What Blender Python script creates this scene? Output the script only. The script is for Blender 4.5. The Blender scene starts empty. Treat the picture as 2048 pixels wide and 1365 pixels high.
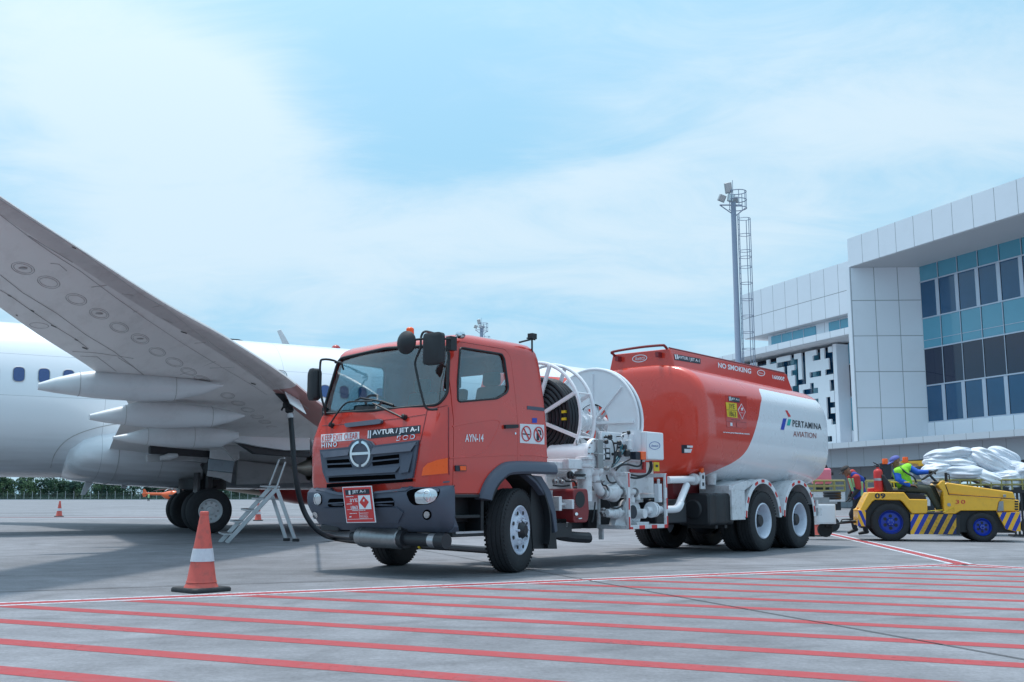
import bpy, bmesh, math, random
from mathutils import Vector, Matrix, noise
import numpy as np
random.seed(7)
R=math.radians; PI=math.pi
S=bpy.context.scene; COL=S.collection
# ---------------------------------------------------------------- camera, sky, sun, exposure
FPX=2060.0; CAMH=0.89; PITCH=math.atan(312.5/FPX)
cd=bpy.data.cameras.new('camera'); cam=bpy.data.objects.new('camera',cd); COL.objects.link(cam)
cd.sensor_width=36; cd.lens=36*FPX/2048; cd.clip_end=5000; cd.clip_start=0.1
cam.location=(0,0,CAMH); cam.rotation_euler=(PI/2+PITCH,0,0); S.camera=cam
S.view_settings.view_transform='Standard'; S.view_settings.look='None'
S.view_settings.exposure=0.46; S.view_settings.gamma=1
SUNV=Vector((-.16,.20,1)).normalized(); SUN_EL=math.asin(SUNV.z); SUN_AZ=math.atan2(SUNV.x,SUNV.y)
sl=bpy.data.lights.new('sun','SUN'); sl.energy=1.8; sl.angle=R(5); sl.color=(1,.95,.88)
so=bpy.data.objects.new('sun',sl); COL.objects.link(so); so.rotation_euler=(-SUNV).to_track_quat('-Z','Y').to_euler()
W=bpy.data.worlds.new('World'); S.world=W; W.use_nodes=True
wt=W.node_tree; wt.nodes.clear()
def N(t,ty,**k):
    n=t.nodes.new(ty)
    for a,b in k.items(): setattr(n,a,b)
    return n
def mathn(t,op,a,b=None,c=None,clamp=False):
    n=N(t,'ShaderNodeMath',operation=op); n.use_clamp=clamp
    for i,x in enumerate((a,b,c)):
        if x is None: continue
        if isinstance(x,(int,float)): n.inputs[i].default_value=x
        else: t.links.new(x,n.inputs[i])
    return n.outputs[0]
def world():
    t=wt; L=t.links.new
    out=N(t,'ShaderNodeOutputWorld'); bg=N(t,'ShaderNodeBackground'); L(bg.outputs[0],out.inputs[0])
    sky=N(t,'ShaderNodeTexSky',sky_type='NISHITA'); sky.sun_disc=False; sky.sun_elevation=SUN_EL; sky.sun_rotation=SUN_AZ
    sky.dust_density=0.6; sky.ozone_density=1.0; sky.air_density=1.0
    tc=N(t,'ShaderNodeTexCoord'); sp=N(t,'ShaderNodeSeparateXYZ'); L(tc.outputs['Generated'],sp.inputs[0])
    X,Y,Z=sp.outputs
    # clouds live on a layer overhead: project the direction on a horizontal sheet
    zz=mathn(t,'MAXIMUM',mathn(t,'ADD',Z,0.22),0.03)
    cx=mathn(t,'DIVIDE',X,zz); cy=mathn(t,'DIVIDE',Y,zz)
    cb=N(t,'ShaderNodeCombineXYZ'); L(cx,cb.inputs[0]); L(cy,cb.inputs[1])
    def noi(sc,det,rough,off,dist=0.0,stretch=(1,1,1),rot=0):
        mp=N(t,'ShaderNodeMapping'); L(cb.outputs[0],mp.inputs[0]); mp.inputs['Location'].default_value=off; mp.inputs['Scale'].default_value=stretch; mp.inputs['Rotation'].default_value=(0,0,rot)
        n=N(t,'ShaderNodeTexNoise'); L(mp.outputs[0],n.inputs['Vector']); n.inputs['Scale'].default_value=sc; n.inputs['Detail'].default_value=det; n.inputs['Roughness'].default_value=rough; n.inputs['Distortion'].default_value=dist
        return n.outputs[0]
    n1=noi(1.3,5,.5,(2.2,0.4,0),.5,(.8,1.4,1),R(-25)); n2=noi(3.6,10,.68,(1,3,0),.9,(.7,1.3,1),R(-35))
    m=mathn(t,'ADD',mathn(t,'MULTIPLY',n1,.58),mathn(t,'MULTIPLY',n2,.42))
    # broad banks: direction masks (azimuth tangent X/Y, height tangent Z/Y)
    yy=mathn(t,'MAXIMUM',Y,.05); ax=mathn(t,'DIVIDE',X,yy); az=mathn(t,'DIVIDE',Z,yy)
    def lobe(cx_,cz_,wx,wz,amp,tilt=0):
        a=mathn(t,'SUBTRACT',ax,cx_); b=mathn(t,'SUBTRACT',az,cz_)
        a2=mathn(t,'ADD',a,mathn(t,'MULTIPLY',b,tilt)); b2=mathn(t,'SUBTRACT',b,mathn(t,'MULTIPLY',a,tilt))
        q=mathn(t,'ADD',mathn(t,'POWER',mathn(t,'ABSOLUTE',mathn(t,'DIVIDE',a2,wx)),2),mathn(t,'POWER',mathn(t,'ABSOLUTE',mathn(t,'DIVIDE',b2,wz)),2))
        return mathn(t,'MULTIPLY',mathn(t,'EXPONENT',mathn(t,'MULTIPLY',q,-1)),amp)
    for l in LOBES: m=mathn(t,'ADD',m,lobe(*l))
    rp=N(t,'ShaderNodeValToRGB'); L(m,rp.inputs[0]); e=rp.color_ramp
    e.elements[0].position=.37; e.elements[0].color=(0,0,0,1); e.elements[1].position=.76; e.elements[1].color=(1,1,1,1); e.interpolation='EASE'
    up=mathn(t,'GREATER_THAN',Z,-.02)
    msk=mathn(t,'MULTIPLY',rp.outputs[0],CLOUDMAX)
    tint=N(t,'ShaderNodeMix',data_type='RGBA',blend_type='MULTIPLY'); tint.inputs[0].default_value=1
    L(sky.outputs[0],tint.inputs[6]); tint.inputs[7].default_value=SKYTINT
    base=N(t,'ShaderNodeMix',data_type='RGBA',blend_type='MIX'); base.inputs[0].default_value=SKYMIX
    L(tint.outputs[2],base.inputs[6]); base.inputs[7].default_value=SKYVEIL
    mx=N(t,'ShaderNodeMix',data_type='RGBA'); L(msk,mx.inputs[0]); L(base.outputs[2],mx.inputs[6]); mx.inputs[7].default_value=CLOUDC
    # hazy brightening of the sky round the sun
    sv=N(t,'ShaderNodeVectorMath',operation='DOT_PRODUCT'); L(tc.outputs['Generated'],sv.inputs[0]); sv.inputs[1].default_value=SUNV
    au=mathn(t,'MULTIPLY',mathn(t,'POWER',mathn(t,'MAXIMUM',sv.outputs['Value'],0),5),1.0)
    ad=N(t,'ShaderNodeMix',data_type='RGBA',blend_type='ADD'); L(au,ad.inputs[0]); L(mx.outputs[2],ad.inputs[6]); ad.inputs[7].default_value=AUREOLE
    L(ad.outputs[2],bg.inputs[0]); bg.inputs[1].default_value=.1
SKYTINT=(1,1.1,1.0,1); SKYVEIL=(2.55,4.95,6.75,1); SKYMIX=.93; CLOUDC=(4.95,6.2,7.1,1); CLOUDMAX=.92; AUREOLE=(10,10.4,11.4,1)
LOBES=[(-.43,.43,.17,.11,.30,-.35),(-.29,.385,.13,.055,.22,-.5),(-.12,.44,.12,.10,-.16,.2),(-.04,.35,.10,.05,-.10,.2),(-.24,.255,.32,.085,.24,.0),(.42,.40,.24,.13,.14,.2),(.09,.318,.14,.022,.14,.22),(.18,.22,.18,.07,.08,0),(-.48,.27,.10,.035,-.14,0),(.2,.46,.14,.06,.06,.3)]
world()
# ---------------------------------------------------------------- helpers: pixel rays of the survey
CO=np.array([0,0,CAMH])
def ray(px,py):
    cx=(px-1024)/FPX; cy=(682.5-py)/FPX
    return np.array([cx,math.cos(PITCH)-math.sin(PITCH)*cy,math.sin(PITCH)+math.cos(PITCH)*cy])
def G(px,py,z=0.0):
    d=ray(px,py); return CO+d*(z-CAMH)/d[2]
def DP(px,py,D):
    d=ray(px,py); return CO+d*D/d[1]
class Frame:
    """survey frame: origin on the ground, x axis at angle a; local x,y,z"""
    def __init__(s,o,a):
        s.o=np.array([o[0],o[1],0.0]); s.a=a; s.A=np.array([math.cos(a),math.sin(a),0]); s.B=np.array([-math.sin(a),math.cos(a),0])
    def loc(s,p): v=np.array(p)-s.o; return Vector((float(v@s.A),float(v@s.B),float(v[2])))
    def hit(s,px,py,x=None,y=None,z=None):
        d=ray(px,py); c=CO-s.o
        if x is not None: t=(x-c@s.A)/(d@s.A)
        elif y is not None: t=(y-c@s.B)/(d@s.B)
        else: t=(z-c[2])/d[2]
        return s.loc(CO+t*d)
    def w(s,x,y,z): return Vector(s.o+x*s.A+y*s.B+np.array([0,0,z]))
_to=G(1030,1147)
TF=Frame(_to,R(50))
# ---------------------------------------------------------------- mesh builder
def rootof(o):
    while o.parent: o=o.parent
    return o
def tag(o,label=None,cat=None,group=None,kind=None):
    if label: o['label']=label
    if cat: o['category']=cat
    if group: o['group']=group
    if kind: o['kind']=kind
    return o
def empty(name,loc,rz=0,label=None,cat=None,group=None):
    o=bpy.data.objects.new(name,None); COL.objects.link(o); o.location=loc; o.rotation_euler=(0,0,rz); o.empty_display_size=.2
    return tag(o,label,cat,group)
def link_mesh(name,me,parent=None,loc=None):
    o=bpy.data.objects.new(name,me); COL.objects.link(o)
    if parent: o.parent=parent
    if loc is not None: o.location=loc
    return o
class MB:
    def __init__(s): s.v=[]; s.f=[]; s.m=[]
    def add(s,vs,fs,mi=0):
        b=len(s.v); s.v+=[tuple(map(float,v)) for v in vs]; s.f+=[[b+i for i in f] for f in fs]; s.m+=[mi]*len(fs); return s
    def box(s,x0,x1,y0,y1,z0,z1,mi=0,rot=None):
        vs=[Vector((x,y,z)) for z in(z0,z1) for y in(y0,y1) for x in(x0,x1)]
        if rot:
            c=Vector(((x0+x1)/2,(y0+y1)/2,(z0+z1)/2)); vs=[c+rot@(v-c) for v in vs]
        return s.add(vs,[(0,2,3,1),(4,5,7,6),(0,1,5,4),(2,6,7,3),(0,4,6,2),(1,3,7,5)],mi)
    def loft(s,rings,mi=0,cap=True,closed=True,mfun=None):
        n=len(rings[0]); b=len(s.v)
        for r in rings: s.v+=[tuple(map(float,p)) for p in r]
        for i in range(len(rings)-1):
            for j in range(n if closed else n-1):
                a=b+i*n+j; c=b+i*n+(j+1)%n
                s.f.append([a,c,c+n,a+n]); s.m.append(mfun(i,j) if mfun else mi)
        if cap and closed:
            s.f.append([b+j for j in range(n)][::-1]); s.m.append(mi); s.f.append([b+(len(rings)-1)*n+j for j in range(n)]); s.m.append(mi)
        return s
    def tube(s,pts,r,n=10,mi=0,cap=True,closed=False):
        P=[Vector(p) for p in pts]; k=len(P); rr=r if isinstance(r,(list,tuple)) else [r]*k
        rings=[]; up=None
        for i in range(k):
            if closed: d=(P[(i+1)%k]-P[i-1])
            else: d=(P[min(i+1,k-1)]-P[max(i-1,0)])
            d=d.normalized() if d.length>1e-9 else Vector((0,0,1))
            if up is None:
                up=Vector((0,0,1)) if abs(d.z)<.9 else Vector((1,0,0))
            up=(up-d*up.dot(d)).normalized(); q=d.cross(up)
            rings.append([P[i]+(up*math.cos(a)+q*math.sin(a))*rr[i] for a in [2*PI*j/n for j in range(n)]])
        if closed: rings.append(rings[0])
        return s.loft(rings,mi,cap and not closed)
    def rod(s,p0,p1,r0,r1=None,n=12,mi=0): return s.tube([p0,p1],[r0,r1 if r1 is not None else r0],n,mi)
    def lathe(s,o,ax,prof,n=32,mi=0,cap=True,mfun=None):
        o=Vector(o); ax=Vector(ax).normalized(); u=ax.orthogonal().normalized() if abs(ax.z)>.9 else Vector((0,0,1)); u=(u-ax*u.dot(ax)).normalized(); q=ax.cross(u)
        rings=[[o+ax*t+(u*math.cos(a)+q*math.sin(a))*r for a in [2*PI*j/n for j in range(n)]] for t,r in prof]
        return s.loft(rings,mi,cap,True,mfun)
    def ball(s,c,r,n=12,mi=0,sc=(1,1,1)):
        c=Vector(c); rings=[]
        for i in range(n//2+1):
            a=-PI/2+PI*max(.02,min(.98,i/(n//2)))
            rings.append([c+Vector((math.cos(a)*math.cos(t)*r*sc[0],math.cos(a)*math.sin(t)*r*sc[1],math.sin(a)*r*sc[2])) for t in [2*PI*j/n for j in range(n)]])
        return s.loft(rings,mi)
    def prism(s,poly,d,mi=0):
        P=[Vector(p) for p in poly]; d=Vector(d); n=len(P)
        s.add(P+[p+d for p in P],[list(range(n))[::-1],[n+i for i in range(n)]]+[[i,(i+1)%n,n+(i+1)%n,n+i] for i in range(n)],mi); return s
    def mesh(s,name,mats,smooth=35,clean=True):
        me=bpy.data.meshes.new(name); me.from_pydata(s.v,[],s.f)
        if not isinstance(mats,(list,tuple)): mats=[mats]
        for m in mats: me.materials.append(m)
        me.polygons.foreach_set('material_index',s.m); 
        if clean:
            bm=bmesh.new(); bm.from_mesh(me); bmesh.ops.recalc_face_normals(bm,faces=bm.faces); bm.to_mesh(me); bm.free()
        if smooth:
            me.polygons.foreach_set('use_smooth',[True]*len(me.polygons)); me.set_sharp_from_angle(angle=R(smooth))
        me.update(); return me
    def build(s,name,mats,parent=None,bevel=0,smooth=35,world=False,loc=None,clean=True):
        if world and parent:
            r=rootof(parent); M_=(Matrix.Translation(r.location)@Matrix.Rotation(r.rotation_euler.z,4,'Z')).inverted()
            s.v=[tuple(M_@Vector(v)) for v in s.v]
        if loc is not None: s.v=[(v[0]-loc[0],v[1]-loc[1],v[2]-loc[2]) for v in s.v]
        o=link_mesh(name,s.mesh(name,mats,smooth,clean),parent,loc)
        if bevel:
            b=o.modifiers.new('bevel','BEVEL'); b.width=bevel; b.segments=2; b.limit_method='ANGLE'; b.angle_limit=R(40); b.harden_normals=False
        return o
def evalmesh(o,remove=True):
    dg=bpy.context.evaluated_depsgraph_get(); dg.update(); me=bpy.data.meshes.new_from_object(o.evaluated_get(dg)); 
    if remove: bpy.data.objects.remove(o)
    return me
def boolean(ma,mb,op):
    a=link_mesh('bool_a',ma); b=link_mesh('bool_b',mb); m=a.modifiers.new('b','BOOLEAN'); m.object=b; m.operation=op; m.solver='EXACT'
    me=evalmesh(a); bpy.data.objects.remove(b); return me
def finish(me,mats,smooth=30):
    me.materials.clear()
    for m in (mats if isinstance(mats,(list,tuple)) else [mats]): me.materials.append(m)
    me.polygons.foreach_set('use_smooth',[True]*len(me.polygons)); me.set_sharp_from_angle(angle=R(smooth)); return me
def blob(name,caps,mats,voxel,smooth=3,balls=()):
    mb=MB()
    for p0,p1,r0,r1 in caps:
        mb.rod(p0,p1,r0,r1,12); mb.ball(p0,r0*.995,12); mb.ball(p1,r1*.995,12)
    for c,r,sc in balls: mb.ball(c,r,14,0,sc)
    o=link_mesh(name,mb.mesh(name,mats,0)); m=o.modifiers.new('r','REMESH'); m.mode='VOXEL'; m.voxel_size=voxel
    sm=o.modifiers.new('s','SMOOTH'); sm.iterations=smooth; sm.factor=.5
    return finish(evalmesh(o),mats,80)
_tc={}
def textmesh(st,bold=0.0,space=1.0):
    k=(st,bold,space)
    if k in _tc: return _tc[k]
    c=bpy.data.curves.new('t','FONT'); c.body=st; c.offset=bold; c.resolution_u=3; c.space_character=space
    o=bpy.data.objects.new('t',c); COL.objects.link(o); me=evalmesh(o)
    bm=bmesh.new(); bm.from_mesh(me); bmesh.ops.triangulate(bm,faces=bm.faces); xs=[v.co.x for v in bm.verts]; ys=[v.co.y for v in bm.verts]
    x0,x1,y0,y1=min(xs),max(xs),min(ys),max(ys)
    for i in range(1,12):
        bmesh.ops.bisect_plane(bm,geom=bm.verts[:]+bm.edges[:]+bm.faces[:],plane_co=(x0+(x1-x0)*i/12,0,0),plane_no=(1,0,0))
    vs=[((v.co.x-x0)/(x1-x0),(v.co.y-y0)/(y1-y0)) for v in bm.verts]; bm.verts.index_update(); fs=[[v.index for v in f.verts] for f in bm.faces]; bm.free(); bpy.data.meshes.remove(me)
    _tc[k]=(vs,fs); return _tc[k]
def bil(q,u,v):   # q = TL,TR,BR,BL pixels, v up
    t=[q[0][i]*(1-u)+q[1][i]*u for i in(0,1)]; b=[q[3][i]*(1-u)+q[2][i]*u for i in(0,1)]
    return (b[0]*(1-v)+t[0]*v,b[1]*(1-v)+t[1]*v)
def text_on(mb,st,q,surf,mi=0,bold=0.0,space=1.0):
    vs,fs=textmesh(st,bold,space); mb.add([surf(*bil(q,u,v)) for u,v in vs],fs,mi)
def gridpoly(poly,step):
    bm=bmesh.new(); vs=[bm.verts.new((p[0],p[1],0)) for p in poly]; bm.faces.new(vs)
    xs=[p[0] for p in poly]; ys=[p[1] for p in poly]
    for ax,a,b in((0,min(xs),max(xs)),(1,min(ys),max(ys))):
        k=int((b-a)/step)
        for i in range(1,k+1):
            c=[0,0,0]; c[ax]=a+(b-a)*i/(k+1); n=[0,0,0]; n[ax]=1
            bmesh.ops.bisect_plane(bm,geom=bm.verts[:]+bm.edges[:]+bm.faces[:],plane_co=c,plane_no=n)
    bm.verts.index_update(); V=[(v.co.x,v.co.y) for v in bm.verts]; F=[[v.index for v in f.verts] for f in bm.faces]
    E=[]
    for e in bm.edges:
        if len(e.link_faces)==1: E.append([v.index for v in e.verts])
    bm.free(); return V,F,E
def rpoly(pts,r,n=5):   # round the corners of a polygon
    out=[]; k=len(pts)
    for i in range(k):
        p=Vector(pts[i]).to_2d(); a=Vector(pts[i-1]).to_2d()-p; b=Vector(pts[(i+1)%k]).to_2d()-p
        ra=min(r,a.length*.45,b.length*.45); a=p+a.normalized()*ra; b=p+b.normalized()*ra
        for j in range(n+1):
            t=j/n; out.append(tuple((a*(1-t)**2+p*2*t*(1-t)+b*t*t)))
    return out
def patch(mb,poly,surf,off=.004,thick=0,step=14,mi=0):
    """sheet (or slab) following surf(px,py,off)"""
    V,F,E=gridpoly(poly,step); a=[surf(x,y,off) for x,y in V]
    mb.add(a,F,mi)
    if thick:
        b=[surf(x,y,off-thick) for x,y in V]; n=len(V); mb.add(a+b,[[e[0],e[1],n+e[1],n+e[0]] for e in E],mi)
def ellpx(cx,cy,rx,ry,n=24,rot=0): return [(cx+rx*math.cos(t)*math.cos(rot)-ry*math.sin(t)*math.sin(rot),cy+rx*math.cos(t)*math.sin(rot)+ry*math.sin(t)*math.cos(rot)) for t in [2*PI*i/n for i in range(n)]]
def ringpatch(mb,outer,inner,surf,off=.005,mi=0):
    n=len(outer); a=[surf(*p,off) for p in outer]+[surf(*p,off) for p in inner]
    mb.add(a,[[i,(i+1)%n,n+(i+1)%n,n+i] for i in range(n)],mi)
def smoothpath(pts,k=6):
    P=[Vector(p) for p in pts]; out=[]
    for i in range(len(P)-1):
        p0=P[max(i-1,0)];p1=P[i];p2=P[i+1];p3=P[min(i+2,len(P)-1)]
        for j in range(k):
            t=j/k; out.append(.5*((2*p1)+(-p0+p2)*t+(2*p0-5*p1+4*p2-p3)*t*t+(-p0+3*p1-3*p2+p3)*t**3))
    return out+[P[-1]]
# ---------------------------------------------------------------- materials
def mat(name,c,rough=.5,metal=0,var=.10,scale=4,bump=0,bscale=40,coat=0,spec=.5,dirt=0,dirtc=(.12,.1,.09),stretch=(1,1,1)):
    m=bpy.data.materials.new(name); m.use_nodes=True; t=m.node_tree; L=t.links.new; b=t.nodes['Principled BSDF']
    b.inputs['Roughness'].default_value=rough; b.inputs['Metallic'].default_value=metal; b.inputs['Specular IOR Level'].default_value=spec
    b.inputs['Coat Weight'].default_value=coat; b.inputs['Coat Roughness'].default_value=.06
    tc=N(t,'ShaderNodeTexCoord'); mp=N(t,'ShaderNodeMapping'); L(tc.outputs['Object'],mp.inputs[0]); mp.inputs['Scale'].default_value=stretch
    n=N(t,'ShaderNodeTexNoise'); L(mp.outputs[0],n.inputs['Vector']); n.inputs['Scale'].default_value=scale; n.inputs['Detail'].default_value=6; n.inputs['Roughness'].default_value=.6
    mx=N(t,'ShaderNodeMix',data_type='RGBA'); L(n.outputs[0],mx.inputs[0])
    mx.inputs[6].default_value=(*[x*(1-var) for x in c],1); mx.inputs[7].default_value=(*[min(1,x*(1+var)) for x in c],1)
    last=mx.outputs[2]
    if dirt:
        n2=N(t,'ShaderNodeTexNoise'); L(mp.outputs[0],n2.inputs['Vector']); n2.inputs['Scale'].default_value=scale*2.3; n2.inputs['Detail'].default_value=8; n2.inputs['Roughness'].default_value=.7
        rp=N(t,'ShaderNodeMapRange'); L(n2.outputs[0],rp.inputs[0]); rp.inputs[1].default_value=.5; rp.inputs[2].default_value=.75; rp.inputs[4].default_value=dirt
        m2=N(t,'ShaderNodeMix',data_type='RGBA'); L(rp.outputs[0],m2.inputs[0]); L(last,m2.inputs[6]); m2.inputs[7].default_value=(*dirtc,1); last=m2.outputs[2]
    L(last,b.inputs['Base Color'])
    rr=N(t,'ShaderNodeMapRange'); L(n.outputs[0],rr.inputs[0]); rr.inputs[3].default_value=max(0,rough-.08); rr.inputs[4].default_value=min(1,rough+.08); L(rr.outputs[0],b.inputs['Roughness'])
    if bump:
        nb=N(t,'ShaderNodeTexNoise'); L(tc.outputs['Object'],nb.inputs['Vector']); nb.inputs['Scale'].default_value=bscale; nb.inputs['Detail'].default_value=4
        bp_=N(t,'ShaderNodeBump'); bp_.inputs['Strength'].default_value=bump; bp_.inputs['Distance'].default_value=.01; L(nb.outputs[0],bp_.inputs['Height']); L(bp_.outputs[0],b.inputs['Normal'])
    return m
def add_lines(m,specs,col=(.2,.2,.22)):
    """darken along joints: specs = (axis, pitch, offset, width[,lo,hi])"""
    t=m.node_tree; L=t.links.new; b=t.nodes['Principled BSDF']; src=b.inputs['Base Color'].links[0].from_socket
    tc=N(t,'ShaderNodeTexCoord'); sp=N(t,'ShaderNodeSeparateXYZ'); L(tc.outputs['Object'],sp.inputs[0]); tot=None
    for (ax,pitch,off,wd) in specs:
        fr=mathn(t,'FRACT',mathn(t,'DIVIDE',mathn(t,'SUBTRACT',sp.outputs[ax],off),pitch)); q=mathn(t,'LESS_THAN',fr,wd/pitch)
        tot=q if tot is None else mathn(t,'MAXIMUM',tot,q)
    mx=N(t,'ShaderNodeMix',data_type='RGBA'); L(tot,mx.inputs[0]); L(src,mx.inputs[6]); mx.inputs[7].default_value=(*col,1); L(mx.outputs[2],b.inputs['Base Color'])
    return m
def glass(name,tint,refl=.9,rough=0.01,base=.06):
    m=bpy.data.materials.new(name); m.use_nodes=True; t=m.node_tree; L=t.links.new; t.nodes.clear()
    o=N(t,'ShaderNodeOutputMaterial'); mx=N(t,'ShaderNodeMixShader'); tr=N(t,'ShaderNodeBsdfTransparent'); gl=N(t,'ShaderNodeBsdfGlossy')
    tr.inputs[0].default_value=(*tint,1); gl.inputs['Roughness'].default_value=rough; gl.inputs[0].default_value=(refl,refl,refl,1)
    lw=N(t,'ShaderNodeLayerWeight'); lw.inputs[0].default_value=.5
    f2=mathn(t,'ADD',mathn(t,'MULTIPLY',mathn(t,'POWER',lw.outputs[1],4.0),.8),base,clamp=True)
    L(f2,mx.inputs[0]); L(tr.outputs[0],mx.inputs[1]); L(gl.outputs[0],mx.inputs[2]); L(mx.outputs[0],o.inputs[0]); return m
M={}
M['cabred']=mat('cab_red_paint',(.58,.038,.022),.26,0,.12,1.8,coat=.7,dirt=.22,dirtc=(.28,.05,.035))
M['tankred']=mat('tank_red_paint',(.62,.042,.022),.30,0,.06,1.2,coat=.7,dirt=.08,dirtc=(.3,.05,.03))
M['dkred']=mat('dark_red_paint',(.22,.02,.025),.4,0,.12,5,dirt=.3)
M['white']=mat('white_paint',(.70,.71,.74),.4,0,.08,5,dirt=.65,dirtc=(.27,.25,.23),coat=.2)
M['whiteclean']=mat('clean_white_paint',(.78,.80,.84),.32,0,.03,3,coat=.3)
M['reelwhite']=mat('reel_white_paint',(.78,.80,.84),.35,0,.03,3,dirt=.08,dirtc=(.4,.4,.4))
M['plastic']=mat('blue_grey_plastic',(.075,.092,.128),.55,0,.12,6,bump=.15,bscale=200,dirt=.15,dirtc=(.13,.13,.14))
M['black']=mat('black_plastic',(.014,.016,.02),.5,0,.2,8)
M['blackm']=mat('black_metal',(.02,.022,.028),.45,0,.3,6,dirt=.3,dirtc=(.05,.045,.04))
M['tyre']=mat('tyre_rubber',(.022,.023,.027),.8,0,.25,9,bump=.3,bscale=60,dirt=.45,dirtc=(.05,.049,.05))
M['hose']=mat('hose_rubber',(.012,.014,.02),.42,0,.2,10)
M['rimw']=mat('rim_white_paint',(.66,.70,.80),.4,0,.08,5,dirt=.4,dirtc=(.25,.27,.32))
M['chrome']=mat('chrome',(.75,.77,.8),.12,1,.03,5)
M['steel']=mat('dull_steel',(.34,.34,.35),.38,.9,.2,7,dirt=.4,dirtc=(.12,.11,.11))
M['alu']=mat('aluminium',(.50,.50,.52),.36,.85,.1,7,dirt=.3,dirtc=(.2,.2,.2))
M['signw']=mat('sign_white',(.74,.76,.80),.5,0,.04,8)
M['signk']=mat('sign_dark',(.016,.022,.035),.45,0,.1,8)
M['signr']=mat('sign_red',(.60,.03,.03),.45,0,.05,8)
M['signy']=mat('sign_yellow',(.72,.52,.02),.5,0,.05,8)
M['orange']=mat('amber_lens',(1.0,.13,.02),.3,0,.12,30,coat=.2,spec=.3)
M['cone']=mat('cone_orange',(.64,.115,.09),.65,0,.2,5,dirt=.75,dirtc=(.30,.10,.085))
M['conewhite']=mat('cone_sleeve',(.60,.62,.67),.5,0,.12,20,dirt=.3,dirtc=(.35,.36,.4))
M['yellow']=mat('tug_yellow_paint',(.90,.46,.022),.4,0,.08,4,coat=.4,dirt=.35,dirtc=(.52,.27,.04))
M['blue']=mat('tug_blue_paint',(.004,.035,.38),.4,0,.1,6,coat=.3,dirt=.3,dirtc=(.02,.03,.12))
M['lens']=mat('lamp_lens',(.62,.64,.66),.1,.6,.15,20,coat=1)
M['gwin']=glass('cab_glass',(.64,.77,.81),.95,.01,.105)
M['void']=mat('opening_shade',(.004,.004,.005),1,0,.1,5,spec=0)  # flat black painted where an opening would lie in shade
M['seat']=mat('seat_fabric',(.03,.03,.035),.8)
M['dash']=mat('dashboard_plastic',(.06,.065,.07),.7)
# ---------------------------------------------------------------- setting: apron and markings
def ground_mat():
    m=mat('apron_concrete',(.215,.222,.245),.85,0,.13,.35,dirt=0); t=m.node_tree; L=t.links.new; b=t.nodes['Principled BSDF']
    src=b.inputs['Base Color'].links[0].from_socket; tc=N(t,'ShaderNodeTexCoord')
    def nz(sc,det,ro,st=(1,1,1),rot=0,dist=0):
        mp=N(t,'ShaderNodeMapping'); L(tc.outputs['Object'],mp.inputs[0]); mp.inputs['Scale'].default_value=st; mp.inputs['Rotation'].default_value=(0,0,rot)
        n=N(t,'ShaderNodeTexNoise'); L(mp.outputs[0],n.inputs['Vector']); n.inputs['Scale'].default_value=sc; n.inputs['Detail'].default_value=det; n.inputs['Roughness'].default_value=ro; n.inputs['Distortion'].default_value=dist; return n.outputs[0]
    def mul(src,fac,lo,hi,a=.35,b_=.65):
        r=N(t,'ShaderNodeMapRange'); L(fac,r.inputs[0]); r.inputs[1].default_value=a; r.inputs[2].default_value=b_; r.inputs[3].default_value=lo; r.inputs[4].default_value=hi
        x=N(t,'ShaderNodeMix',data_type='RGBA',blend_type='MULTIPLY'); x.inputs[0].default_value=1; L(src,x.inputs[6]); L(r.outputs[0],x.inputs[7]); return x.outputs[2]
    c=mul(src,nz(2.2,8,.7),.82,1.12)
    c=mul(c,nz(.13,5,.6,(1,1,1),.4),.80,1.14)
    c=mul(c,nz(.7,6,.65,(1,1,1),.9,.8),.88,1.10)
    c=mul(c,nz(30,6,.8,(1,1,1),0),.80,1.18)
    c=mul(c,nz(5,8,.8,(.25,2.2,1),R(-28),.6),.93,1.07)
    # fine brushed ridges
    c=mul(c,nz(120,3,.7,(.3,1,1),R(10)),.93,1.06)
    # sparse dark spots and stains
    c=mul(c,nz(1.1,3,.5,(1,1,1),1.2,1.0),1.0,.78,.62,.76)
    c=mul(c,nz(.5,6,.65,(.18,2.6,1),R(-63),.3),1.0,.86,.56,.66)
    c=mul(c,nz(9,9,.85),1.0,.62,.66,.74)
    c=mul(c,nz(14,9,.85,(1,1,1),.9),1.0,1.22,.64,.74)
    sp=N(t,'ShaderNodeSeparateXYZ'); L(tc.outputs['Object'],sp.inputs[0]); wob=nz(.25,2,.5); brk=nz(3,5,.7,(.3,1.5,1))
    tot=None
    for ang,cc,w_ in((52,9.4,.13),(52,11.25,.13),(60,5.1,.10),(60,6.9,.10),(75,16.5,.2),(75,18.4,.2),(20,7.3,.09)):
        q=mathn(t,'ADD',mathn(t,'MULTIPLY',sp.outputs[0],-math.sin(R(ang-90+62))),mathn(t,'MULTIPLY',sp.outputs[1],math.cos(R(ang-90+62)))); q=mathn(t,'ABSOLUTE',mathn(t,'SUBTRACT',mathn(t,'ADD',q,mathn(t,'MULTIPLY',wob,.8)),cc+.4))
        q=mathn(t,'SUBTRACT',1,mathn(t,'DIVIDE',q,w_),clamp=True); tot=q if tot is None else mathn(t,'MAXIMUM',tot,q)
    c=mul(c,mathn(t,'MULTIPLY',mathn(t,'POWER',tot,.6),brk),1.0,.80,.1,.6)
    L(c,b.inputs['Base Color'])
    bn=N(t,'ShaderNodeBump'); bn.inputs['Strength'].default_value=.5; bn.inputs['Distance'].default_value=.006; L(nz(45,8,.8),bn.inputs['Height']); L(bn.outputs[0],b.inputs['Normal'])
    return m
M['ground']=ground_mat()
g=MB(); g.add([(-900,-60,0),(900,-60,0),(900,1500,0),(-900,1500,0)],[(0,1,2,3)]); tag(g.build('apron_ground',M['ground'],smooth=0),kind='structure')
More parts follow.
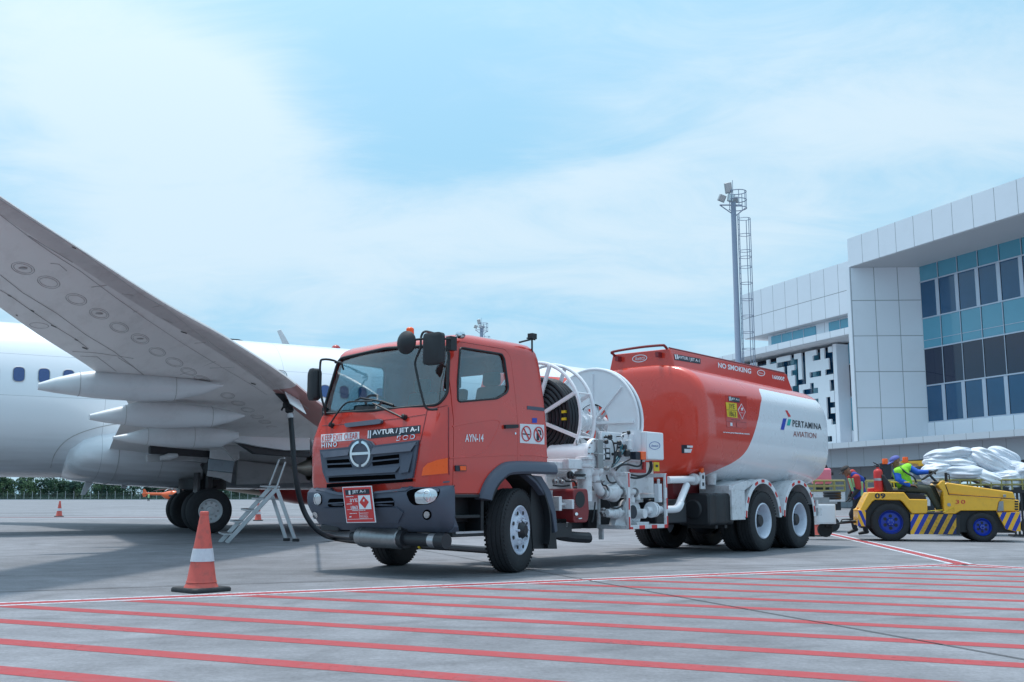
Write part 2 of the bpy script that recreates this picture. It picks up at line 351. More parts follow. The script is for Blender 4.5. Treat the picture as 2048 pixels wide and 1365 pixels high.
M['redline']=mat('red_line_paint',(.36,.052,.06),.85,0,.16,5,dirt=.6,dirtc=(.26,.12,.135))
M['whiteline']=mat('white_line_paint',(.56,.60,.66),.75,0,.12,4,dirt=.6,dirtc=(.38,.40,.44))
M['joint']=mat('joint_filler',(.05,.05,.055),.9)
def wornpaint(m,thr):
    t=m.node_tree; L=t.links.new; out=[n for n in t.nodes if n.type=='OUTPUT_MATERIAL'][0]; b=t.nodes['Principled BSDF']
    tc=N(t,'ShaderNodeTexCoord'); n=N(t,'ShaderNodeTexNoise'); L(tc.outputs['Object'],n.inputs['Vector']); n.inputs['Scale'].default_value=16; n.inputs['Detail'].default_value=10; n.inputs['Roughness'].default_value=.8
    n3=N(t,'ShaderNodeTexNoise'); L(tc.outputs['Object'],n3.inputs['Vector']); n3.inputs['Scale'].default_value=.9; n3.inputs['Detail'].default_value=2
    q=mathn(t,'MULTIPLY',mathn(t,'SUBTRACT',mathn(t,'ADD',n.outputs[0],mathn(t,'MULTIPLY',n3.outputs[0],.25)),thr),8,clamp=True); tr=N(t,'ShaderNodeBsdfTransparent'); mx=N(t,'ShaderNodeMixShader')
    L(q,mx.inputs[0]); L(b.outputs[0],mx.inputs[1]); L(tr.outputs[0],mx.inputs[2]); L(mx.outputs[0],out.inputs[0])
wornpaint(M['redline'],.70); wornpaint(M['whiteline'],.64)
def strip(mb,p0,p1,w,z,mi=0,off=0):
    a=Vector((p0[0],p0[1],z)); b=Vector((p1[0],p1[1],z)); d=(b-a).normalized(); n=Vector((-d.y,d.x,0))
    mb.add([a+n*(off-w/2),b+n*(off-w/2),b+n*(off+w/2),a+n*(off+w/2)],[(0,1,2,3)],mi)
BA=(-7.2,7.44); BC=(6.05,14.10)      # border ends (corner at BC)
bd=Vector((BC[0]-BA[0],BC[1]-BA[1])); sl_=bd.y/bd.x
hm=MB()
for k in range(-4,14):
    y0=5.23+.842*k   # y = y0-.441x
    x=(y0-(BA[1]-sl_*BA[0]))/(sl_+.441); y=y0-.441*x
    strip(hm,(x,y),(x+13,y-13*.441),.185,.0015)
tag(hm.build('red_hatching',M['redline'],smooth=0,clean=False),kind='structure')
wm=MB(); rm=MB()
BD=(7.95,26.6); BE=(9.2,8.6)
for a,b in((BA,BC),(BC,BD),(BC,BE)):
    strip(wm,a,b,.075,.0025,0,.125); strip(wm,a,b,.075,.0025,0,-.125); strip(rm,a,b,.17,.0035)
strip(rm,(-60,44),(40,50),.35,.009); strip(wm,(-60,40.6),(40,46),.5,.0095); strip(wm,(-60,52),(60,60),.25,.0095)
tag(wm.build('white_border_line',M['whiteline'],smooth=0,clean=False),kind='structure')
tag(rm.build('red_border_line',M['redline'],smooth=0,clean=False),kind='structure')
jm=MB()
strip(jm,(-1.9,18.8),(3.9,3.0),.017,.005)
strip(jm,(-12,6.98),(1.2,12.6),.022,.005); strip(jm,(1.2,12.6),(12,17.2),.02,.005)
strip(jm,(-28,30),(-9,41),.03,.005); strip(jm,(-20,22),(20,39),.02,.005)
tag(jm.build('expansion_joint',M['joint'],smooth=0,clean=False),kind='structure')
# ---------------------------------------------------------------- refuelling truck
TR=empty('refuelling_truck',(TF.o[0],TF.o[1],0),TF.a,'red tank truck with red and white tank and hose reels, fuelling under the aircraft wing','tank truck')
def tp(px,py,**k): return TF.hit(px,py,**k)
CW=1.15
def lerp(tab,z):
    xs=[a for a,_ in tab]; return float(np.interp(z,xs,[b for _,b in tab]))
class Shell:
    """horizontal rings of a cab or bumper: front s, bulge, side inset, rear s, corner radius per height"""
    def __init__(s,sf,bu,ins,sr,rc,closed=True,c=CW,hw=CW): s.sf,s.bu,s.ins,s.sr,s.rc,s.closed,s.c,s.hw=sf,bu,ins,sr,rc,closed,c,hw
    def half(s,z,d=0.0):
        sf=lerp(s.sf,z)+d; bu=lerp(s.bu,z); wi=s.c-s.hw+lerp(s.ins,z)+d; sr=lerp(s.sr,z)-d; rc=lerp(s.rc,z); P=[]
        w1=wi+rc
        for i in range(9):
            w=s.c+(w1-s.c)*i/8; P.append((sf+bu*((w-s.c)/s.hw)**2,w))
        se=P[-1][0]
        for i in range(1,9):
            a=PI/2*i/8; P.append((se+rc*(1-math.cos(a)),wi+rc*(1-math.sin(a))))
        if s.closed:
            r2=.05
            for i in range(1,7): P.append((se+rc+(sr-r2-se-rc)*i/6,wi))
            for i in range(1,6):
                a=PI/2*i/5; P.append((sr-r2+r2*math.sin(a),wi+r2*(1-math.cos(a))))
        else:
            P.append((sr,wi))
        return P
    def ring(s,z,d=0.0,zo=None):
        h=s.half(z,d); zz=z if zo is None else zo
        near=[Vector((a,b,zz)) for a,b in h]; far=[Vector((a,2*s.c-b,zz)) for a,b in h[1:]]
        return near[::-1]+far
    def front(s,w,z,d=0):
        h=s.half(z,d); k=17; ws=[b for _,b in h[:k]][::-1]; ss=[a for a,_ in h[:k]][::-1]
        if w>s.c: w=2*s.c-w
        return float(np.interp(w,ws,ss))
    def inside(s,p):
        wi=s.c-s.hw+lerp(s.ins,p.z); return p.y>wi and p.y<2*s.c-wi and p.x>s.front(p.y,p.z)
    def hit(s,px,py,off=.004):
        d=ray(px,py); t0,t1=6.0,20.0; last=t0
        for i in range(180):
            t=t0+(t1-t0)*i/180; 
            if s.inside(TF.loc(CO+t*d)): break
            last=t
        a,b=last,t
        for _ in range(14):
            m=(a+b)/2
            if s.inside(TF.loc(CO+m*d)): b=m
            else: a=m
        p=TF.loc(CO+b*d); c=TF.loc(CO); v=(c-p).normalized()
        # outward = mostly against the surface: front or side
        wi=s.c-s.hw+lerp(s.ins,p.z); rc=lerp(s.rc,p.z)
        n=Vector((0,-1,0)) if p.x>s.front(wi+.02,p.z)-.02 else Vector((-1,0,0))
        if p.y<wi+rc and n.x<0:
            k=min(1,max(0,(wi+rc-p.y)/rc)); n=Vector((-math.sqrt(max(.02,1-k*k)),-k,0)).normalized()
        return p+n*off
CABZ=[.92,1.1,1.3,1.5,1.62,1.75,1.86,1.93,2.1,2.3,2.5,2.62,2.69,2.74,2.785,2.815,2.83]
cab=Shell([(.92,-1.36),(1.0,-1.385),(1.5,-1.40),(1.62,-1.38),(1.75,-1.335),(1.9,-1.285),(1.95,-1.265),(2.66,-1.075),(2.70,-1.05),(2.74,-1.0),(2.785,-.90),(2.815,-.70),(2.83,-.5)],
 [(.92,.10),(1.6,.11),(1.9,.13),(2.7,.13),(2.83,.1)],
 [(.92,.01),(1.3,0),(1.75,0),(1.93,.015),(2.1,.03),(2.62,.095),(2.69,.105),(2.74,.125),(2.785,.165),(2.815,.24),(2.83,.36)],
 [(.92,.68),(2.5,.615),(2.62,.595),(2.69,.57),(2.74,.54),(2.785,.47),(2.815,.36),(2.83,.2)],
 [(.92,.2),(1.9,.19),(2.7,.17),(2.83,.15)])
def cabloft(ds):
    mb=MB()
    for d in ds:
        zs=[z if z<2.5 else z-d for z in CABZ]; zs[0]=.92+d
        rings=[cab.ring(z,d,zo) for z,zo in zip(CABZ,zs)]
        top=[Vector((p.x*.7+(-.3)*.3,CW+(p.y-CW)*.5,p.z+.006)) for p in rings[-1]]
        mb.loft(rings+[top])
    return mb
def flat(me_mb,name='c'): return me_mb.mesh(name,[],0)
def shellmesh(d0,d1):
    a=flat(cabloft([d0])); b=flat(cabloft([d1])); return boolean(a,b,'DIFFERENCE')
def prismw(poly,w0,w1): # polygon in (s,z) extruded over w
    mb=MB(); mb.prism([(a,w0,z) for a,z in poly],(0,w1-w0,0)); return flat(mb)
def prisms(poly,s0,s1): # polygon in (w,z) extruded over s
    mb=MB(); mb.prism([(s0,a,z) for a,z in poly],(s1-s0,0,0)); return flat(mb)
sd=lambda x,y,w=0.0:(lambda p:(p.x,p.z))(tp(x,y,y=w))
fr=lambda x,y,s:(lambda p:(p.y,p.z))(tp(x,y,x=s))
Z1=lambda x,y:(600+x/2.625,640+y/2.625)
doorp=[(-1.085,.93),(-1.085,1.88),(-1.06,2.24),(-.985,2.63),(-.93,2.685),(-.06,2.685),(.03,2.60),(.055,1.9),(.055,1.3),(-.08,1.29),(-.24,1.25),(-.44,1.12),(-.56,.98),(-.60,.93)]
doorp=rpoly(doorp,.05,3)
winp=rpoly([(-1.0,1.965),(-.975,2.2),(-.885,2.60),(-.845,2.615),(-.14,2.615),(-.10,2.56),(-.075,2.2),(-.115,2.14),(-.30,2.055)],.05,4)
wsp=rpoly([(.15,1.935),(.09,2.05),(.17,2.56),(.25,2.635),(1.15,2.675),(2.05,2.635),(2.13,2.56),(2.21,2.05),(2.15,1.935),(1.15,1.915)],.06,4)
def expand(poly,d):
    c=Vector((sum(p[0] for p in poly)/len(poly),sum(p[1] for p in poly)/len(poly))); out=[]; n=len(poly); ar=sum(poly[i-1][0]*poly[i][1]-poly[i][0]*poly[i-1][1] for i in range(n)); sg=1 if ar>0 else -1
    for i in range(n):
        a=Vector(poly[i-1]);b=Vector(poly[(i+1)%n]); t=(b-a).normalized(); out.append((poly[i][0]+t.y*d*sg,poly[i][1]-t.x*d*sg))
    return out
archp=[(-.62,.5),(-.61,.90),(-.56,1.0),(-.44,1.14),(-.24,1.27),(-.08,1.31),(.9,1.31),(.9,.5)]
body=shellmesh(0,.035)
body=boolean(body,prismw(archp,-1,4),'DIFFERENCE')
body=boolean(body,prisms(wsp,-2,-.80),'DIFFERENCE')
door=boolean(shellmesh(-.002,.03),prismw(expand(doorp,-.006),-.3,.16),'INTERSECT')
door=boolean(door,prismw(winp,-1,4),'DIFFERENCE')
body=boolean(body,prismw(doorp,-.3,.17),'DIFFERENCE')
rwp=rpoly([(.52,2.12),(1.78,2.12),(1.78,2.50),(.52,2.50)],.05,4)
body=boolean(body,prisms(rwp,.4,.9),'DIFFERENCE')
body=boolean(body,prismw(winp,2,4),'DIFFERENCE')
cabo=link_mesh('cab',finish(body,M['cabred'],28),TR)
dooro=link_mesh('door',finish(door,M['cabred'],28),TR)
wso=link_mesh('windscreen',finish(boolean(shellmesh(.012,.018),prisms(expand(wsp,.004),-2,-.80),'INTERSECT'),M['gwin'],40),TR)
link_mesh('side_window',finish(boolean(shellmesh(.012,.018),prismw(expand(winp,.004),-.3,.16),'INTERSECT'),M['gwin'],40),dooro)
link_mesh('side_window',finish(boolean(shellmesh(.012,.018),prismw(expand(winp,.004),2.1,2.6),'INTERSECT'),M['gwin'],40),cabo)
mb=MB(); P=[(cab.front(w,z)-.004,w,z) for w,z in expand(wsp,.008)]; mb.tube(P,.018,6,closed=True); mb.build('rubber_seal',M['black'],wso)
mb=MB()
for i in range(40): # black ceramic border behind the glass
    pass
mb.tube([(a,lerp(cab.ins,z)-.003,z) for a,z in winp],.012,6,closed=True); mb.build('rubber_seal',M['black'],dooro)
mb=MB(); mb.tube([(a,2*CW-lerp(cab.ins,z)+.003,z) for a,z in winp],.012,6,closed=True); mb.build('window_seal',M['black'],cabo)
# floor, dash, seats, wheel inside
mb=MB(); mb.box(-1.2,.55,.1,2.2,1.30,1.36); mb.build('cab_floor',M['dash'],cabo)
mb=MB(); mb.prism([(-1.16,.14,1.40),(-1.19,.14,1.88),(-.85,.14,1.93),(-.72,.14,1.80),(-.78,.14,1.40)],(0,2.02,0)); mb.box(-1.05,-.80,1.45,1.75,1.90,2.02); mb.build('dashboard',M['dash'],cabo,bevel=.02)
for w in(.32,1.0,1.55):
    mb=MB(); mb.box(-.42,.12,w,w+.46,1.42,1.68); mb.prism([(.0,w,1.62),(.16,w,2.28),(.28,w,2.28),(.20,w,1.62)],(0,.46,0)); mb.box(.15,.25,w+.1,w+.36,2.28,2.46); mb.build('seat',M['seat'],cabo,bevel=.04)
mb=MB(); c=Vector((-.62,1.72,2.0)); ax=Vector((.75,0,.66)); u=Vector((0,1,0)); q=ax.normalized().cross(u)
mb.tube([c+(u*math.cos(a)+q*math.sin(a))*.22 for a in [2*PI*i/28 for i in range(28)]],.016,8,closed=True); mb.rod(c,c-ax*.3,.03); mb.rod(c-u*.21,c+u*.21,.014); mb.build('steering_wheel',M['black'],cabo)
# trim on the cab front
ch=cab.hit
def zp(pts): return [Z1(*p) for p in pts]
mb=MB(); patch(mb,zp([(112,684),(262,668),(282,640),(330,625),(382,640),(398,660),(630,632),(618,720),(598,830),(520,842),(150,856),(128,800)]),ch,.028,.04,30)
grille=mb.build('grille',M['plastic'],TR,bevel=.006)
mb=MB()
for pl in([(150,738),(268,731),(284,775),(155,779)],[(384,722),(530,706),(530,754),(392,768)],[(160,829),(508,812),(512,834),(162,852)],[(150,862),(598,836),(600,850),(150,882)]): patch(mb,zp(pl),ch,.031,.01,24)
mb.build('grille_opening_shade',M['void'],grille)  # black patches on the plate imitate the shade inside its slots
mb=MB()
for pl in([(152,756),(276,750),(278,758),(153,763)],[(388,740),(530,726),(530,733),(388,748)],[(118,700),(262,690),(262,697),(118,706)],[(400,678),(628,652),(626,658),(400,684)],[(160,790),(520,768),(590,748),(590,754),(522,775),(160,797)]): patch(mb,zp(pl),ch,.037,.012,24)
mb.build('grille_bar',M['plastic'],grille,bevel=.003)
def tilt(mb,q,surf,ot,ob,n=10):   # slab whose lower edge stands further out than its upper edge
    rows=[]
    for v,o in((0,ot-.03),(0,ot),(1,ob),(1,ob-.05)):
        rows.append([surf(q[0][0]*(1-u)*(1-v)+q[1][0]*u*(1-v)+q[3][0]*(1-u)*v+q[2][0]*u*v,q[0][1]*(1-u)*(1-v)+q[1][1]*u*(1-v)+q[3][1]*(1-u)*v+q[2][1]*u*v,o) for u in[i/n for i in range(n+1)]])
    b=[p for r in rows for p in r]; m_=n+1
    mb.add(b,[[r*m_+i,r*m_+i+1,(r+1)*m_+i+1,(r+1)*m_+i] for r in range(3) for i in range(n)])
for q in([(116,692),(268,681),(272,712),(146,726)],[(392,672),(622,642),(600,690),(388,708)],[(146,788),(540,762),(520,800),(158,822)],[(548,706),(606,690),(588,800),(540,806)]):
    mb=MB(); tilt(mb,zp(q),ch,.030,.062); mb.build('grille_slat',M['plastic'],grille,smooth=20,clean=False)
# emblem: chrome ring with two inward bars
mb=MB(); c0=Z1(330,705)
ringpatch(mb,ellpx(*c0,20.5,26,36),ellpx(*c0,16.6,21.5,36),ch,.046)
ringpatch(mb,ellpx(*c0,21.3,26.8,36),ellpx(*c0,20.5,26,36),ch,.040)
patch(mb,[ (c0[0]-17,c0[1]-2.6),(c0[0]+17,c0[1]-4.4),(c0[0]+17,c0[1]+.8),(c0[0]-17,c0[1]+2.8)],ch,.046,0,8)
emb=mb.build('emblem',M['chrome'],TR)
mb=MB(); patch(mb,ellpx(*c0,25,30.5,36),ch,.034,.02,9); mb.build('emblem_base',M['plastic'],emb)
mb=MB()
for a0,a1 in((-97,-83),(83,97)):
    q=[(c0[0]+22*math.cos(R(a)),c0[1]+27.5*math.sin(R(a))) for a in np.linspace(a0,a1,6)]+[(c0[0]+13*math.cos(R(a)),c0[1]+17*math.sin(R(a))) for a in np.linspace(a1,a0,6)]
    patch(mb,q,ch,.049,0,9)
mb.build('emblem_gap',M['plastic'],emb)
# panel seams
def seam(mb,pts,r=.004,surf=ch,off=.001): mb.tube([surf(*p,off) for p in smoothpath([(a,b,0) for a,b in pts],3) and [(v.x,v.y) for v in smoothpath([(a,b,0) for a,b in pts],3)]],r,5)
mb=MB(); seam(mb,zp([(118,556),(230,549),(400,532),(540,515),(658,497)])); seam(mb,zp([(668,474),(650,560),(632,640),(606,760),(596,826)]),.006); seam(mb,zp([(668,474),(720,462),(775,450)])); 
seam(mb,[(897,815),(897,860),(897,915),(898,950)],.007)
mb.build('panel_seam',M['dkred'],cabo)
# pressed door panel ridge
def wnear(x,y,off=.004):
    p=TF.hit(x,y,y=0.0)
    for _ in range(4): p=TF.hit(x,y,y=lerp(cab.ins,p.z))
    return Vector((p.x,p.y-off,p.z))
mb=MB(); mb.tube([wnear(*Z1(p.x,p.y),-.004) for p in smoothpath([(800,560,0),(900,540,0),(1040,528,0),(1025,600,0),(975,680,0),(900,715,0),(806,722,0)],4)],.011,6); mb.tube([wnear(*Z1(p.x,p.y),-.004) for p in smoothpath([(785,726,0),(960,716,0),(1140,710,0)],4)],.011,6); mb.build('door_pressing',M['cabred'],dooro)
mb=MB(); mb.tube([wnear(*Z1(p.x,p.y),-.004) for p in smoothpath([(1156,712,0),(1230,712,0),(1300,722,0)],4)],.010,6); mb.build('cab_pressing',M['cabred'],cabo)
# door handle, lock, marker
mb=MB(); patch(mb,zp([(1068,552),(1136,550),(1138,568),(1070,572)]),wnear,.035,.035,30); mb.build('door_handle',M['black'],dooro,bevel=.008)
mb=MB(); mb.rod(wnear(*Z1(1128,597),0),wnear(*Z1(1128,597),.012),.014); mb.build('door_lock',M['chrome'],dooro)
mb=MB(); patch(mb,rpoly(zp([(810,765),(868,765),(868,795),(812,796)]),2),wnear,.02,.02,30); mk=mb.build('side_marker',M['signk'],TR,bevel=.004)
mb=MB(); patch(mb,zp([(832,768),(864,768),(864,791),(834,791)]),wnear,.026,.006,30); mb.build('marker_lens',M['orange'],mk)
# corner turn signals
mb=MB(); patch(mb,zp([(642,819),(650,778),(672,755),(720,736),(772,726),(772,806)]),ch,.012,.02,12); mb.build('turn_signal',M['orange'],TR)
mb=MB(); patch(mb,zp([(92,795),(100,800),(106,840),(94,835)]),lambda x,y,o:tp(x,y,x=-1.22)+Vector((-o,0,0)),.012,.02,12); mb.build('turn_signal',M['orange'],TR)
# hood latch bar and wipers
mb=MB(); patch(mb,rpoly(zp([(245,545),(430,522),(442,528),(440,543),(425,548),(255,566)]),5),ch,.05,.04,30); mb.build('bonnet_handle',M['plastic'],TR,bevel=.012)
for pts in([(172,556),(215,490),(262,438),(330,430),(400,428)],[(553,514),(500,488),(432,455),(400,440)]):
    mb=MB(); mb.tube([ch(p.x,p.y,.055) for p in smoothpath([(*Z1(*q),0) for q in pts],3)],.011,6)
    mb.lathe(ch(*Z1(*pts[0]),0),(-1,0,.3),[(0,.035),(.05,.03),(.06,.015)],10); mb.build('wiper',M['black'],TR)
mb=MB(); mb.tube([ch(*Z1(*q),.03) for q in((300,425),(330,412),(440,430),(500,450))],.012,6); mb.build('wiper',M['black'],TR)
# beacon, roof horn, camera
mb=MB(); p=tp(820,669,x=-.75); mb.lathe(p-Vector((0,0,.05)),(0,0,1),[(0,.05),(.02,.052),(.12,.048),(.135,.03)],16); mb.build('roof_beacon',M['orange'],TR)
mb=MB(); p=tp(923,669,x=-.9); mb.lathe(p+Vector((-.06,0,-.01)),(1,.1,0),[(0,.02),(.01,.045),(.08,.045),(.12,.02)],12); mb.build('roof_lamp',M['chrome'],TR)
mb=MB(); p=tp(1064,674,y=.12); mb.box(p.x-.04,p.x+.05,p.y-.04,p.y+.04,p.z-.03,p.z+.04); mb.rod(p-Vector((.1,0,.03)),p-Vector((-.06,0,.03)),.01); mb.rod(p-Vector((0,0,.22)),p,.012); mb.rod(p-Vector((.25,0,.10)),p-Vector((.0,0,.03)),.012); mb.build('roof_camera',M['black'],TR)
# mirrors with their arms
def roundbox(mb,c,ax,w,h,d,r=.05): # plate with rounded corners facing ax
    ax=Vector(ax).normalized(); u=Vector((0,0,1)).cross(ax).normalized(); pl=rpoly([(-w/2,-h/2),(w/2,-h/2),(w/2,h/2),(-w/2,h/2)],r,4)
    rings=[]
    for t,k in((-d/2,.9),(-d*.3,1),(d*.35,1),(d/2,.82)): rings.append([Vector(c)+ax*t+u*a*k+Vector((0,0,b*k)) for a,b in pl])
    mb.loft(rings)
S0=-1.42
mb=MB(); c=tp(868,698,x=S0); roundbox(mb,c,(-1,-.12,0),.26,.36,.10); mir=mb.build('mirror',M['black'],TR,smooth=50)
mb=MB(); mb.tube(smoothpath([tp(*Z1(*q),x=s) for q,s in(((700,70),-1.0),((655,62),S0+.1),((636,90),S0+.05),((632,150),S0),((606,215),S0),((610,265),S0),((640,400),S0),((665,465),S0+.03),((720,470),-1.25))],4),.014,8)
mb.tube([tp(*Z1(600,105),x=S0),tp(*Z1(650,100),x=S0),tp(*Z1(790,100),x=-1.1)],.013,8); mb.box(*[x for v in zip(tp(*Z1(795,125),x=-1.05)-Vector((.05,.04,.08)),tp(*Z1(795,125),x=-1.05)+Vector((.05,.04,.08))) for x in v]); mb.build('mirror_arm',M['black'],mir)
mb=MB(); c=tp(*Z1(558,119),x=S0-.02); mb.lathe(c+Vector((-.06,0,0)),(1,.1,0),[(0,.03),(.02,.09),(.06,.135),(.08,.135)],24); mb.build('round_mirror',M['black'],TR)
mb=MB(); c=tp(*Z1(75,340),x=S0); roundbox(mb,c,(-1,.2,0),.17,.40,.12,.06); mir=mb.build('mirror',M['black'],TR,smooth=50)
mb=MB(); mb.tube(smoothpath([tp(*Z1(*q),x=s) for q,s in(((200,225),-1.0),((170,212),S0+.1),((125,208),S0),((107,225),S0),((106,330),S0),((112,400),S0),((130,470),S0+.05),((132,500),-1.15))],4),.014,8); mb.tube(smoothpath([tp(*Z1(*q),x=s) for q,s in(((185,225),-1.2),((215,225),-1.3),((228,262),-1.25))],3),.012,6); mb.box(*[x for v in zip(tp(*Z1(133,490),x=-1.15)-Vector((.03,.03,.07)),tp(*Z1(133,490),x=-1.15)+Vector((.03,.03,.07))) for x in v]); mb.build('mirror_arm',M['black'],mir)
# bumper
bmp=Shell([(.50,-1.20),(.56,-1.27),(.66,-1.345),(.72,-1.39),(.80,-1.44),(.90,-1.455),(.95,-1.445),(.99,-1.41),(1.02,-1.35)],[(.5,.12),(1.1,.12)],[(.50,.05),(.56,.0),(.72,-.025),(.95,-.03),(1.02,-.02)],[(.5,-1.06),(1.1,-1.09)],[(.5,.2),(1.1,.2)],closed=False)
rings=[bmp.ring(z) for z in(.50,.56,.66,.72,.80,.88,.95,.99,1.02)]
def dip(p):
    k=max(0,1-abs(p.y-CW)/.62); return Vector((p.x+(.05 if k>.1 else 0),p.y,p.z-(.055 if k>.12 else 0)))
rings=rings[:-2]+[[dip(p) for p in r] for r in rings[-2:]]
inner=[[Vector((min(-1.05,p.x+.18) if abs(p.y-CW)<1.05 else p.x,CW+(p.y-CW)*.97,p.z)) for p in r] for r in (rings[-1],rings[0])]
mb=MB(); mb.loft(rings+inner+[rings[0]],cap=False); bumper=mb.build('bumper',M['plastic'],TR,smooth=30)
bh=bmp.hit
def half_ring_sign(): pass
mb=MB()
patch(mb,rpoly(zp([(150,940),(232,938),(236,982),(146,984)]),6),bh,.004,0,14); mb.build('bumper_recess_shade',M['void'],bumper); mb=MB(); patch(mb,rpoly(zp([(372,940),(488,932),(500,980),(388,984)]),6),bh,.004,0,14); mb.build('bumper_recess_shade',M['void'],bumper); mb=MB()  # no recess is cut; flush black patches paint its shade
patch(mb,rpoly(zp([(556,905),(590,888),(715,878),(738,892),(728,925),(690,968),(600,975),(575,955)]),10),bh,.003,0,12)
mb.build('bumper_recess_shade',M['void'],bumper); mb=MB(); patch(mb,ellpx(*Z1(668,1024),9,10.5),bh,.004,0,12); mb.build('bumper_recess_shade',M['void'],bumper); mb=MB(); patch(mb,rpoly(zp([(76,905),(112,915),(118,970),(82,975)]),6),bh,.003,0,12)
mb.build('bumper_recess_shade',M['void'],bumper)
mb=MB()
for p in((150,965,236,960),(378,962,496,955)): patch(mb,zp([(p[0],p[1]-4),(p[2],p[3]-4),(p[2],p[3]+3),(p[0],p[1]+3)]),bh,.012,.01,20)
patch(mb,zp([(128,990),(512,986),(548,1012),(520,1068),(165,1064),(135,1030)]),bh,.024,.03,30)
patch(mb,zp([(90,880),(200,905),(235,912),(235,922),(196,918),(88,892)]),bh,.016,.015,30); patch(mb,zp([(395,902),(560,884),(600,862),(780,846),(780,854),(604,872),(562,896),(395,912)]),bh,.016,.015,20)
mb.build('bumper_bar',M['plastic'],bumper,bevel=.003)
for pl in([(606,908),(640,890),(690,884),(716,897),(722,920),(708,950),(670,968),(612,966)],[(78,912),(100,912),(112,930),(112,960),(100,972),(80,970)]):
    mb=MB(); patch(mb,rpoly(zp(pl),7),bh,.016,.012,10); hl=mb.build('headlight',M['lens'],TR,bevel=.003)
    cx=sum(p[0] for p in pl)/len(pl); cy=sum(p[1] for p in pl)/len(pl); mb=MB()
    ringpatch(mb,ellpx(*Z1(cx,cy),7.5,12),ellpx(*Z1(cx,cy),6,10),bh,.019); mb.build('reflector',M['chrome'],hl)
for x,y in((668,1024),(80,1028)):
    mb=MB(); patch(mb,ellpx(*Z1(x,y),5.5,7),bh,.012,.01,8); mb.build('fog_lamp',M['lens'],TR)
# lower front: under-bumper shadowed crossmember, exhaust
mb=MB(); mb.box(-1.1,-1.0,.5,1.8,.50,.60); mb.box(-1.0,9.0,.70,.80,.62,.86); mb.box(-1.0,9.0,1.50,1.60,.62,.86)
for s in(-.6,.9,2.4,4.0,5.6,7.2,8.9): mb.box(s,s+.08,.8,1.5,.64,.84)
mb.box(-.75,.55,.75,1.55,.55,1.15); mb.rod((.1,.28,.5),(.1,2.02,.5),.07); mb.rod((6.5,.4,.5),(6.5,1.9,.5),.09); mb.rod((7.9,.4,.5),(7.9,1.9,.5),.09); mb.rod((.8,1.15,.62),(6.4,1.15,.55),.06)
for s in(6.5,7.9): mb.ball((s,1.15,.5),.26,14)
mb.build('chassis',M['blackm'],TR)
mb=MB(); e0=tp(718,1073,x=-1.2); e1=tp(806,1078,x=-1.2)
mb.lathe(e0,(e1-e0),[(0,.03),(.012,.10),(.06,.118),(.10,.118),(.105,.124),(.125,.124),(.13,.118),((e1-e0).length-.03,.118),((e1-e0).length,.09)],28)
ex=mb.build('exhaust_silencer',M['steel'],TR)
e2=tp(862,1081,x=-1.2); e3=tp(877,1082,x=-1.2); e4=tp(893,1083,x=-1.2)
mb=MB(); mb.rod(e1+Vector((0,.03,0)),e1-Vector((0,.06,0)),.11); mb.rod(e1,e2,.072); mb.rod(e3+Vector((0,.01,0)),e4,.088,.085,20); mb.box(-1.25,-1.0,e1.y-.02,e1.y+.03,.4,.6); mb.build('exhaust_pipe',M['blackm'],ex); mb=MB(); mb.rod(e0,e0+Vector((0,.12,0)),.05); mb.build('exhaust_inlet',M['blackm'],ex)
mb=MB(); mb.rod(e2,e3,.078,.078,20); mb.build('heat_band',M['alu'],ex)
mb=MB(); c=tp(672,1057,x=-1.1); mb.box(c.x-.1,c.x+.1,c.y-.16,c.y+.18,c.z-.04,c.z+.05); mb.build('tow_eye_bracket',M['blackm'],TR,bevel=.02)
# step below the door
mb=MB(); a=tp(*Z1(795,1035),y=.06); b=tp(*Z1(962,1135),y=.06); mb.box(a.x,b.x,.04,.45,b.z,b.z+.035); mb.box(a.x,b.x,.30,.34,b.z,a.z); mb.box(a.x,a.x+.05,.05,.4,b.z,1.0); mb.box(b.x-.05,b.x,.05,.4,b.z,1.0); mb.box(a.x,b.x,.06,.4,a.z-.02,a.z+.02); step=mb.build('cab_step',M['black'],TR,bevel=.008)
mb=MB(); mb.box(a.x+.05,b.x-.02,.035,.05,b.z+.036,b.z+.06); mb.build('step_edge',M['alu'],step)
mb=MB(); mb.box(-1.12,-.60,-.005,.3,.885,.925); mb.box(-1.1,-.5,.25,2.0,.6,.95); mb.build('cab_sill',M['black'],TR,bevel=.01)
# wheel arch flare
def sweep(mb,path,prof,mi=0): # path in (s,z), profile in (outward r, w)
    n=len(path); rings=[]
    for i in range(n):
        a=Vector(path[max(0,i-1)]); b=Vector(path[min(n-1,i+1)]); t=(b-a).normalized(); o=Vector((-t.y,t.x)) # left normal
        rings.append([Vector((path[i][0]+o.x*r,w,path[i][1]+o.y*r)) for r,w in prof])
    mb.loft(rings,mi)
arch=smoothpath([(-.615,.875,0),(-.60,.93,0),(-.54,1.04,0),(-.43,1.155,0),(-.24,1.262,0),(-.05,1.292,0),(.20,1.30,0),(.50,1.30,0),(.74,1.30,0)],3); arch=[(p.x,p.y) for p in arch]
mb=MB(); sweep(mb,arch,[(-.13,-.055),(-.10,-.085),(-.02,-.07),(.025,-.02),(.03,.06),(-.03,.12),(-.11,.12)]); mb.build('wheel_arch',M['plastic'],TR,smooth=45)
mb=MB(); pa=[(.1+.60*math.cos(R(a)),.52+.68*math.sin(R(a))) for a in range(150,-26,-8)]; sweep(mb,pa,[(-.012,.0),(.012,.0),(.012,.46),(-.012,.46)])
mb.build('inner_wing',M['black'],TR)
g0=tp(*Z1(1225,810),y=-.02)
mb=MB(); pl=[Z1(*q) for q in((1185,812),(1270,822),(1318,900),(1345,1010),(1354,1110),(1340,1120),(1325,1020),(1290,930),(1240,860))]
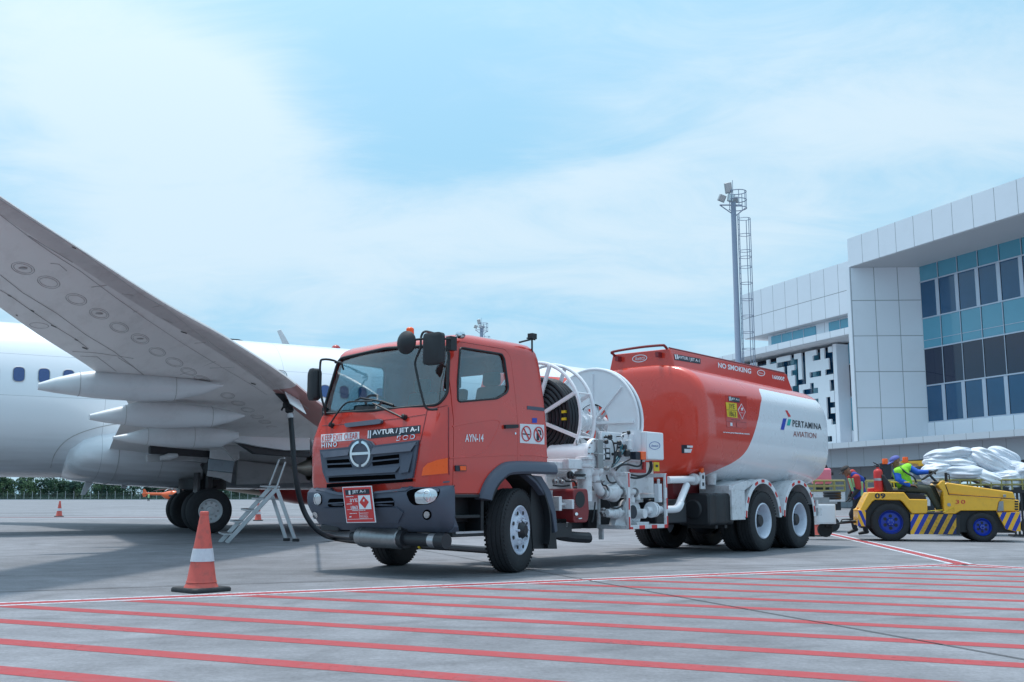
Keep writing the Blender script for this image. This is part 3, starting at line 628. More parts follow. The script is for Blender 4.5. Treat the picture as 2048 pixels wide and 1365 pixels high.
mb.prism([tp(*q,y=.0) for q in pl],(0,.12,0)); mb.build('mudguard_edge',M['plastic'],TR,bevel=.01)
mb=MB(); pl=[Z1(*q) for q in((1215,860),(1270,880),(1315,960),(1340,1080),(1350,1203),(1225,1203),(1210,1000))]; mb.prism([tp(*q,y=.10) for q in pl],(0,.03,0)); mb.box(.70,.73,.05,.5,.26,.85); mb.build('mudflap',M['black'],TR)
# ---- wheels
def tyre(mb,Rr,wd,n=56,lugs=True):
    h=wd/2; ri=Rr*.56
    prof=[(-h*.78,ri),(-h*.95,ri+.03),(-h*1.02,Rr*.78),(-h*.98,Rr*.90),(-h*.86,Rr*.965),(-h*.74,Rr*.99)]
    for k in range(4):
        a=-h*.66+k*h*.44
        prof+= [(a-h*.02,Rr*.995),(a,Rr*.975),(a+h*.05,Rr*.975),(a+h*.07,Rr)]
    prof+=[(h*.74,Rr*.99),(h*.86,Rr*.965),(h*.98,Rr*.90),(h*1.02,Rr*.78),(h*.95,ri+.03),(h*.78,ri)]
    mb.lathe((0,0,0),(0,1,0),prof,n,cap=False)
    if lugs:
        for k in range(n):
            a=2*PI*k/n
            for sg in(-1,1):
                c=Vector((math.cos(a)*Rr*.962,sg*h*.84,math.sin(a)*Rr*.962)); rot=Matrix.Rotation(-a,3,'Y')
                vs=[]; 
                mb.box(c.x-.007,c.x+.007,c.y-h*.13,c.y+h*.13,c.z-.012,c.z+.012,0,rot)
    return mb
def nuts(mb,y,r,k,s=.014,ln=.035,sg=-1):
    for i in range(k):
        a=2*PI*i/k; mb.rod((math.cos(a)*r,y,math.sin(a)*r),(math.cos(a)*r,y+sg*ln,math.sin(a)*r),s,s*.8,6)
def truckwheel(loc,rz,kind,parent,Rr=.50,wd=.27):
    o=tyre(MB(),Rr,wd).build('wheel',M['tyre'],parent); o.location=loc; o.rotation_euler=(0,0,rz); h=wd/2
    mb=MB(); rr=Rr*.56
    if kind=='front':
        mb.lathe((0,0,0),(0,1,0),[(-h*.92,rr+.015),(-h*.98,rr),(-h*.85,rr-.012),(-h*.5,rr-.03),(-h*.72,rr-.07),(-h*1.0,rr-.11),(-h*1.05,.12),(-h*1.0,.115)],44,cap=False); mb.lathe((0,0,0),(0,1,0),[(h*.9,rr),(-h*.4,rr-.02)],32,cap=False)
        rim=mb.build('rim',M['rimw'],o); mb=MB(); mb.lathe((0,0,0),(0,1,0),[(-h*.9,.12),(-h*1.15,.10),(-h*1.35,.085),(-h*1.5,.06),(-h*1.5,.01)],24); mb.build('hub',M['blackm'],o)
        mb=MB(); nuts(mb,-h*1.02,.145,8,.016,.045); mb.build('wheel_nut',M['rimw'],o)
        mb=MB()
        for i in range(8):
            a=2*PI*(i+.5)/8; c=Vector((math.cos(a)*.215,-h*.92,math.sin(a)*.215)); mb.rod(c,c+Vector((0,-.006,0)),.024,.024,12)
        mb.build('hand_hole',M['black'],o)
    elif kind=='dual':
        mb.lathe((0,0,0),(0,1,0),[(-h*.92,rr+.018),(-h*1.0,rr),(-h*.88,rr-.014),(-h*.6,rr-.03),(h*.2,rr-.045),(h*.55,rr-.06),(h*.62,rr-.10),(h*.66,.11),(h*.5,.10)],44,cap=False); mb.build('rim',M['rimw'],o)
        mb=MB(); mb.lathe((0,0,0),(0,1,0),[(h*.6,.12),(h*.2,.115),(0,.11),(-h*.5,.10),(-h*.62,.08),(-h*.62,.01)],24); mb.build('hub',M['blackm'],o); mb=MB(); nuts(mb,h*.6,.155,8,.016,.04); mb.build('wheel_nut',M['steel'],o)
    else:
        mb.lathe((0,0,0),(0,1,0),[(-h*.9,rr),(-h*.3,rr-.03),(-h*.2,.02)],24); mb.build('rim',M['rimw'],o)
    return o
truckwheel((.10,.15,.5),R(16),'front',TR)
truckwheel((.10,2.15,.5),R(16)+PI,'front',TR)
for s in(6.5,7.9):
    truckwheel((s,.14,.5),0,'dual',TR); truckwheel((s,.46,.5),0,'inner',TR); truckwheel((s,2.16,.5),PI,'dual',TR); truckwheel((s,1.84,.5),PI,'inner',TR)
# ---- tank
TC_W=CW; TH=1.2; TZ=2.08; TV=.94; TN=3.1
def tslope(s): return -.018*(s-4.6)
def tsec(s,k=1.0,n=72,hx=None):
    out=[]
    for i in range(n):
        a=2*PI*i/n; ca,sa=math.cos(a),math.sin(a)
        x=math.copysign(abs(ca)**(2/TN),ca)*(TH-(1-k)*.9); z=math.copysign(abs(sa)**(2/TN),sa)*(TV-(1-k)*.9)
        out.append(Vector((s,TC_W+x,TZ+z+tslope(s))))
    return out
T0,T1=4.60,9.16
st=[]
for ds,k in((-.13,.10),(-.127,.25),(-.12,.5),(-.105,.72),(-.085,.86),(-.06,.94),(-.03,.975),(.02,.997),(.05,1)): st.append((T0+ds,k))
for s in np.linspace(T0+.3,T1-.3,12): st.append((s,1))
for ds,k in((-.05,1),(-.02,.997),(.03,.975),(.06,.94),(.085,.86),(.105,.72),(.12,.5),(.127,.25),(.13,.10)): st.append((T1+ds,k))
def tw(z,s): # near-side w of the tank at height z
    q=min(1,abs((z-TZ-tslope(s))/TV)); return TC_W-TH*(1-q**TN)**(1/TN)
def th(px,py,off=.004):
    p=tp(px,py,y=0.0)
    for _ in range(12): p=tp(px,py,y=tw(p.z,p.x))
    return Vector((p.x,p.y-off,p.z))
# livery boundary in (z -> s), found on the surveyed surface
Z5=lambda x,y:(1340+x/6.203,740+y/6.203)
bpts=sorted([(th(*Z5(*q)).z,th(*Z5(*q)).x) for q in((1133,330),(1122,440),(1098,590),(1062,730),(1010,880),(950,1000),(880,1080),(780,1150),(680,1200),(600,1236))])
ztop=th(*Z5(1400,288)).z
print('livery',bpts,ztop,[th(*Z5(*q)).z for q in((1200,262),(1600,318),(1800,350))])
def tank_mat():
    m=mat('tank_livery_paint',(.66,.046,.022),.28,0,.05,1.2,coat=.7,dirt=.10,dirtc=(.33,.05,.03)); t=m.node_tree; L=t.links.new; b=t.nodes['Principled BSDF']; src=b.inputs['Base Color'].links[0].from_socket
    tc=N(t,'ShaderNodeTexCoord'); sp=N(t,'ShaderNodeSeparateXYZ'); L(tc.outputs['Object'],sp.inputs[0]); X,Y,Z=sp.outputs
    fc=N(t,'ShaderNodeFloatCurve'); cv=fc.mapping.curves[0]; z0,z1=1.0,3.1; s0,s1=4.0,9.0
    pts=[(0,(bpts[0][1]-.5-s0)/(s1-s0))]+[((z-z0)/(z1-z0),(s-s0)/(s1-s0)) for z,s in bpts]+[(1,(bpts[-1][1]-s0)/(s1-s0))]
    while len(cv.points)<len(pts): cv.points.new(.5,.5)
    for p,q in zip(cv.points,pts): p.location=q; p.handle_type='AUTO'
    fc.mapping.update(); zt=ztop
    L(mathn(t,'DIVIDE',mathn(t,'SUBTRACT',Z,z0),z1-z0,clamp=True),fc.inputs['Value'])
    sb=mathn(t,'ADD',mathn(t,'MULTIPLY',fc.outputs[0],s1-s0),s0)
    ds=mathn(t,'SUBTRACT',X,sb); dz=mathn(t,'SUBTRACT',mathn(t,'ADD',zt,mathn(t,'MULTIPLY',mathn(t,'SUBTRACT',X,7.0),-.018)),Z)
    # rounded corner of radius r
    r=.14; a=mathn(t,'MAXIMUM',mathn(t,'SUBTRACT',r,ds),0); c=mathn(t,'MAXIMUM',mathn(t,'SUBTRACT',r,dz),0)
    dist=mathn(t,'SQRT',mathn(t,'ADD',mathn(t,'MULTIPLY',a,a),mathn(t,'MULTIPLY',c,c)))
    w=mathn(t,'LESS_THAN',dist,r)
    mx=N(t,'ShaderNodeMix',data_type='RGBA'); L(w,mx.inputs[0]); L(src,mx.inputs[6])
    nn=N(t,'ShaderNodeTexNoise'); L(tc.outputs['Object'],nn.inputs['Vector']); nn.inputs['Scale'].default_value=2; nn.inputs['Detail'].default_value=6
    lowtone=mathn(t,'MULTIPLY',mathn(t,'MULTIPLY',mathn(t,'SUBTRACT',1.75,Z,clamp=True),nn.outputs[0]),.7,clamp=True)  # white turns greyer in noise patches towards the tank bottom
    mw=N(t,'ShaderNodeMix',data_type='RGBA'); L(lowtone,mw.inputs[0]); mw.inputs[6].default_value=(.80,.82,.86,1); mw.inputs[7].default_value=(.42,.39,.36,1)
    L(mw.outputs[2],mx.inputs[7]); L(mx.outputs[2],b.inputs['Base Color']); return m
M['tank']=tank_mat()
mb=MB(); mb.loft([tsec(s,k) for s,k in st]); tank=mb.build('tank',M['tank'],TR,smooth=60)
# tank saddle and skirt, feet
mb=MB(); mb.box(4.7,9.0,.66,1.64,.86,1.24); mb.build('tank_subframe',M['dkred'],TR,bevel=.01)
for q in((770,1305,960,1180),(1235,1310,1450,1190)):
    a=tp(*Z5(q[2],q[3]),y=.28); mb=MB(); mb.prism([(a.x-.55,.55,1.13),(a.x-.5,.22,1.34),(a.x+.06,.20,1.36),(a.x+.1,.50,1.13)],(0,0,-.02)); mb.prism([(a.x-.03,.16,1.42),(a.x-.03,.70,1.0),(a.x-.03,.70,1.24),(a.x-.03,.35,1.36)],(.035,0,0)); mb.build('tank_bracket',M['whiteclean'],TR,bevel=.005)
# top cofferdam
_h0=tp(1337,697,y=.6); _h1=tp(1571,748,y=.6); print('coff',_h0,_h1)
hz=lambda s:float(_h0.z+(_h1.z-_h0.z)*(s-_h0.x)/(_h1.x-_h0.x))
mb=MB(); ra=[]
for s in(4.60,8.86):
    zt=hz(s); bz=2.88+tslope(s); o=.10 if s>8 else 0
    ra.append([Vector((s+o,.50,bz)),Vector((s,.60,zt)),Vector((s,1.70,zt)),Vector((s+o,1.80,bz))])
mb.loft(ra); coff=mb.build('cofferdam',M['tankred'],TR,bevel=.012)
mb=MB(); mb.tube(smoothpath([(4.62,.66,hz(4.6)+.0),(4.55,.66,hz(4.6)+.04),(4.50,.70,hz(4.6)+.05),(4.50,1.1,hz(4.6)+.055),(4.50,1.62,hz(4.6)+.03),(4.55,1.66,hz(4.6)),(4.62,1.66,hz(4.6)-.03)],4),.022,8); mb.tube([(4.62,.62,hz(4.6)+.01),(8.8,.62,hz(8.8)+.012)],.018,8)
for w in(.78,1.56): mb.box(4.50,4.60,w-.03,w+.03,hz(4.6)-.13,hz(4.6)-.05)
mb.build('cofferdam_rail',M['dkred'],coff)
# ---- writing on tank and cab
def cf(px,py,off=.004): # cofferdam side
    p=tp(px,py,y=.55)
    for _ in range(8):
        zt=hz(p.x); bz=2.88+tslope(p.x); k=(p.z-bz)/(zt-bz); p=tp(px,py,y=.50+.10*k)
    return Vector((p.x,p.y-off,p.z))
Z3=lambda x,y:(1200+x/3.102,680+y/3.102)
z3=lambda q:[Z3(*p) for p in q]
def sign(name,surf,q,st,mt,parent,bold=.02,off=.004,space=1.0):
    mb=MB(); text_on(mb,st,q,lambda x,y:surf(x,y,off),0,bold,space); return mb.build(name,mt,parent,smooth=0,clean=False)
def smallprint(surf,q,mt,parent,off,k=5): # print too small to read: broken thin bars
    mb=MB(); xs=sorted([random.random() for _ in range(k)]); random.seed(int(q[0][0]*7))
    e=[0]+[ (i+random.uniform(.25,.75))/k for i in range(1,k)]+[1.0]
    for i in range(len(e)-1):
        a,b=e[i],e[i+1]-.035
        if b>a: mb.add([surf(*bil(q,u,v),off) for u,v in((a,.15),(b,.15),(b,.85),(a,.85))],[(0,1,2,3)])
    return mb.build('small_print',mt,parent,smooth=0,clean=False)
def plate(name,surf,q,mt,parent,off=.003,thick=.004,step=12): mb=MB(); patch(mb,q,surf,off,thick,step); return mb.build(name,mt,parent,smooth=30)
p1=plate('nameplate',cf,z3([(458,88),(622,118),(622,150),(462,124)]),M['signk'],coff,.006)
sign('lettering',cf,z3([(480,97),(614,122),(614,146),(482,121)]),'AVTUR / JET A-1',M['signw'],coff,.02,.011)
mb=MB(); 
for x in(458,470): patch(mb,z3([(x,90),(x+8,92),(x+14,122),(x+6,120)]),cf,.0115,0,20)
mb.build('stripe',M['signw'],coff)
sign('lettering',cf,z3([(730,140),(936,180),(936,212),(732,172)]),'NO SMOKING',M['signw'],coff,.03,.005)
sign('lettering',cf,z3([(1068,216),(1142,230),(1142,256),(1070,242)]),'16000ℓ',M['signw'],coff,.03,.005)
mb=MB(); ringpatch(mb,[Z3(*p) for p in ellpx(998,206,25,19,28,.2)],[Z3(*p) for p in ellpx(998,206,21,15,28,.2)],lambda x,y,o:cf(x,y,o),.005); mb.build('oval_badge',M['signw'],coff)
sign('lettering',cf,z3([(984,198),(1012,204),(1012,214),(984,208)]),'Aweco',M['signw'],coff,.0,.005)
fc_=lambda x,y,off=.004:(lambda p:Vector((p.x-off,p.y,p.z)))(tp(x,y,x=4.60))
mb=MB(); ringpatch(mb,[Z3(*p) for p in ellpx(247,116,47,24,32,-.12)],[Z3(*p) for p in ellpx(247,116,42,19,32,-.12)],fc_,.005); mb.build('oval_badge',M['signw'],coff)
sign('lettering',fc_,z3([(218,104),(278,96),(278,124),(218,132)]),'Aweco',M['signw'],coff,0,.005)
P5=lambda q:[Z5(*p) for p in q]
sign('lettering',th,P5([(1518,622),(1872,672),(1876,745),(1520,706)]),'PERTAMINA',M['signk'],tank,.012,.006,1.12)
M['signbr']=mat('sign_brown_red',(.30,.09,.08),.5)
sign('lettering',th,P5([(1528,760),(1812,786),(1812,852),(1528,828)]),'AVIATION',M['signbr'],tank,0,.006)
M['lblue']=mat('logo_blue',(.02,.05,.42),.45); M['lgreen']=mat('logo_green',(.0,.42,.40),.45); M['lred']=mat('logo_red',(.62,.04,.05),.45)
for q,mm in(([(1402,604),(1444,604),(1412,746),(1370,742)],'lblue'),([(1466,612),(1502,616),(1484,694),(1448,690)],'lgreen'),([(1428,502),(1452,504),(1498,580),(1468,586)],'lred')):
    plate('logo',th,P5(q),M[mm],tank,.005,.002,40)
plate('placard',th,P5([(680,318),(948,330),(948,722),(700,712)]),M['cabred'],tank,.005,.003,14)
plate('placard_header',th,P5([(720,328),(858,350),(858,410),(722,388)]),M['signk'],tank,.009,.003)
sign('lettering',th,P5([(752,346),(850,362),(850,394),(752,378)]),'JET A-1',M['signw'],tank,.02,.012)
mb=MB()
for x in(722,737): patch(mb,P5([(x,334),(x+8,334),(x+14,384),(x+6,384)]),th,.0125,0,20)
mb.build('stripe',M['signw'],tank)
plate('hazard_panel',th,P5([(686,402),(820,416),(832,600),(706,582)]),M['signy'],tank,.009,.003)
sign('lettering',th,P5([(722,420),(792,428),(795,486),(725,480)]),'3YE',M['signk'],tank,.0,.013)
sign('lettering',th,P5([(722,512),(808,522),(812,584),(726,574)]),'1863',M['signk'],tank,.0,.013)
plate('divider',th,P5([(696,494),(828,504),(828,508),(696,498)]),M['signk'],tank,.0125,.002)
plate('diamond',th,P5([(880,420),(932,520),(892,616),(836,500)]),M['signw'],tank,.009,.002,14)
plate('diamond_face',th,P5([(881,432),(925,520),(891,603),(843,502)]),M['signr'],tank,.011,.002,14)
def flame(mb,surf,cx,cy,s,off):
    pl=[(0,-1.0),(.25,-.55),(.5,-.75),(.62,-.1),(.45,.45),(0,.62),(-.45,.45),(-.6,0),(-.42,-.5),(-.25,-.2)]
    patch(mb,[(cx+a*s,cy+b*s) for a,b in pl],surf,off,0,30); patch(mb,[(cx-.7*s,cy+.8*s),(cx+.7*s,cy+.8*s),(cx+.7*s,cy+.98*s),(cx-.7*s,cy+.98*s)],surf,off,0,30)
mb=MB(); flame(mb,th,*Z5(884,486),3.6,.0135); mb.build('flame_symbol',M['signw'],tank)
smallprint(th,P5([(864,528),(904,534),(904,540),(864,534)]),M['signw'],tank,.0135,2)
plate('divider',th,P5([(706,636),(940,652),(940,656),(706,640)]),M['dkred'],tank,.0095,.002)
smallprint(th,P5([(756,614),(874,624),(874,632),(756,622)]),M['signk'],tank,.0095,4)
plate('small_label',th,P5([(742,656),(768,658),(770,698),(744,696)]),M['signw'],tank,.0095,.002)
plate('divider',th,P5([(816,650),(820,650),(824,712),(820,712)]),M['dkred'],tank,.0095,.002)
sign('lettering',th,P5([(652,764),(985,788),(985,812),(652,786)]),'www.pertamina.com',M['signw'],tank,.05,.006,1.0)
def tf_(x,y,off=.004): # front dish of the tank, outer zone
    lo,hi=4.3,4.9
    p=tp(x,y,x=4.475); q=max(abs((p.y-TC_W)/TH)**TN+abs((p.z-TZ)/TV)**TN,1e-6)**(1/TN)
    for _ in range(5):
        q=max(abs((p.y-TC_W)/TH)**TN+abs((p.z-TZ)/TV)**TN,1e-6)**(1/TN); d=float(np.interp(q,[.1,.4,.63,.79,.88,.94,.975],[-.13,-.125,-.115,-.10,-.07,-.03,.03])); p=tp(x,y,x=T0+d)
    return Vector((p.x-off-.004,p.y,p.z))
plate('data_plate',tf_,z3([(506,652),(608,654),(608,704),(508,704)]),M['signk'],tank,.004,.003,6)
plate('data_label',tf_,z3([(543,656),(606,658),(606,671),(543,669)]),M['signw'],tank,.009,.003,8)
plate('data_label',tf_,z3([(526,677),(606,679),(606,702),(526,700)]),M['signw'],tank,.009,.003,8)
# cab writing
K=lambda q:[Z1(*p) for p in q]
def chk(x,y,off=.004): return ch(x,y,off)
a=plate('nameplate',ch,K([(112,603),(312,588),(312,630),(112,645)]),M['signw'],cabo,.004,.004)
sign('lettering',ch,K([(118,606),(306,592),(306,625),(118,641)]),'KEEP EXIT CLEAR',M['signr'],cabo,.0,.010)
a=plate('nameplate',ch,K([(360,580),(634,553),(632,596),(358,626)]),M['signk'],cabo,.004,.004)
sign('lettering',ch,K([(384,580),(628,560),(628,592),(384,614)]),'AVTUR / JET A-1',M['signw'],cabo,.02,.010)
mb=MB()
for x in(360,371): patch(mb,K([(x,582),(x+6,581),(x+4,622),(x-2,623)]),ch,.0105,0,20)
mb.build('stripe',M['signw'],cabo)
sign('lettering',ch,K([(116,649),(198,640),(198,666),(116,674)]),'HINO',M['chrome'],cabo,.03,.010,1.25)
sign('lettering',ch,K([(510,610),(608,600),(606,625),(508,636)]),'500',M['chrome'],cabo,.0,.010,1.1)
sign('lettering',ch,K([(515,614),(603,604),(601,621),(513,632)]),'500',M['signr'],cabo,-.01,.013,1.1)
sign('lettering',wnear,K([(866,600),(962,600),(961,640),(865,641)]),'AYN-14',M['signw'],dooro,.02,.006)
a=plate('sticker',wnear,K([(1154,546),(1280,552),(1282,655),(1154,646)]),M['signw'],cabo,.004,.003,40)
for cx,cy in((1186,598),(1250,602)):
    mb=MB(); E1=lambda rx,ry:[Z1(*p) for p in ellpx(cx,cy,rx,ry,28)]
    ringpatch(mb,E1(26,41),E1(21,35),wnear,.0095); patch(mb,[Z1(cx-18,cy-28),Z1(cx-13,cy-33),Z1(cx+18,cy+28),Z1(cx+13,cy+33)],wnear,.0095,0,30); mb.build('prohibition_ring',M['signr'],a)
    mb=MB()
    if cx<1200: patch(mb,K([(1166,596),(1204,600),(1204,606),(1166,602)]),wnear,.0075,0,30)
    else:
        patch(mb,K([(1240,595),(1252,595),(1254,634),(1240,634)]),wnear,.0075,0,30); patch(mb,K([(1246,575),(1262,582),(1266,606),(1259,606),(1256,588),(1246,582)]),wnear,.0075,0,30)
    mb.build('pictogram',M['signk'],a)
plate('sticker',wnear,K([(1218,516),(1243,516),(1243,541),(1218,541)]),M['lblue'],cabo,.004,.002,40)
plate('vent_strip',wnear,K([(1192,452),(1280,462),(1280,480),(1192,470)]),M['plastic'],cabo,.006,.006,40)
# hazard board on the bumper
hb=lambda x,y,off=.004:(lambda p:Vector((p.x-off,p.y,p.z)))(tp(x,y,x=-1.49+0.0))
Z6=lambda x,y:(600+x/4.266,820+y/4.266)
Q6=lambda q:[Z6(*p) for p in q]
mb=MB(); patch(mb,Q6([(360,660),(610,648),(648,962),(398,966)]),hb,.0,.006,60); hz_=mb.build('hazard_board',M['signw'],TR)
tag(hz_,'tilted red fuel hazard board on the bumper')
plate('board_face',hb,Q6([(368,667),(604,656),(640,955),(404,959)]),M['signr'],hz_,.004,.003,80)
plate('board_header',hb,Q6([(388,686),(592,676),(598,718),(393,728)]),M['signk'],hz_,.008,.003,80)
sign('lettering',hb,Q6([(450,688),(562,682),(566,712),(454,720)]),'JET A-1',M['signw'],hz_,.02,.0125)
plate('stripe',hb,Q6([(420,690),(434,689),(438,724),(424,725)]),M['signw'],hz_,.0125,.002,80)
sign('lettering',hb,Q6([(428,760),(494,757),(497,786),(431,789)]),'3YE',M['signw'],hz_,.02,.009)
sign('lettering',hb,Q6([(438,820),(496,817),(499,846),(441,849)]),'1863',M['signw'],hz_,.02,.009)
smallprint(hb,Q6([(396,739),(462,736),(463,744),(397,747)]),M['signw'],hz_,.009,2)
smallprint(hb,Q6([(402,801),(450,798),(451,806),(403,809)]),M['signw'],hz_,.009,2)
plate('diamond_panel',hb,Q6([(498,732),(600,728),(614,846),(510,850)]),M['signw'],hz_,.008,.002,80)
plate('diamond',hb,Q6([(546,736),(592,786),(560,842),(512,790)]),M['signr'],hz_,.0105,.002,80)
mb=MB(); flame(mb,hb,*Z6(551,772),3.0,.0135); mb.build('flame_symbol',M['signw'],hz_)
for q,tx in(((450,856,566,866),'CONTACT NUMBER'),((428,880,492,892),'DANGEROUS'),((426,902,444,928),'8'),((514,878,590,888),'IN EMERGENCY'),((516,896,586,904),'CALL FIRE'),((518,908,588,916),'SERVICE'),((520,920,590,930),'JAKARTA')):
    h_=(q[3]-q[1])*.22; smallprint(hb,Q6([(q[0],q[1]+h_),(q[2],q[1]-3+h_),(q[2]+2,q[3]-3-h_),(q[0]+2,q[3]-h_)]),M['signw'],hz_,.009,3)
mb=MB()
for q in(((404,854),(618,846)),((412,936),(626,930))): patch(mb,Q6([(q[0][0],q[0][1]-2),(q[1][0],q[1][1]-2),(q[1][0],q[1][1]+1),(q[0][0],q[0][1]+1)]),hb,.009,0,200)
patch(mb,Q6([(508,868),(511,868),(519,932),(516,932)]),hb,.009,0,200); mb.build('board_rule',M['signw'],hz_)
# ---- equipment between cab and tank
ZB=lambda x,y:(1060+x/6.204,700+y/6.204)      # reel close-up
ZC=lambda x,y:(1100+x/6.204,860+y/6.204)      # pump bay close-up
ZD=lambda x,y:(1200+x/4.267,900+y/4.267)      # rear bogie close-up
def ringtube(mb,c,r,tr,ax=0,n=48,m=8): mb.tube([Vector(c)+Vector((0,math.cos(a)*r,math.sin(a)*r)) for a in [2*PI*i/n for i in range(n)]],tr,m,closed=True)
# reel 1: open spoked reel with wound black hose
RC=Vector((2.0,1.16,1.99)); RR=.80
mb=MB()
for dx in(-.16,.16):
    ringtube(mb,RC+Vector((dx,0,0)),RR,.026)
    for k in range(8):
        a=2*PI*k/8+.36; d=Vector((0,math.cos(a),math.sin(a))); t=Vector((0,-d.z,d.y)); c=RC+Vector((dx,0,0))
        mb.prism([c+d*.10+t*.024,c+d*(RR-.01)+t*.024,c+d*(RR-.01)-t*.024,c+d*.10-t*.024],(.035*(1 if dx>0 else -1),0,0))
for k in range(8):
    a=2*PI*k/8+.36; d=Vector((0,math.cos(a),math.sin(a))); mb.rod(RC+Vector((-.16,0,0))+d*RR,RC+Vector((.16,0,0))+d*RR,.012,n=8)
mb.lathe(RC-Vector((.22,0,0)),(1,0,0),[(0,.05),(.01,.13),(.05,.13),(.06,.18),(.38,.18),(.39,.13),(.44,.13),(.45,.05)],28)
reel=mb.build('hose_reel',M['reelwhite'],TR)
mb=MB()
for j in range(6):
    for i in range(4): ringtube(mb,RC+Vector((-.105+i*.07,0,0)),.24+j*.066,.034,n=44,m=8)
mb.build('wound_hose',M['hose'],reel)
mb=MB()
for dz in(.06,-.04): mb.box(RC.x-.15,RC.x-.10,RC.y-.53,RC.y-.46,RC.z+dz,RC.z+dz+.035)
mb.build('hose_mark',M['signy'],reel)
# reel 2: solid disc with a central opening
RC2=Vector((3.2,1.10,2.0)); R2=.82
mb=MB()
for dx in(-.05,.06):
    c=RC2+Vector((dx,0,0)); n=56
    mb.loft([[c+Vector((x,math.cos(a)*r,math.sin(a)*r)) for a in [2*PI*i/n for i in range(n)]] for x,r in((0,.29),(0,R2),(.012,R2),(.012,.29),(0,.29))],cap=False)
    ringtube(mb,c,R2,.022,n=56)
    for k in range(8):
        a=2*PI*k/8+.02; d=Vector((0,math.cos(a),math.sin(a))); t=Vector((0,-d.z,d.y)); sg=-1 if dx<0 else 1
        mb.prism([c+d*.10+t*.018,c+d*(R2-.07)+t*.018,c+d*(R2-.07)-t*.018,c+d*.10-t*.018],(.03*sg,0,0))
ringtube(mb,RC2,R2-.03,.02,n=56)
mb.lathe(RC2-Vector((.20,0,0)),(1,0,0),[(0,.05),(.01,.12),(.05,.12),(.06,.09),(.30,.09),(.31,.12),(.4,.12)],24)
reel2=mb.build('hose_reel',M['reelwhite'],TR)
mb=MB(); ringtube(mb,RC2+Vector((0,.0,0)),.30,.035,n=40); ringtube(mb,RC2+Vector((.05,0,0)),.34,.035,n=40); mb.build('wound_hose',M['hose'],reel2)
mb=MB()
mb.tube(smoothpath([RC2+Vector((-.18,0,0)),RC2+Vector((-.34,.02,0)),RC2+Vector((-.46,.14,-.05)),RC2+Vector((-.55,.34,-.14)),RC2+Vector((-.55,.40,-.5))],5),.075,12); mb.lathe(RC2-Vector((.26,0,0)),(1,0,0),[(0,.13),(.03,.13)],20); mb.lathe(RC2-Vector((.36,0,0)),(1,0,0),[(0,.10),(.03,.10)],20)
mb.tube(smoothpath([RC2+Vector((.0,.12,.10)),RC2+Vector((.0,.16,.22)),RC2+Vector((.0,-.0,.26)),RC2+Vector((.0,-.10,.1))],5),.035,8)
mb.build('swivel_pipe',M['reelwhite'],reel2)
# reel supports, deck
mb=MB()
for x in(1.72,2.28): mb.prism([(x,.85,.95),(x,1.05,1.95),(x,1.27,1.95),(x,1.5,.95)],(.04,0,0))
for x in(3.5,): mb.prism([(x,.55,.95),(x,.98,2.0),(x,1.22,2.0),(x,1.65,.95)],(.04,0,0))
mb.box(.85,3.9,.45,1.95,.88,.95); a=tp(*ZC(232,360),y=.2); b=tp(*ZC(415,490),y=.2); mb.box(a.x,b.x,.2,.6,b.z,a.z); mb.box(.95,a.x,.3,.7,b.z,b.z+.09)
mb.build('reel_stand',M['white'],TR,bevel=.006)
# equipment deck rails and brackets peeking behind the cab
mb=MB(); mb.box(.9,2.3,.42,.50,.72,.98); mb.box(1.0,1.06,.1,.46,.72,.9); mb.box(1.25,1.45,.08,.42,.74,.86); mb.rod((1.02,.2,.8),(1.5,.2,.8),.02); mb.build('deck_rail',M['white'],TR,bevel=.005)
# filter vessel
vc=tp(*ZC(575,300),y=.16); VX=vc.x; VZ=vc.z; print('vessel',vc)
mb=MB(); mb.lathe((VX,.16,VZ),(0,1,0),[(0,.02),(.0,.205),(.045,.215),(.05,.205),(.055,.155),(.10,.150),(.75,.150),(.80,.10),(.82,.02)],36); vs=mb.build('filter_vessel',M['whiteclean'],TR)
mb=MB(); nuts(mb,0,.185,14,.012,.022); o=mb.build('flange_bolts',M['steel'],vs); o.location=(VX,.162,VZ)
mb=MB(); mb.rod((VX-.02,.16,VZ),(VX-.02,.12,VZ),.04); mb.rod((VX-.16,.12,VZ),(VX+.08,.12,VZ),.012); mb.tube([Vector((VX+math.cos(a)*.05-.05,.42,VZ+.16+math.sin(a)*.05)) for a in [2*PI*i/14 for i in range(14)]],.01,6,closed=True); mb.build('vessel_latch',M['steel'],vs)
a=tp(*ZC(585,120),y=.12); b=tp(*ZC(660,480),y=.12)
mb=MB(); mb.box(a.x,b.x,.11,.13,b.z,a.z); mb.build('gauge_plate',M['steel'],TR,bevel=.006)
mb=MB(); mb.box(a.x+.02,b.x-.02,.10,.112,(a.z+b.z)/2-.004,(a.z+b.z)/2+.004); mb.build('plate_edge',M['white'],TR)
# panel board behind the valves
bp0=tp(*ZC(640,20),y=.32); bp1=tp(*ZC(1180,400),y=.32)
mb=MB(); mb.box(bp0.x,bp1.x,.32,.36,bp1.z,bp0.z); board=mb.build('valve_board',M['whiteclean'],TR,bevel=.006)
a=tp(*ZC(668,225),y=.30); b=tp(*ZC(742,372),y=.30)
mb=MB(); mb.box(a.x,b.x,.29,.31,b.z,a.z); sc=mb.build('counter_window',M['signk'],board,bevel=.004)
mb=MB()
for k in range(4): mb.box(b.x-.10,b.x-.03,.283,.29,b.z+.03+k*.07,b.z+.075+k*.07)
mb.build('counter_label',M['signw'],sc)
def pipe(name,pts,r,mt,k=5,n=12,parent=TR): mb=MB(); mb.tube(smoothpath(pts,k),r,n); return mb.build(name,mt,parent,smooth=60)
cyl_t=tp(*ZC(975,40),y=.24); cyl_b=tp(*ZC(975,330),y=.24)
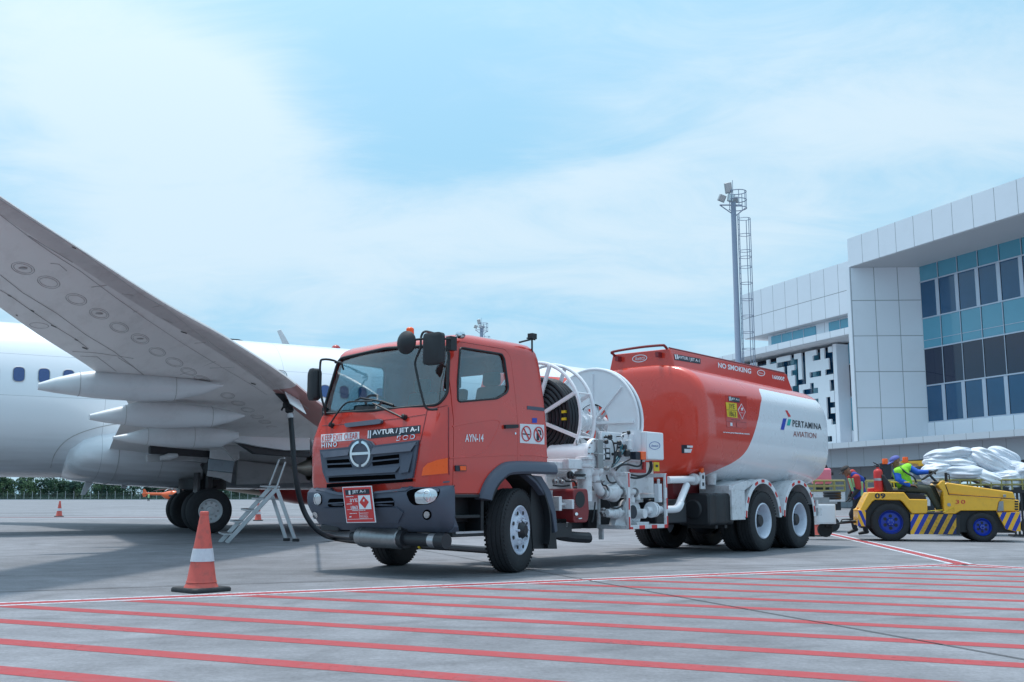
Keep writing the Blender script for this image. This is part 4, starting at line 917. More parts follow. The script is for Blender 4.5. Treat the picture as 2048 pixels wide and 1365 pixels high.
mb=MB(); c=tp(*ZC(975,135),y=.24); d=tp(*ZC(975,255),y=.24); mb.lathe(d,(0,0,1),[(0,.03),(.01,.05),((c-d).z,.05),((c-d).z+.02,.025)],18); mb.rod(c,cyl_t,.012); mb.tube(smoothpath([cyl_t,tp(*ZC(890,70),y=.22),tp(*ZC(900,130),y=.22),tp(*ZC(850,200),y=.22)],4),.012,6); mb.build('air_cylinder',M['white'],board)
for q in((860,165,.035),(845,300,.05),(920,215,.04),(955,290,.05),(700,150,.03),(745,90,.035),(900,80,.02),(975,35,.028)):
    mb=MB(); c=tp(*ZC(q[0],q[1]),y=.22); mb.lathe(c-Vector((0,0,q[2])),(0,0,1),[(0,q[2]*.5),(.01,q[2]),(q[2]*1.6,q[2]),(q[2]*2,q[2]*.5)],12); mb.rod(c,c+Vector((0,.1,0)),q[2]*.4); mb.build('valve',M['blackm'],board)
M['tealhose']=mat('teal_hose',(.01,.14,.19),.5); 
for pts in([(870,200),(880,290),(830,370),(765,455)],[(930,230),(890,300),(850,380),(780,460)],[(905,180),(868,280),(800,390),(770,430)]): pipe('air_hose',[tp(*ZC(*q),y=.20) for q in pts],.008,M['tealhose'],n=6,parent=board)
for pts in([(690,70),(720,110),(775,140),(800,260),(790,400),(765,470)],[(1135,370),(1130,430),(1080,455),(960,430),(880,445),(820,500)],[(1255,390),(1265,470),(1230,540),(1120,575),(1010,560)],[(1240,390),(1245,460),(1200,560),(1080,600),(1000,590)],[(840,170),(830,250),(815,330),(800,420)],[(985,300),(1000,360),(930,400),(800,480)]): pipe('control_cable',[tp(*ZC(*q),y=.17) for q in pts],.014 if pts[0][0]>1100 else .009,M['hose'],n=6,parent=board)
mb=MB(); c=tp(*ZC(880,420),y=.2); mb.tube(smoothpath([tp(*ZC(800,500),y=.2),tp(*ZC(860,440),y=.2),tp(*ZC(930,420),y=.2)],4),.03,10); mb.build('vent_pipe',M['white'],board)
# cabinets
a=tp(*ZC(1190,20),y=.12); b=tp(*ZC(1408,378),y=.12)
mb=MB(); mb.box(a.x,b.x,.12,.46,b.z,a.z+.0); cabn=mb.build('control_cabinet',M['whiteclean'],TR,bevel=.008)
mb=MB(); mb.box(a.x+.01,b.x-.01,.108,.12,b.z+.01,a.z-.01); mb.build('cabinet_door',M['whiteclean'],cabn,bevel=.004)
sb=lambda x,y,off=.004:(lambda p:Vector((p.x,.108-off,p.z)))(tp(x,y,y=.108))
M['badgeblue']=mat('badge_blue',(.03,.08,.35),.5)
mb=MB(); ringpatch(mb,[ZC(*p) for p in ellpx(1297,196,68,50,30)],[ZC(*p) for p in ellpx(1297,196,62,44,30)],sb,.004); mb.build('oval_badge',M['badgeblue'],cabn)
sign('lettering',sb,[ZC(*p) for p in((1255,182),(1340,180),(1340,212),(1255,214))],'Aweco',M['badgeblue'],cabn,0,.004)
a2=tp(*ZC(1055,10),y=.30); mb=MB(); mb.box(a2.x,a.x-.01,.2,.5,tp(*ZC(1055,270),y=.2).z,a.z+.03); mb.build('side_cabinet',M['whiteclean'],TR,bevel=.012)
a3=tp(*ZC(1065,270),y=.14); b3=tp(*ZC(1180,372),y=.14); mb=MB(); mb.box(a3.x,b3.x,.14,.24,b3.z,a3.z); sw=mb.build('emergency_switch',M['signk'],TR,bevel=.006)
mb=MB(); mb.box((a3.x+b3.x)/2,b3.x+.01,.125,.2,b3.z-.0,a3.z+.005); mb.build('switch_cover',M['orange'],sw,bevel=.006)
a4=tp(*ZC(1290,400),y=.3); b4=tp(*ZC(1358,515),y=.3); mb=MB(); mb.box(a4.x,b4.x,.30,.31,b4.z,a4.z); wl=mb.build('warning_label',M['signy'],TR)
mb=MB(); mb.box(a4.x+.04,b4.x-.04,.296,.30,b4.z+.06,a4.z-.04); mb.build('label_print',M['signk'],wl)
a5=tp(*ZC(1160,400),y=.33); b5=tp(*ZC(1000,530),y=.33); mb=MB(); mb.box(a5.x,a5.x+.07,.33,.35,b5.z,a5.z); mb.box(b5.x,a5.x,.33,.35,b5.z,b5.z+.05); mb.build('red_bracket',M['signr'],TR)
mb=MB(); mb.box(bp0.x,bp1.x+.3,.37,.42,.95,bp1.z); mb.build('grey_backing',M['white'],TR)
# pump bay guard frame
FX0,FX1=2.50,3.52; FZ0,FZ1=.452,1.235; FW=.04; FD=.55; th_=.055
mb=MB()
for x in(FX0,FX1-th_):
    for w in(FW,FD): mb.box(x,x+th_,w,w+.035,FZ0,FZ1)
for w in(FW,FD): mb.box(FX0+th_,FX1-th_,w,w+.035,FZ0,FZ0+th_)
for x in(FX0,FX1-th_):
    mb.box(x,x+th_,FW+.035,FD,FZ0,FZ0+th_); mb.box(x,x+th_,FW+.035,FD,FZ1-th_,FZ1)
mb.box(FX0+.06,FX0+.10,FD-.02,FD+.05,.3,FZ0)
gf=mb.build('guard_frame',M['white'],TR,bevel=.006)
for (x0,x1,z0,z1) in((FX0,FX0+.03,1.03,FZ1-.01),(FX0,FX0+.03,.72,.88),(FX0,FX0+.03,FZ0,.62),(FX0,FX0+.10,FZ0,FZ0+.03),(FX1-.03,FX1,1.03,FZ1-.01),(FX1-.03,FX1,.72,.88),(FX1-.03,FX1,FZ0,.62),(FX0+.26,FX0+.40,FZ0,FZ0+.05),(FX0+.58,FX0+.72,FZ0,FZ0+.05),(FX1-.1,FX1,FZ0,FZ0+.05)):
    mb=MB(); mb.box(x0,x1,FW-.004,FW-.001,z0,z1); mb.build('reflector_strip',M['signr'],gf,smooth=0)
# pipes, pump
def pz(pts,r,name='pipe',mt='white',k=5,n=14): return pipe(name,[tp(*ZC(x,y),y=w) for x,y,w in pts],r,M[mt],k,n)
pz([(540,490,.25),(560,600,.24),(590,700,.23),(640,780,.24),(740,780,.28)],.062)
pz([(820,770,.26),(930,770,.26),(1040,775,.26),(1075,830,.26),(1085,900,.26)],.048)
pz([(730,450,.3),(790,540,.28),(880,690,.27)],.035)
pz([(600,540,.3),(470,545,.3),(330,560,.3)],.05)
mb=MB(); c=tp(*ZC(760,780),y=.27); mb.lathe(c-Vector((.16,0,0)),(1,0,0),[(0,.06),(.0,.10),(.03,.10),(.035,.085),(.13,.12),(.18,.12),(.19,.13),(.22,.13),(.23,.10),(.3,.08),(.31,.05)],24); mb.build('valve_body',M['white'],TR)
mb=MB(); c=tp(*ZC(545,510),y=.24); mb.ball(c,.085,16); mb.lathe(c+Vector((-.16,0,.0)),(1,0,0),[(0,.09),(.03,.09),(.04,.06),(.3,.06)],18); mb.build('elbow_fitting',M['white'],TR)
mb=MB(); c=tp(*ZC(430,690),y=.24); mb.lathe(Vector((c.x,c.y,tp(*ZC(430,900),y=.24).z)),(0,0,1),[(0,.05),(.01,.10),(.46,.10),(.47,.125),(.50,.125),(.51,.10),(.56,.10),(.57,.125),(.60,.125),(.61,.06)],24); mb.build('strainer',M['white'],TR)
mb=MB(); c=tp(*ZC(1080,1040),y=.22); mb.lathe(c+Vector((0,.22,0)),(0,-1,0),[(0,.05),(.0,.20),(.12,.22),(.16,.20),(.17,.12),(.19,.115),(.20,.07),(.36,.065)],32); mb.box(c.x-.16,c.x+.16,c.y-.1,c.y+.2,FZ0+.05,FZ0+.09); mb.prism([(c.x-.10,c.y+.05,FZ0+.09),(c.x+.12,c.y+.05,FZ0+.09),(c.x+.16,c.y+.05,c.z),(c.x-.14,c.y+.05,c.z)],(0,.12,0)); mb.rod(c+Vector((-.03,.1,.15)),c+Vector((-.03,.1,.34)),.08); pump=mb.build('fuel_pump',M['white'],TR,bevel=.005)
mb=MB(); c1=tp(*ZC(1040,1020),y=.1); mb.lathe(c1+Vector((0,.02,0)),(0,-1,0),[(0,.02),(0,.095),(.012,.095)],24); mb.build('pump_opening',M['signk'],pump)
mb=MB(); mb.lathe(tp(*ZC(700,1035),y=.25),(1,0,0),[(0,.03),(.0,.05),(.03,.06),(.12,.06),(.13,.075),(.22,.075),(.23,.09),(.27,.09),(.28,.05),(.40,.04)],18); c=tp(*ZC(870,1110),y=.25); mb.prism([(c.x-.14,c.y,FZ0+.05),(c.x+.14,c.y,FZ0+.05),(c.x+.05,c.y,c.z+.08),(c.x-.05,c.y,c.z+.08)],(0,.1,0)); mb.build('pump_drive',M['white'],TR)
mb=MB(); mb.tube(smoothpath([tp(*ZC(x,y),y=w) for x,y,w in((1190,1000,.22),(1260,1000,.2),(1420,990,.16),(1560,985,.14),(1600,960,.14),(1625,900,.14))],4),.055,14)
p_=[tp(*ZD(x,y),y=w) for x,y,w in((640,505,.14),(668,480,.14),(700,400,.2),(740,300,.26))]; mb.tube(smoothpath([tp(*ZC(1560,985),y=.14)]+p_,4),.055,14)
mb.tube([tp(*ZD(575,258),y=.26),tp(*ZD(830,252),y=.28)],.055,14)
for x,y,w in((1265,992,.19),): mb.lathe(tp(*ZC(x,y),y=w)-Vector((.04,0,0)),(1,-.03,0),[(0,.06),(0,.115),(.03,.115),(.03,.06)],22); mb.lathe(tp(*ZC(x,y),y=w)+Vector((.03,0,0)),(1,-.03,0),[(0,.06),(0,.11),(.025,.11),(.025,.06)],22)
mb.build('suction_pipe',M['whiteclean'],TR)
mb=MB(); c=tp(*ZD(800,252),y=.27); mb.lathe(c-Vector((.03,0,0)),(1,0,0),[(0,.05),(0,.09),(.07,.09),(.08,.06),(.2,.06),(.21,.075),(.25,.075)],18); c2=tp(*ZD(870,265),y=.22); mb.box(c2.x-.07,c2.x+.07,.2,.23,c2.z-.13,c2.z+.13); c3=tp(*ZD(945,235),y=.35); mb.lathe(c3-Vector((0,0,.12)),(0,0,1),[(0,.08),(.1,.09),(.2,.1),(.22,.13),(.25,.13),(.26,.05)],18); pv=mb.build('outlet_valve',M['white'],TR,bevel=.004)
mb=MB()
for dz in(.03,-.08): mb.box(c2.x-.025,c2.x+.03,.196,.20,c2.z+dz,c2.z+dz+.055)
mb.build('valve_slot',M['signk'],pv)
mb=MB(); c=tp(*ZD(867,165),y=.2); mb.lathe(c-Vector((0,0,.06)),(0,0,1),[(0,.02),(.02,.035),(.12,.035),(.13,.02)],12); mb.build('amber_marker',M['orange'],TR)
mb=MB(); c=tp(*ZC(1370,780),y=.18); mb.box(c.x-.05,c.x+.05,.18,.26,c.z-.14,c.z+.13); mb.rod(c+Vector((0,.03,.13)),c+Vector((0,.03,.2)),.02); mb.build('sensor_box',M['whiteclean'],TR,bevel=.008)
# dark red pump-engine box with round opening behind front wheel
mb=MB(); rb0=tp(*ZC(290,730),y=.08); rb1=tp(*ZC(490,1120),y=.08); pl=rpoly([(rb0.x,rb1.z-.03),(rb1.x-.04,rb1.z-.03),(rb1.x,rb1.z+.12),(rb1.x-.03,rb0.z),(rb0.x,rb0.z)],.05,4); mb.prism([(a,.08,b) for a,b in pl],(0,.50,0)); eb=mb.build('hydraulic_tank',M['dkred'],TR,bevel=.012)
mb=MB(); c=tp(*ZC(372,865),y=.08); mb.lathe(c-Vector((0,.004,0)),(0,1,0),[(0,.01),(0,.105),(.01,.105)],28); mb.build('round_grille',M['black'],eb)
mb=MB(); mb.box(rb0.x-.0,rb0.x+.05,.2,.5,rb1.z-.1,rb1.z+.02); mb.rod(tp(*ZC(330,1045),y=.075),tp(*ZC(330,1045),y=.03),.02); mb.rod(tp(*ZC(350,1105),y=.05),tp(*ZC(390,1100),y=.05),.01); mb.build('drain_valve',M['chrome'],eb)
mb=MB(); mb.tube(smoothpath([(1.0,.3,.5),(1.2,.3,.42),(1.45,.28,.38),(1.7,.2,.36),(1.76,.18,.36)],4),.07,10); mb.box(.95,1.4,.2,.6,.38,.56); mb.build('air_drier',M['blackm'],TR)
mb=MB(); mb.box(1.75,2.45,.78,1.1,.45,1.0); mb.build('air_tank',M['blackm'],TR,bevel=.02); mb=MB(); mb.box(2.5,4.4,.72,1.0,.45,1.05); mb.build('shade_backing',M['blackm'],TR,bevel=.02); mb=MB(); mb.box(3.62,4.5,.30,.7,.5,.86); mb.build('battery_box',M['blackm'],TR,bevel=.02)  # long black backing block stands in for the shade behind the pumps
# plastic fuel tank with bulged front
mb=MB(); f0=tp(*ZD(935,370),y=.05); f1=tp(*ZD(1140,640),y=.05); pl=rpoly([(.05,f1.z),(.60,f1.z),(.60,f0.z),(.05,f0.z)],.06,5)
xs=[(-.03,.9),(0,1),(.18,1),(.20,.965),(.26,.965),(.28,1),(.52,1),(.54,.965),(.62,.965),(.64,1),(f1.x-f0.x,1),(f1.x-f0.x+.03,.9)]
cz=(f0.z+f1.z)/2; mb.loft([[Vector((f0.x+dx,.325+(w-.325)*k,cz+(z-cz)*k)) for w,z in pl] for dx,k in xs]); ft=mb.build('fuel_tank',M['black'],TR)
mb=MB(); mb.lathe((f0.x-.055,.33,cz),(1,0,0),[(0,.02),(0,.13),(.03,.16)],24); mb.box(f0.x+.25,f0.x+.32,.1,.6,f1.z-.05,f1.z); mb.box(f1.x-.2,f1.x-.12,.1,.6,f1.z-.05,f1.z); mb.build('tank_boss',M['black'],ft)
# rear fenders
def fender(s,parent):
    mb=MB(); r=.655
    # corrugated sheet
    a0,a1=(R(176),R(2)); n=44; rings=[]
    for i in range(n+1):
        a=a0+(a1-a0)*i/n; ca,sa=math.cos(a),math.sin(a)
        row=[]
        for j in range(13):
            w=.012+.58*j/12; rr=r+(.012 if j%3==1 else 0)
            row.append(Vector((s+rr*ca,w,.53+rr*sa)))
        for j in range(12,-1,-1):
            w=.012+.58*j/12; rr=r-.012
            row.append(Vector((s+rr*ca,w,.53+rr*sa)))
        rings.append(row)
    mb.loft(rings); o=mb.build('rear_wing',M['white'],parent,smooth=50)
    mb=MB(); pts=[a0+(a1-a0)*i/36 for i in range(37)]
    mb.loft([[Vector((s+rr*math.cos(a),w,.53+rr*math.sin(a))) for rr,w in((.59,.0),(.668,.0),(.668,.014),(.59,.014))] for a in pts]); mb.build('wing_flange',M['whiteclean'],o)
    for d in(172,150,112,90,66,40,14):
        mb=MB(); q=[R(d-5+10*i/4) for i in range(5)]
        P=[Vector((s+.655*math.cos(a),-.003,.53+.655*math.sin(a))) for a in q]+[Vector((s+.605*math.cos(a),-.003,.53+.605*math.sin(a))) for a in q[::-1]]
        mb.add(P,[list(range(10))]); mb.build('reflector_strip',M['signr'],o,smooth=0)
for s in(6.5,7.9): fender(s,TR)
mb=MB(); mb.box(5.42,5.86,.01,.05,.53,1.0); mb.box(5.42,5.46,.05,.6,.53,1.08); mb.prism([(5.42,.01,1.0),(5.86,.01,1.0),(6.2,.01,1.12),(5.95,.01,1.16),(5.5,.01,1.08)],(0,.58,0)); mb.build('wing_panel',M['white'],TR,bevel=.006)
mb=MB(); mb.box(8.50,8.53,.02,.56,.18,.95); mb.build('mudflap',M['black'],TR)
mb=MB(); mb.box(8.9,9.05,.1,2.2,.55,.70); mb.box(8.95,9.03,.15,.5,.72,.84); mb.build('rear_bumper',M['white'],TR)
mb=MB(); mb.box(8.94,8.96,.18,.3,.73,.83); mb.build('tail_lamp',M['signr'],TR)
# ---------------------------------------------------------------- airliner
AAZ=0.54352; AF=Frame((-12,26.484),AAZ)      # local x forward along the fuselage, y = port side, z up
AC=empty('airliner',(-12,26.484,0),AAZ,'white twin-engine airliner seen under its wing behind the tank truck','airliner')
def ah(px,py,b=1.95): return AF.hit(px,py,y=-b)     # b = metres to starboard
FZC=3.34; FR=1.95
def fus_mat():
    m=mat('fuselage_paint',(.80,.82,.86),.24,0,.02,.6,coat=.5,dirt=.05,dirtc=(.6,.6,.6)); t=m.node_tree; L=t.links.new; b=t.nodes['Principled BSDF']; src=b.inputs['Base Color'].links[0].from_socket
    tc=N(t,'ShaderNodeTexCoord'); sp=N(t,'ShaderNodeSeparateXYZ'); L(tc.outputs['Object'],sp.inputs[0]); X,Y,Z=sp.outputs
    # belly grime streaks
    mp=N(t,'ShaderNodeMapping'); L(tc.outputs['Object'],mp.inputs[0]); mp.inputs['Scale'].default_value=(.35,3,3); nn=N(t,'ShaderNodeTexNoise'); L(mp.outputs[0],nn.inputs['Vector']); nn.inputs['Scale'].default_value=1.2; nn.inputs['Detail'].default_value=7
    g_=mathn(t,'MULTIPLY',mathn(t,'MULTIPLY',mathn(t,'SUBTRACT',2.7,Z,clamp=True),mathn(t,'SUBTRACT',mathn(t,'MULTIPLY',nn.outputs[0],2),.55,clamp=True)),.75,clamp=True)
    mg=N(t,'ShaderNodeMix',data_type='RGBA'); L(g_,mg.inputs[0]); L(src,mg.inputs[6]); mg.inputs[7].default_value=(.42,.40,.40,1)
    # red livery on the forward fuselage
    w1=mathn(t,'GREATER_THAN',X,mathn(t,'ADD',mathn(t,'MULTIPLY',Z,.55),9.55)); w2=mathn(t,'LESS_THAN',Z,4.72); w=mathn(t,'MULTIPLY',w1,w2)
    mr=N(t,'ShaderNodeMix',data_type='RGBA'); L(w,mr.inputs[0]); L(mg.outputs[2],mr.inputs[6]); mr.inputs[7].default_value=(.68,.06,.035,1)
    # lap joints
    fr=mathn(t,'FRACT',mathn(t,'DIVIDE',mathn(t,'ADD',X,40.3),4.6)); j1=mathn(t,'LESS_THAN',fr,.0028)
    j2=mathn(t,'LESS_THAN',mathn(t,'ABSOLUTE',mathn(t,'SUBTRACT',Z,4.30)),.007); j3=mathn(t,'LESS_THAN',mathn(t,'ABSOLUTE',mathn(t,'SUBTRACT',Z,3.28)),.006)
    jj=mathn(t,'MULTIPLY',mathn(t,'MAXIMUM',j1,mathn(t,'MAXIMUM',j2,j3)),.55)
    mj=N(t,'ShaderNodeMix',data_type='RGBA'); L(jj,mj.inputs[0]); L(mr.outputs[2],mj.inputs[6]); mj.inputs[7].default_value=(.3,.31,.34,1)
    L(mj.outputs[2],b.inputs['Base Color']); return m
M['fus']=fus_mat()
M['wing']=mat('wing_skin',(.78,.76,.75),.42,.0,.06,.8,coat=.15,dirt=.5,dirtc=(.50,.47,.45),stretch=(1.6,.5,1))
M['slat']=mat('leading_edge_metal',(.64,.60,.59),.36,.25,.10,2.5,dirt=.5,dirtc=(.36,.33,.33))
M['wingred']=mat('leading_edge_red',(.42,.20,.19),.35,.2,.15,3,dirt=.4,dirtc=(.3,.25,.25))
M['fairing']=mat('flap_fairing_paint',(.66,.67,.69),.35,0,.05,1,coat=.3,dirt=.45,dirtc=(.45,.45,.46))
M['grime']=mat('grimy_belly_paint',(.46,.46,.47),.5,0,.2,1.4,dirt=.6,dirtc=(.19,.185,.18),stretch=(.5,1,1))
M['panelline']=mat('panel_line',(.40,.39,.39),.7)
M['pane']=mat('cabin_pane',(.035,.075,.22),.12,0,.2,20,coat=.6)
M['engred']=mat('nacelle_red',(.42,.03,.03),.35,0,.05,2,coat=.3)
M['hotmetal']=mat('exhaust_metal',(.30,.26,.22),.4,.8,.15,5,dirt=.3)
def fring(x,r,z,n=64,rz=None): return [Vector((x,math.cos(2*PI*i/n)*r,z+math.sin(2*PI*i/n)*(rz or r))) for i in range(n)]
mb=MB(); prof=[(-18,.15,5.0),(-16.5,.45,4.75),(-14,.95,4.35),(-11,1.45,3.85),(-8,1.80,3.5),(-6.5,1.92,3.37)]+[(x,FR,FZC) for x in range(-5,17)]+[(17,1.93,3.32),(18.4,1.75,3.2),(19.6,1.38,3.0),(20.4,.95,2.85),(20.9,.45,2.75),(21.0,.05,2.72)]
mb.loft([fring(x,r,z) for x,r,z in prof]); fus=mb.build('fuselage',M['fus'],AC,smooth=60)
def fsurf(x,z,off=0.0): # starboard skin
    dz=z-FZC; y=math.sqrt(max(0,FR*FR-dz*dz)); n=Vector((0,-y,dz))/FR; return Vector((x,-y,z))+n*off
# cabin windows
def cwin(x,z=3.79,w=.235,h=.34):
    pl=rpoly([(-w/2,-h/2),(w/2,-h/2),(w/2,h/2),(-w/2,h/2)],.10,5); c=fsurf(x,z)
    mb=MB(); mb.add([fsurf(x+a,z+b,.012) for a,b in pl],[list(range(len(pl)))]); o=mb.build('cabin_window',M['pane'],fus,smooth=0,clean=False)
    return o
p0=None
for k in range(-5,22):
    x=-.87+.551*k
    if 5.3<x<6.3: continue
    if p0 is None: p0=cwin(x); px0=x
    else:
        o=p0.copy(); COL.objects.link(o); o.parent=fus; o.location=(x-px0,0,0)
mb=MB(); w,h=.235,.34
pl=rpoly([(-w/2-.012,-h/2-.012),(w/2+.012,-h/2-.012),(w/2+.012,h/2+.012),(-w/2-.012,h/2+.012)],.11,5)
for k in range(-5,22):
    x=-.87+.551*k
    if 5.3<x<6.3: continue
    mb.tube([fsurf(x+a,3.79+b,.006) for a,b in pl],.011,5,closed=True)
mb.build('window_frame',M['alu'],fus)
# overwing exit outline
for ex in (5.05,):
    mb=MB(); a=ah(571,752,1.9); pl=rpoly([(ex,3.25),(ex+.72,3.25),(ex+.72,4.32),(ex,4.32)],.15,5); mb.tube([fsurf(x,z,.003) for x,z in pl],.012,5,closed=True)
    pl=rpoly([(ex+.04,3.29),(ex+.68,3.29),(ex+.68,4.28),(ex+.04,4.28)],.14,5); mb.tube([fsurf(x,z,.003) for x,z in pl],.006,5,closed=True); mb.build('exit_outline',M['steel'],fus)
o=p0.copy(); COL.objects.link(o); o.parent=fus; o.location=(5.41-px0,0,0)
# top antennas, beacon, belly aerials
mb=MB(); a=AF.hit(672,693,y=0); mb.lathe((a.x,0,5.27),(0,0,1),[(0,.14),(.06,.13),(.11,.09),(.14,.02)],16); mb.build('beacon',M['engred'],fus)
mb=MB(); a=AF.hit(470,678,y=0); mb.prism([(a.x-.45,-.03,5.27),(a.x+.4,-.03,5.27),(a.x+.1,-.03,5.34),(a.x-.35,-.03,5.34)],(0,.06,0)); mb.build('aerial',M['blackm'],fus)
Z8=lambda x,y:(x/4.876,940+y/4.876)
for q,b in(([(850,100),(950,100),(830,245),(785,248)],0.0),([(1205,130),(1280,140),(1225,185),(1178,178)],-.2)):
    mb=MB(); pl=[AF.hit(*Z8(*p),y=-b) for p in q]; pl[0].z+=.12; pl[1].z+=.12; mb.prism([p-Vector((0,.02,0)) for p in pl],(0,.04,0)); mb.build('aerial',M['fairing'],fus,bevel=.008)
# wing
LEp=[(9.8,1.7,2.05),(8.2,3.6,2.30),(6.4,5.4,2.58),(4.67,7.53,2.84),(2.88,10.21,3.13),(1.12,12.57,3.39),(-.23,14.19,3.57),(-1.71,16.17,3.79),(-2.64,17.45,3.93),(-3.7,18.9,4.12)]
TEp=[(1.3,1.7,2.05),(1.05,3.6,2.22),(.85,5.4,2.42),(.62,7.53,2.68),(-.42,10.21,2.98),(-1.66,12.57,3.24),(-2.46,14.19,3.42),(-3.45,16.17,3.62),(-4.1,17.45,3.76),(-4.9,18.9,3.95)]
UP=[0,.008,.03,.07,.14,.24,.36,.5,.65,.8,.92,1]
def thick(b): return np.interp(b,[1.7,7.5,12,19],[.135,.115,.10,.095])
def wingring(l,t_):
    a0,b,z0=l; a1,_,z1=t_; c=a0-a1; tk=thick(b); out=[]
    f=lambda u:5*tk*(.2969*math.sqrt(u)-.126*u-.3516*u*u+.2843*u**3-.1036*u**4)
    for u in UP: out.append((u,1.15*f(u)))
    for u in UP[::-1][1:-1]: out.append((u,-.62*f(u)))
    return [Vector((a0-c*u,-b,z0+(z1-z0)*u+c*h)) for u,h in out]
nU=len(UP)
def wmf(i,j):
    up=j<nU-1; u=UP[j] if up else UP[::-1][j-nU+1]
    le=(u<.07) if up else (u<=.14)
    if le: return 2 if i<5 and i>=3 else 1
    return 0
def densify(P,k=4):
    out=[]
    for i in range(len(P)-1):
        for j in range(k): out.append(tuple(P[i][q]+(P[i+1][q]-P[i][q])*j/k for q in range(3)))
    return out+[P[-1]]
LEd=smoothpath(LEp,4); TEd=smoothpath(TEp,4)
mb=MB(); rings=[wingring((l.x,l.y,l.z),(t_.x,l.y,t_.z)) for l,t_ in zip(LEd,TEd)]
nr=len(rings)
def wmf2(i,j):
    m=wmf(0,j); b=LEd[i].y
    if m==0: return 0
    return 2 if b<9.1 else 1
mb.loft(rings,mfun=wmf2); wing=mb.build('wing',[M['wing'],M['slat'],M['wingred']],AC,smooth=40)
# port wing mirrored
mb=MB(); mb.loft([[Vector((p.x,-p.y,p.z)) for p in r] for r in rings],mfun=wmf2); mb.build('wing',[M['wing'],M['slat'],M['wingred']],AC,smooth=40)
# lower surface lookup (starboard): height for (a,b)
def lowz(a,b):
    i=int(np.searchsorted([l.y for l in LEd],b)); i=max(1,min(nr-1,i)); l0,l1=LEd[i-1],LEd[i]; k=(b-l0.y)/(l1.y-l0.y) if l1.y!=l0.y else 0
    la=l0.x+(l1.x-l0.x)*k; lz=l0.z+(l1.z-l0.z)*k; t0_,t1_=TEd[i-1],TEd[i]; ta=t0_.x+(t1_.x-t0_.x)*k; tz=t0_.z+(t1_.z-t0_.z)*k; c=la-ta
    u=min(1,max(0,(la-a)/c)); tk=thick(b); f=5*tk*(.2969*math.sqrt(u)-.126*u-.3516*u*u+.2843*u**3-.1036*u**4); return lz+(tz-lz)*u-.62*f*c
def wl(px,py,off=.003):
    z=2.8
    for _ in range(14): p=AF.hit(px,py,z=z); z=.5*z+.5*lowz(p.x,-p.y)
    p=AF.hit(px,py,z=z); return Vector((p.x,p.y,p.z-off))
Z7=lambda x,y:(x/2.624,380+y/2.624)
# panel lines under the wing
lines=[[(0,50),(200,180),(400,300),(520,390),(760,560),(870,620),(1060,770),(1250,900),(1400,1000),(1500,1075),(1620,1150)],
[(0,130),(150,245),(270,330),(420,425),(600,560),(770,680),(950,800),(1120,905),(1300,1010),(1400,1075)],
[(0,445),(120,540),(300,650),(450,760),(600,850),(760,975),(800,990)],
[(0,525),(60,560),(165,635),(285,715),(400,785),(465,835)],
[(380,848),(500,855),(620,872),(700,885)],[(420,872),(510,876),(610,952)],[(620,880),(700,930),(752,972)],
[(265,385),(310,390),(350,425)],[(800,615),(830,610),(870,600)],[(855,675),(905,700),(880,690)],[(640,545),(700,555)],[(1020,805),(1080,800)],[(1100,935),(1230,930)]]
mb=MB()
for i,l in enumerate(lines): mb.tube([wl(*Z7(*p)) for p in l],.005 if i<4 else .004,4)
for l in([(150,240),(380,380)],[(480,510),(560,500)],[(700,640),(870,600)],[(945,970),(1130,900)]): mb.tube([wl(*Z7(*p)) for p in l],.005,4)
mb.build('panel_seam',M['panelline'],wing,smooth=0)
mb=MB()
for x,y,w,h in((50,552,9,4),(170,632,9,4),(282,712,14,6),(400,784,8,3),(88,655,5,3),(445,828,14,5),(965,745,16,5),(390,300,10,4),(1330,1015,12,4),(500,1070,0,0)):
    if w: mb.add([wl(*Z7(x+a,y+b),.006) for a,b in((-w,-h),(w,h),(w,h+5),(-w,-h+5))],[(0,1,2,3)])
mb.build('hinge_fitting',M['black'],wing,smooth=0)
for i,(x,y,rx,ry) in enumerate([(120,412,62,30),(255,485,60,30),(400,575,56,28),(520,650,52,26),(625,722,50,26),(735,782,48,25),(825,850,44,22),(915,905,46,22),(990,953,42,18),(1060,995,42,18),(1195,1080,36,16),(1250,1120,36,12),(1300,1155,35,12),(1350,1190,34,11),(1390,1218,32,10),(1430,1248,32,10),(205,712,50,14)]):
    mb=MB(); E_=ellpx(x,y,rx,ry,30,.25 if i<10 else .1); mb.tube([wl(*Z7(*p),-.001) for p in E_],.006,4,closed=True)
    if i<16: mb.tube([wl(*Z7(*p)) for p in ellpx(x,y,rx*.8,ry*.74,30,.25 if i<10 else .1)],.003,4,closed=True)
    if i in(0,3,5,9): mb.lathe(wl(*Z7(x,y),.0),(0,0,-1),[(0,.05),(.006,.05)],10)
    mb.build('access_panel',M['steelline'] if 'steelline' in M else M['panelline'],wing,smooth=0)
# flap track fairings
ZW=lambda x,y:(x/2.73,600+y/2.73)
def canoe(b,top,bot,hw,name='flap_fairing'):
    P=[(ah(*ZW(*t),b),ah(*ZW(*q),b)) for t,q in zip(top,bot)]
    mb=MB(); rings=[]
    for (t,q),w in zip(P,hw):
        cz=(t.z+q.z)/2; h=max(.02,(t.z-q.z)/2); x=(t.x+q.x)/2
        rings.append([Vector((x,-b+math.copysign(abs(math.cos(a))**.8,math.cos(a))*w,cz+math.copysign(abs(math.sin(a))**.85,math.sin(a))*h)) for a in [2*PI*i/24 for i in range(24)]])
    mb.loft(rings); o=mb.build(name,M['fairing'],wing,smooth=60)
    m2=MB()
    for i in(2,len(P)-3):
        r=rings[i]; c=sum(r,Vector())/24; m2.tube([c+(p-c)*1.004 for p in r],.006,4,closed=True)
    m2.build('fairing_seam',M['panelline'],o,smooth=0)
    return o
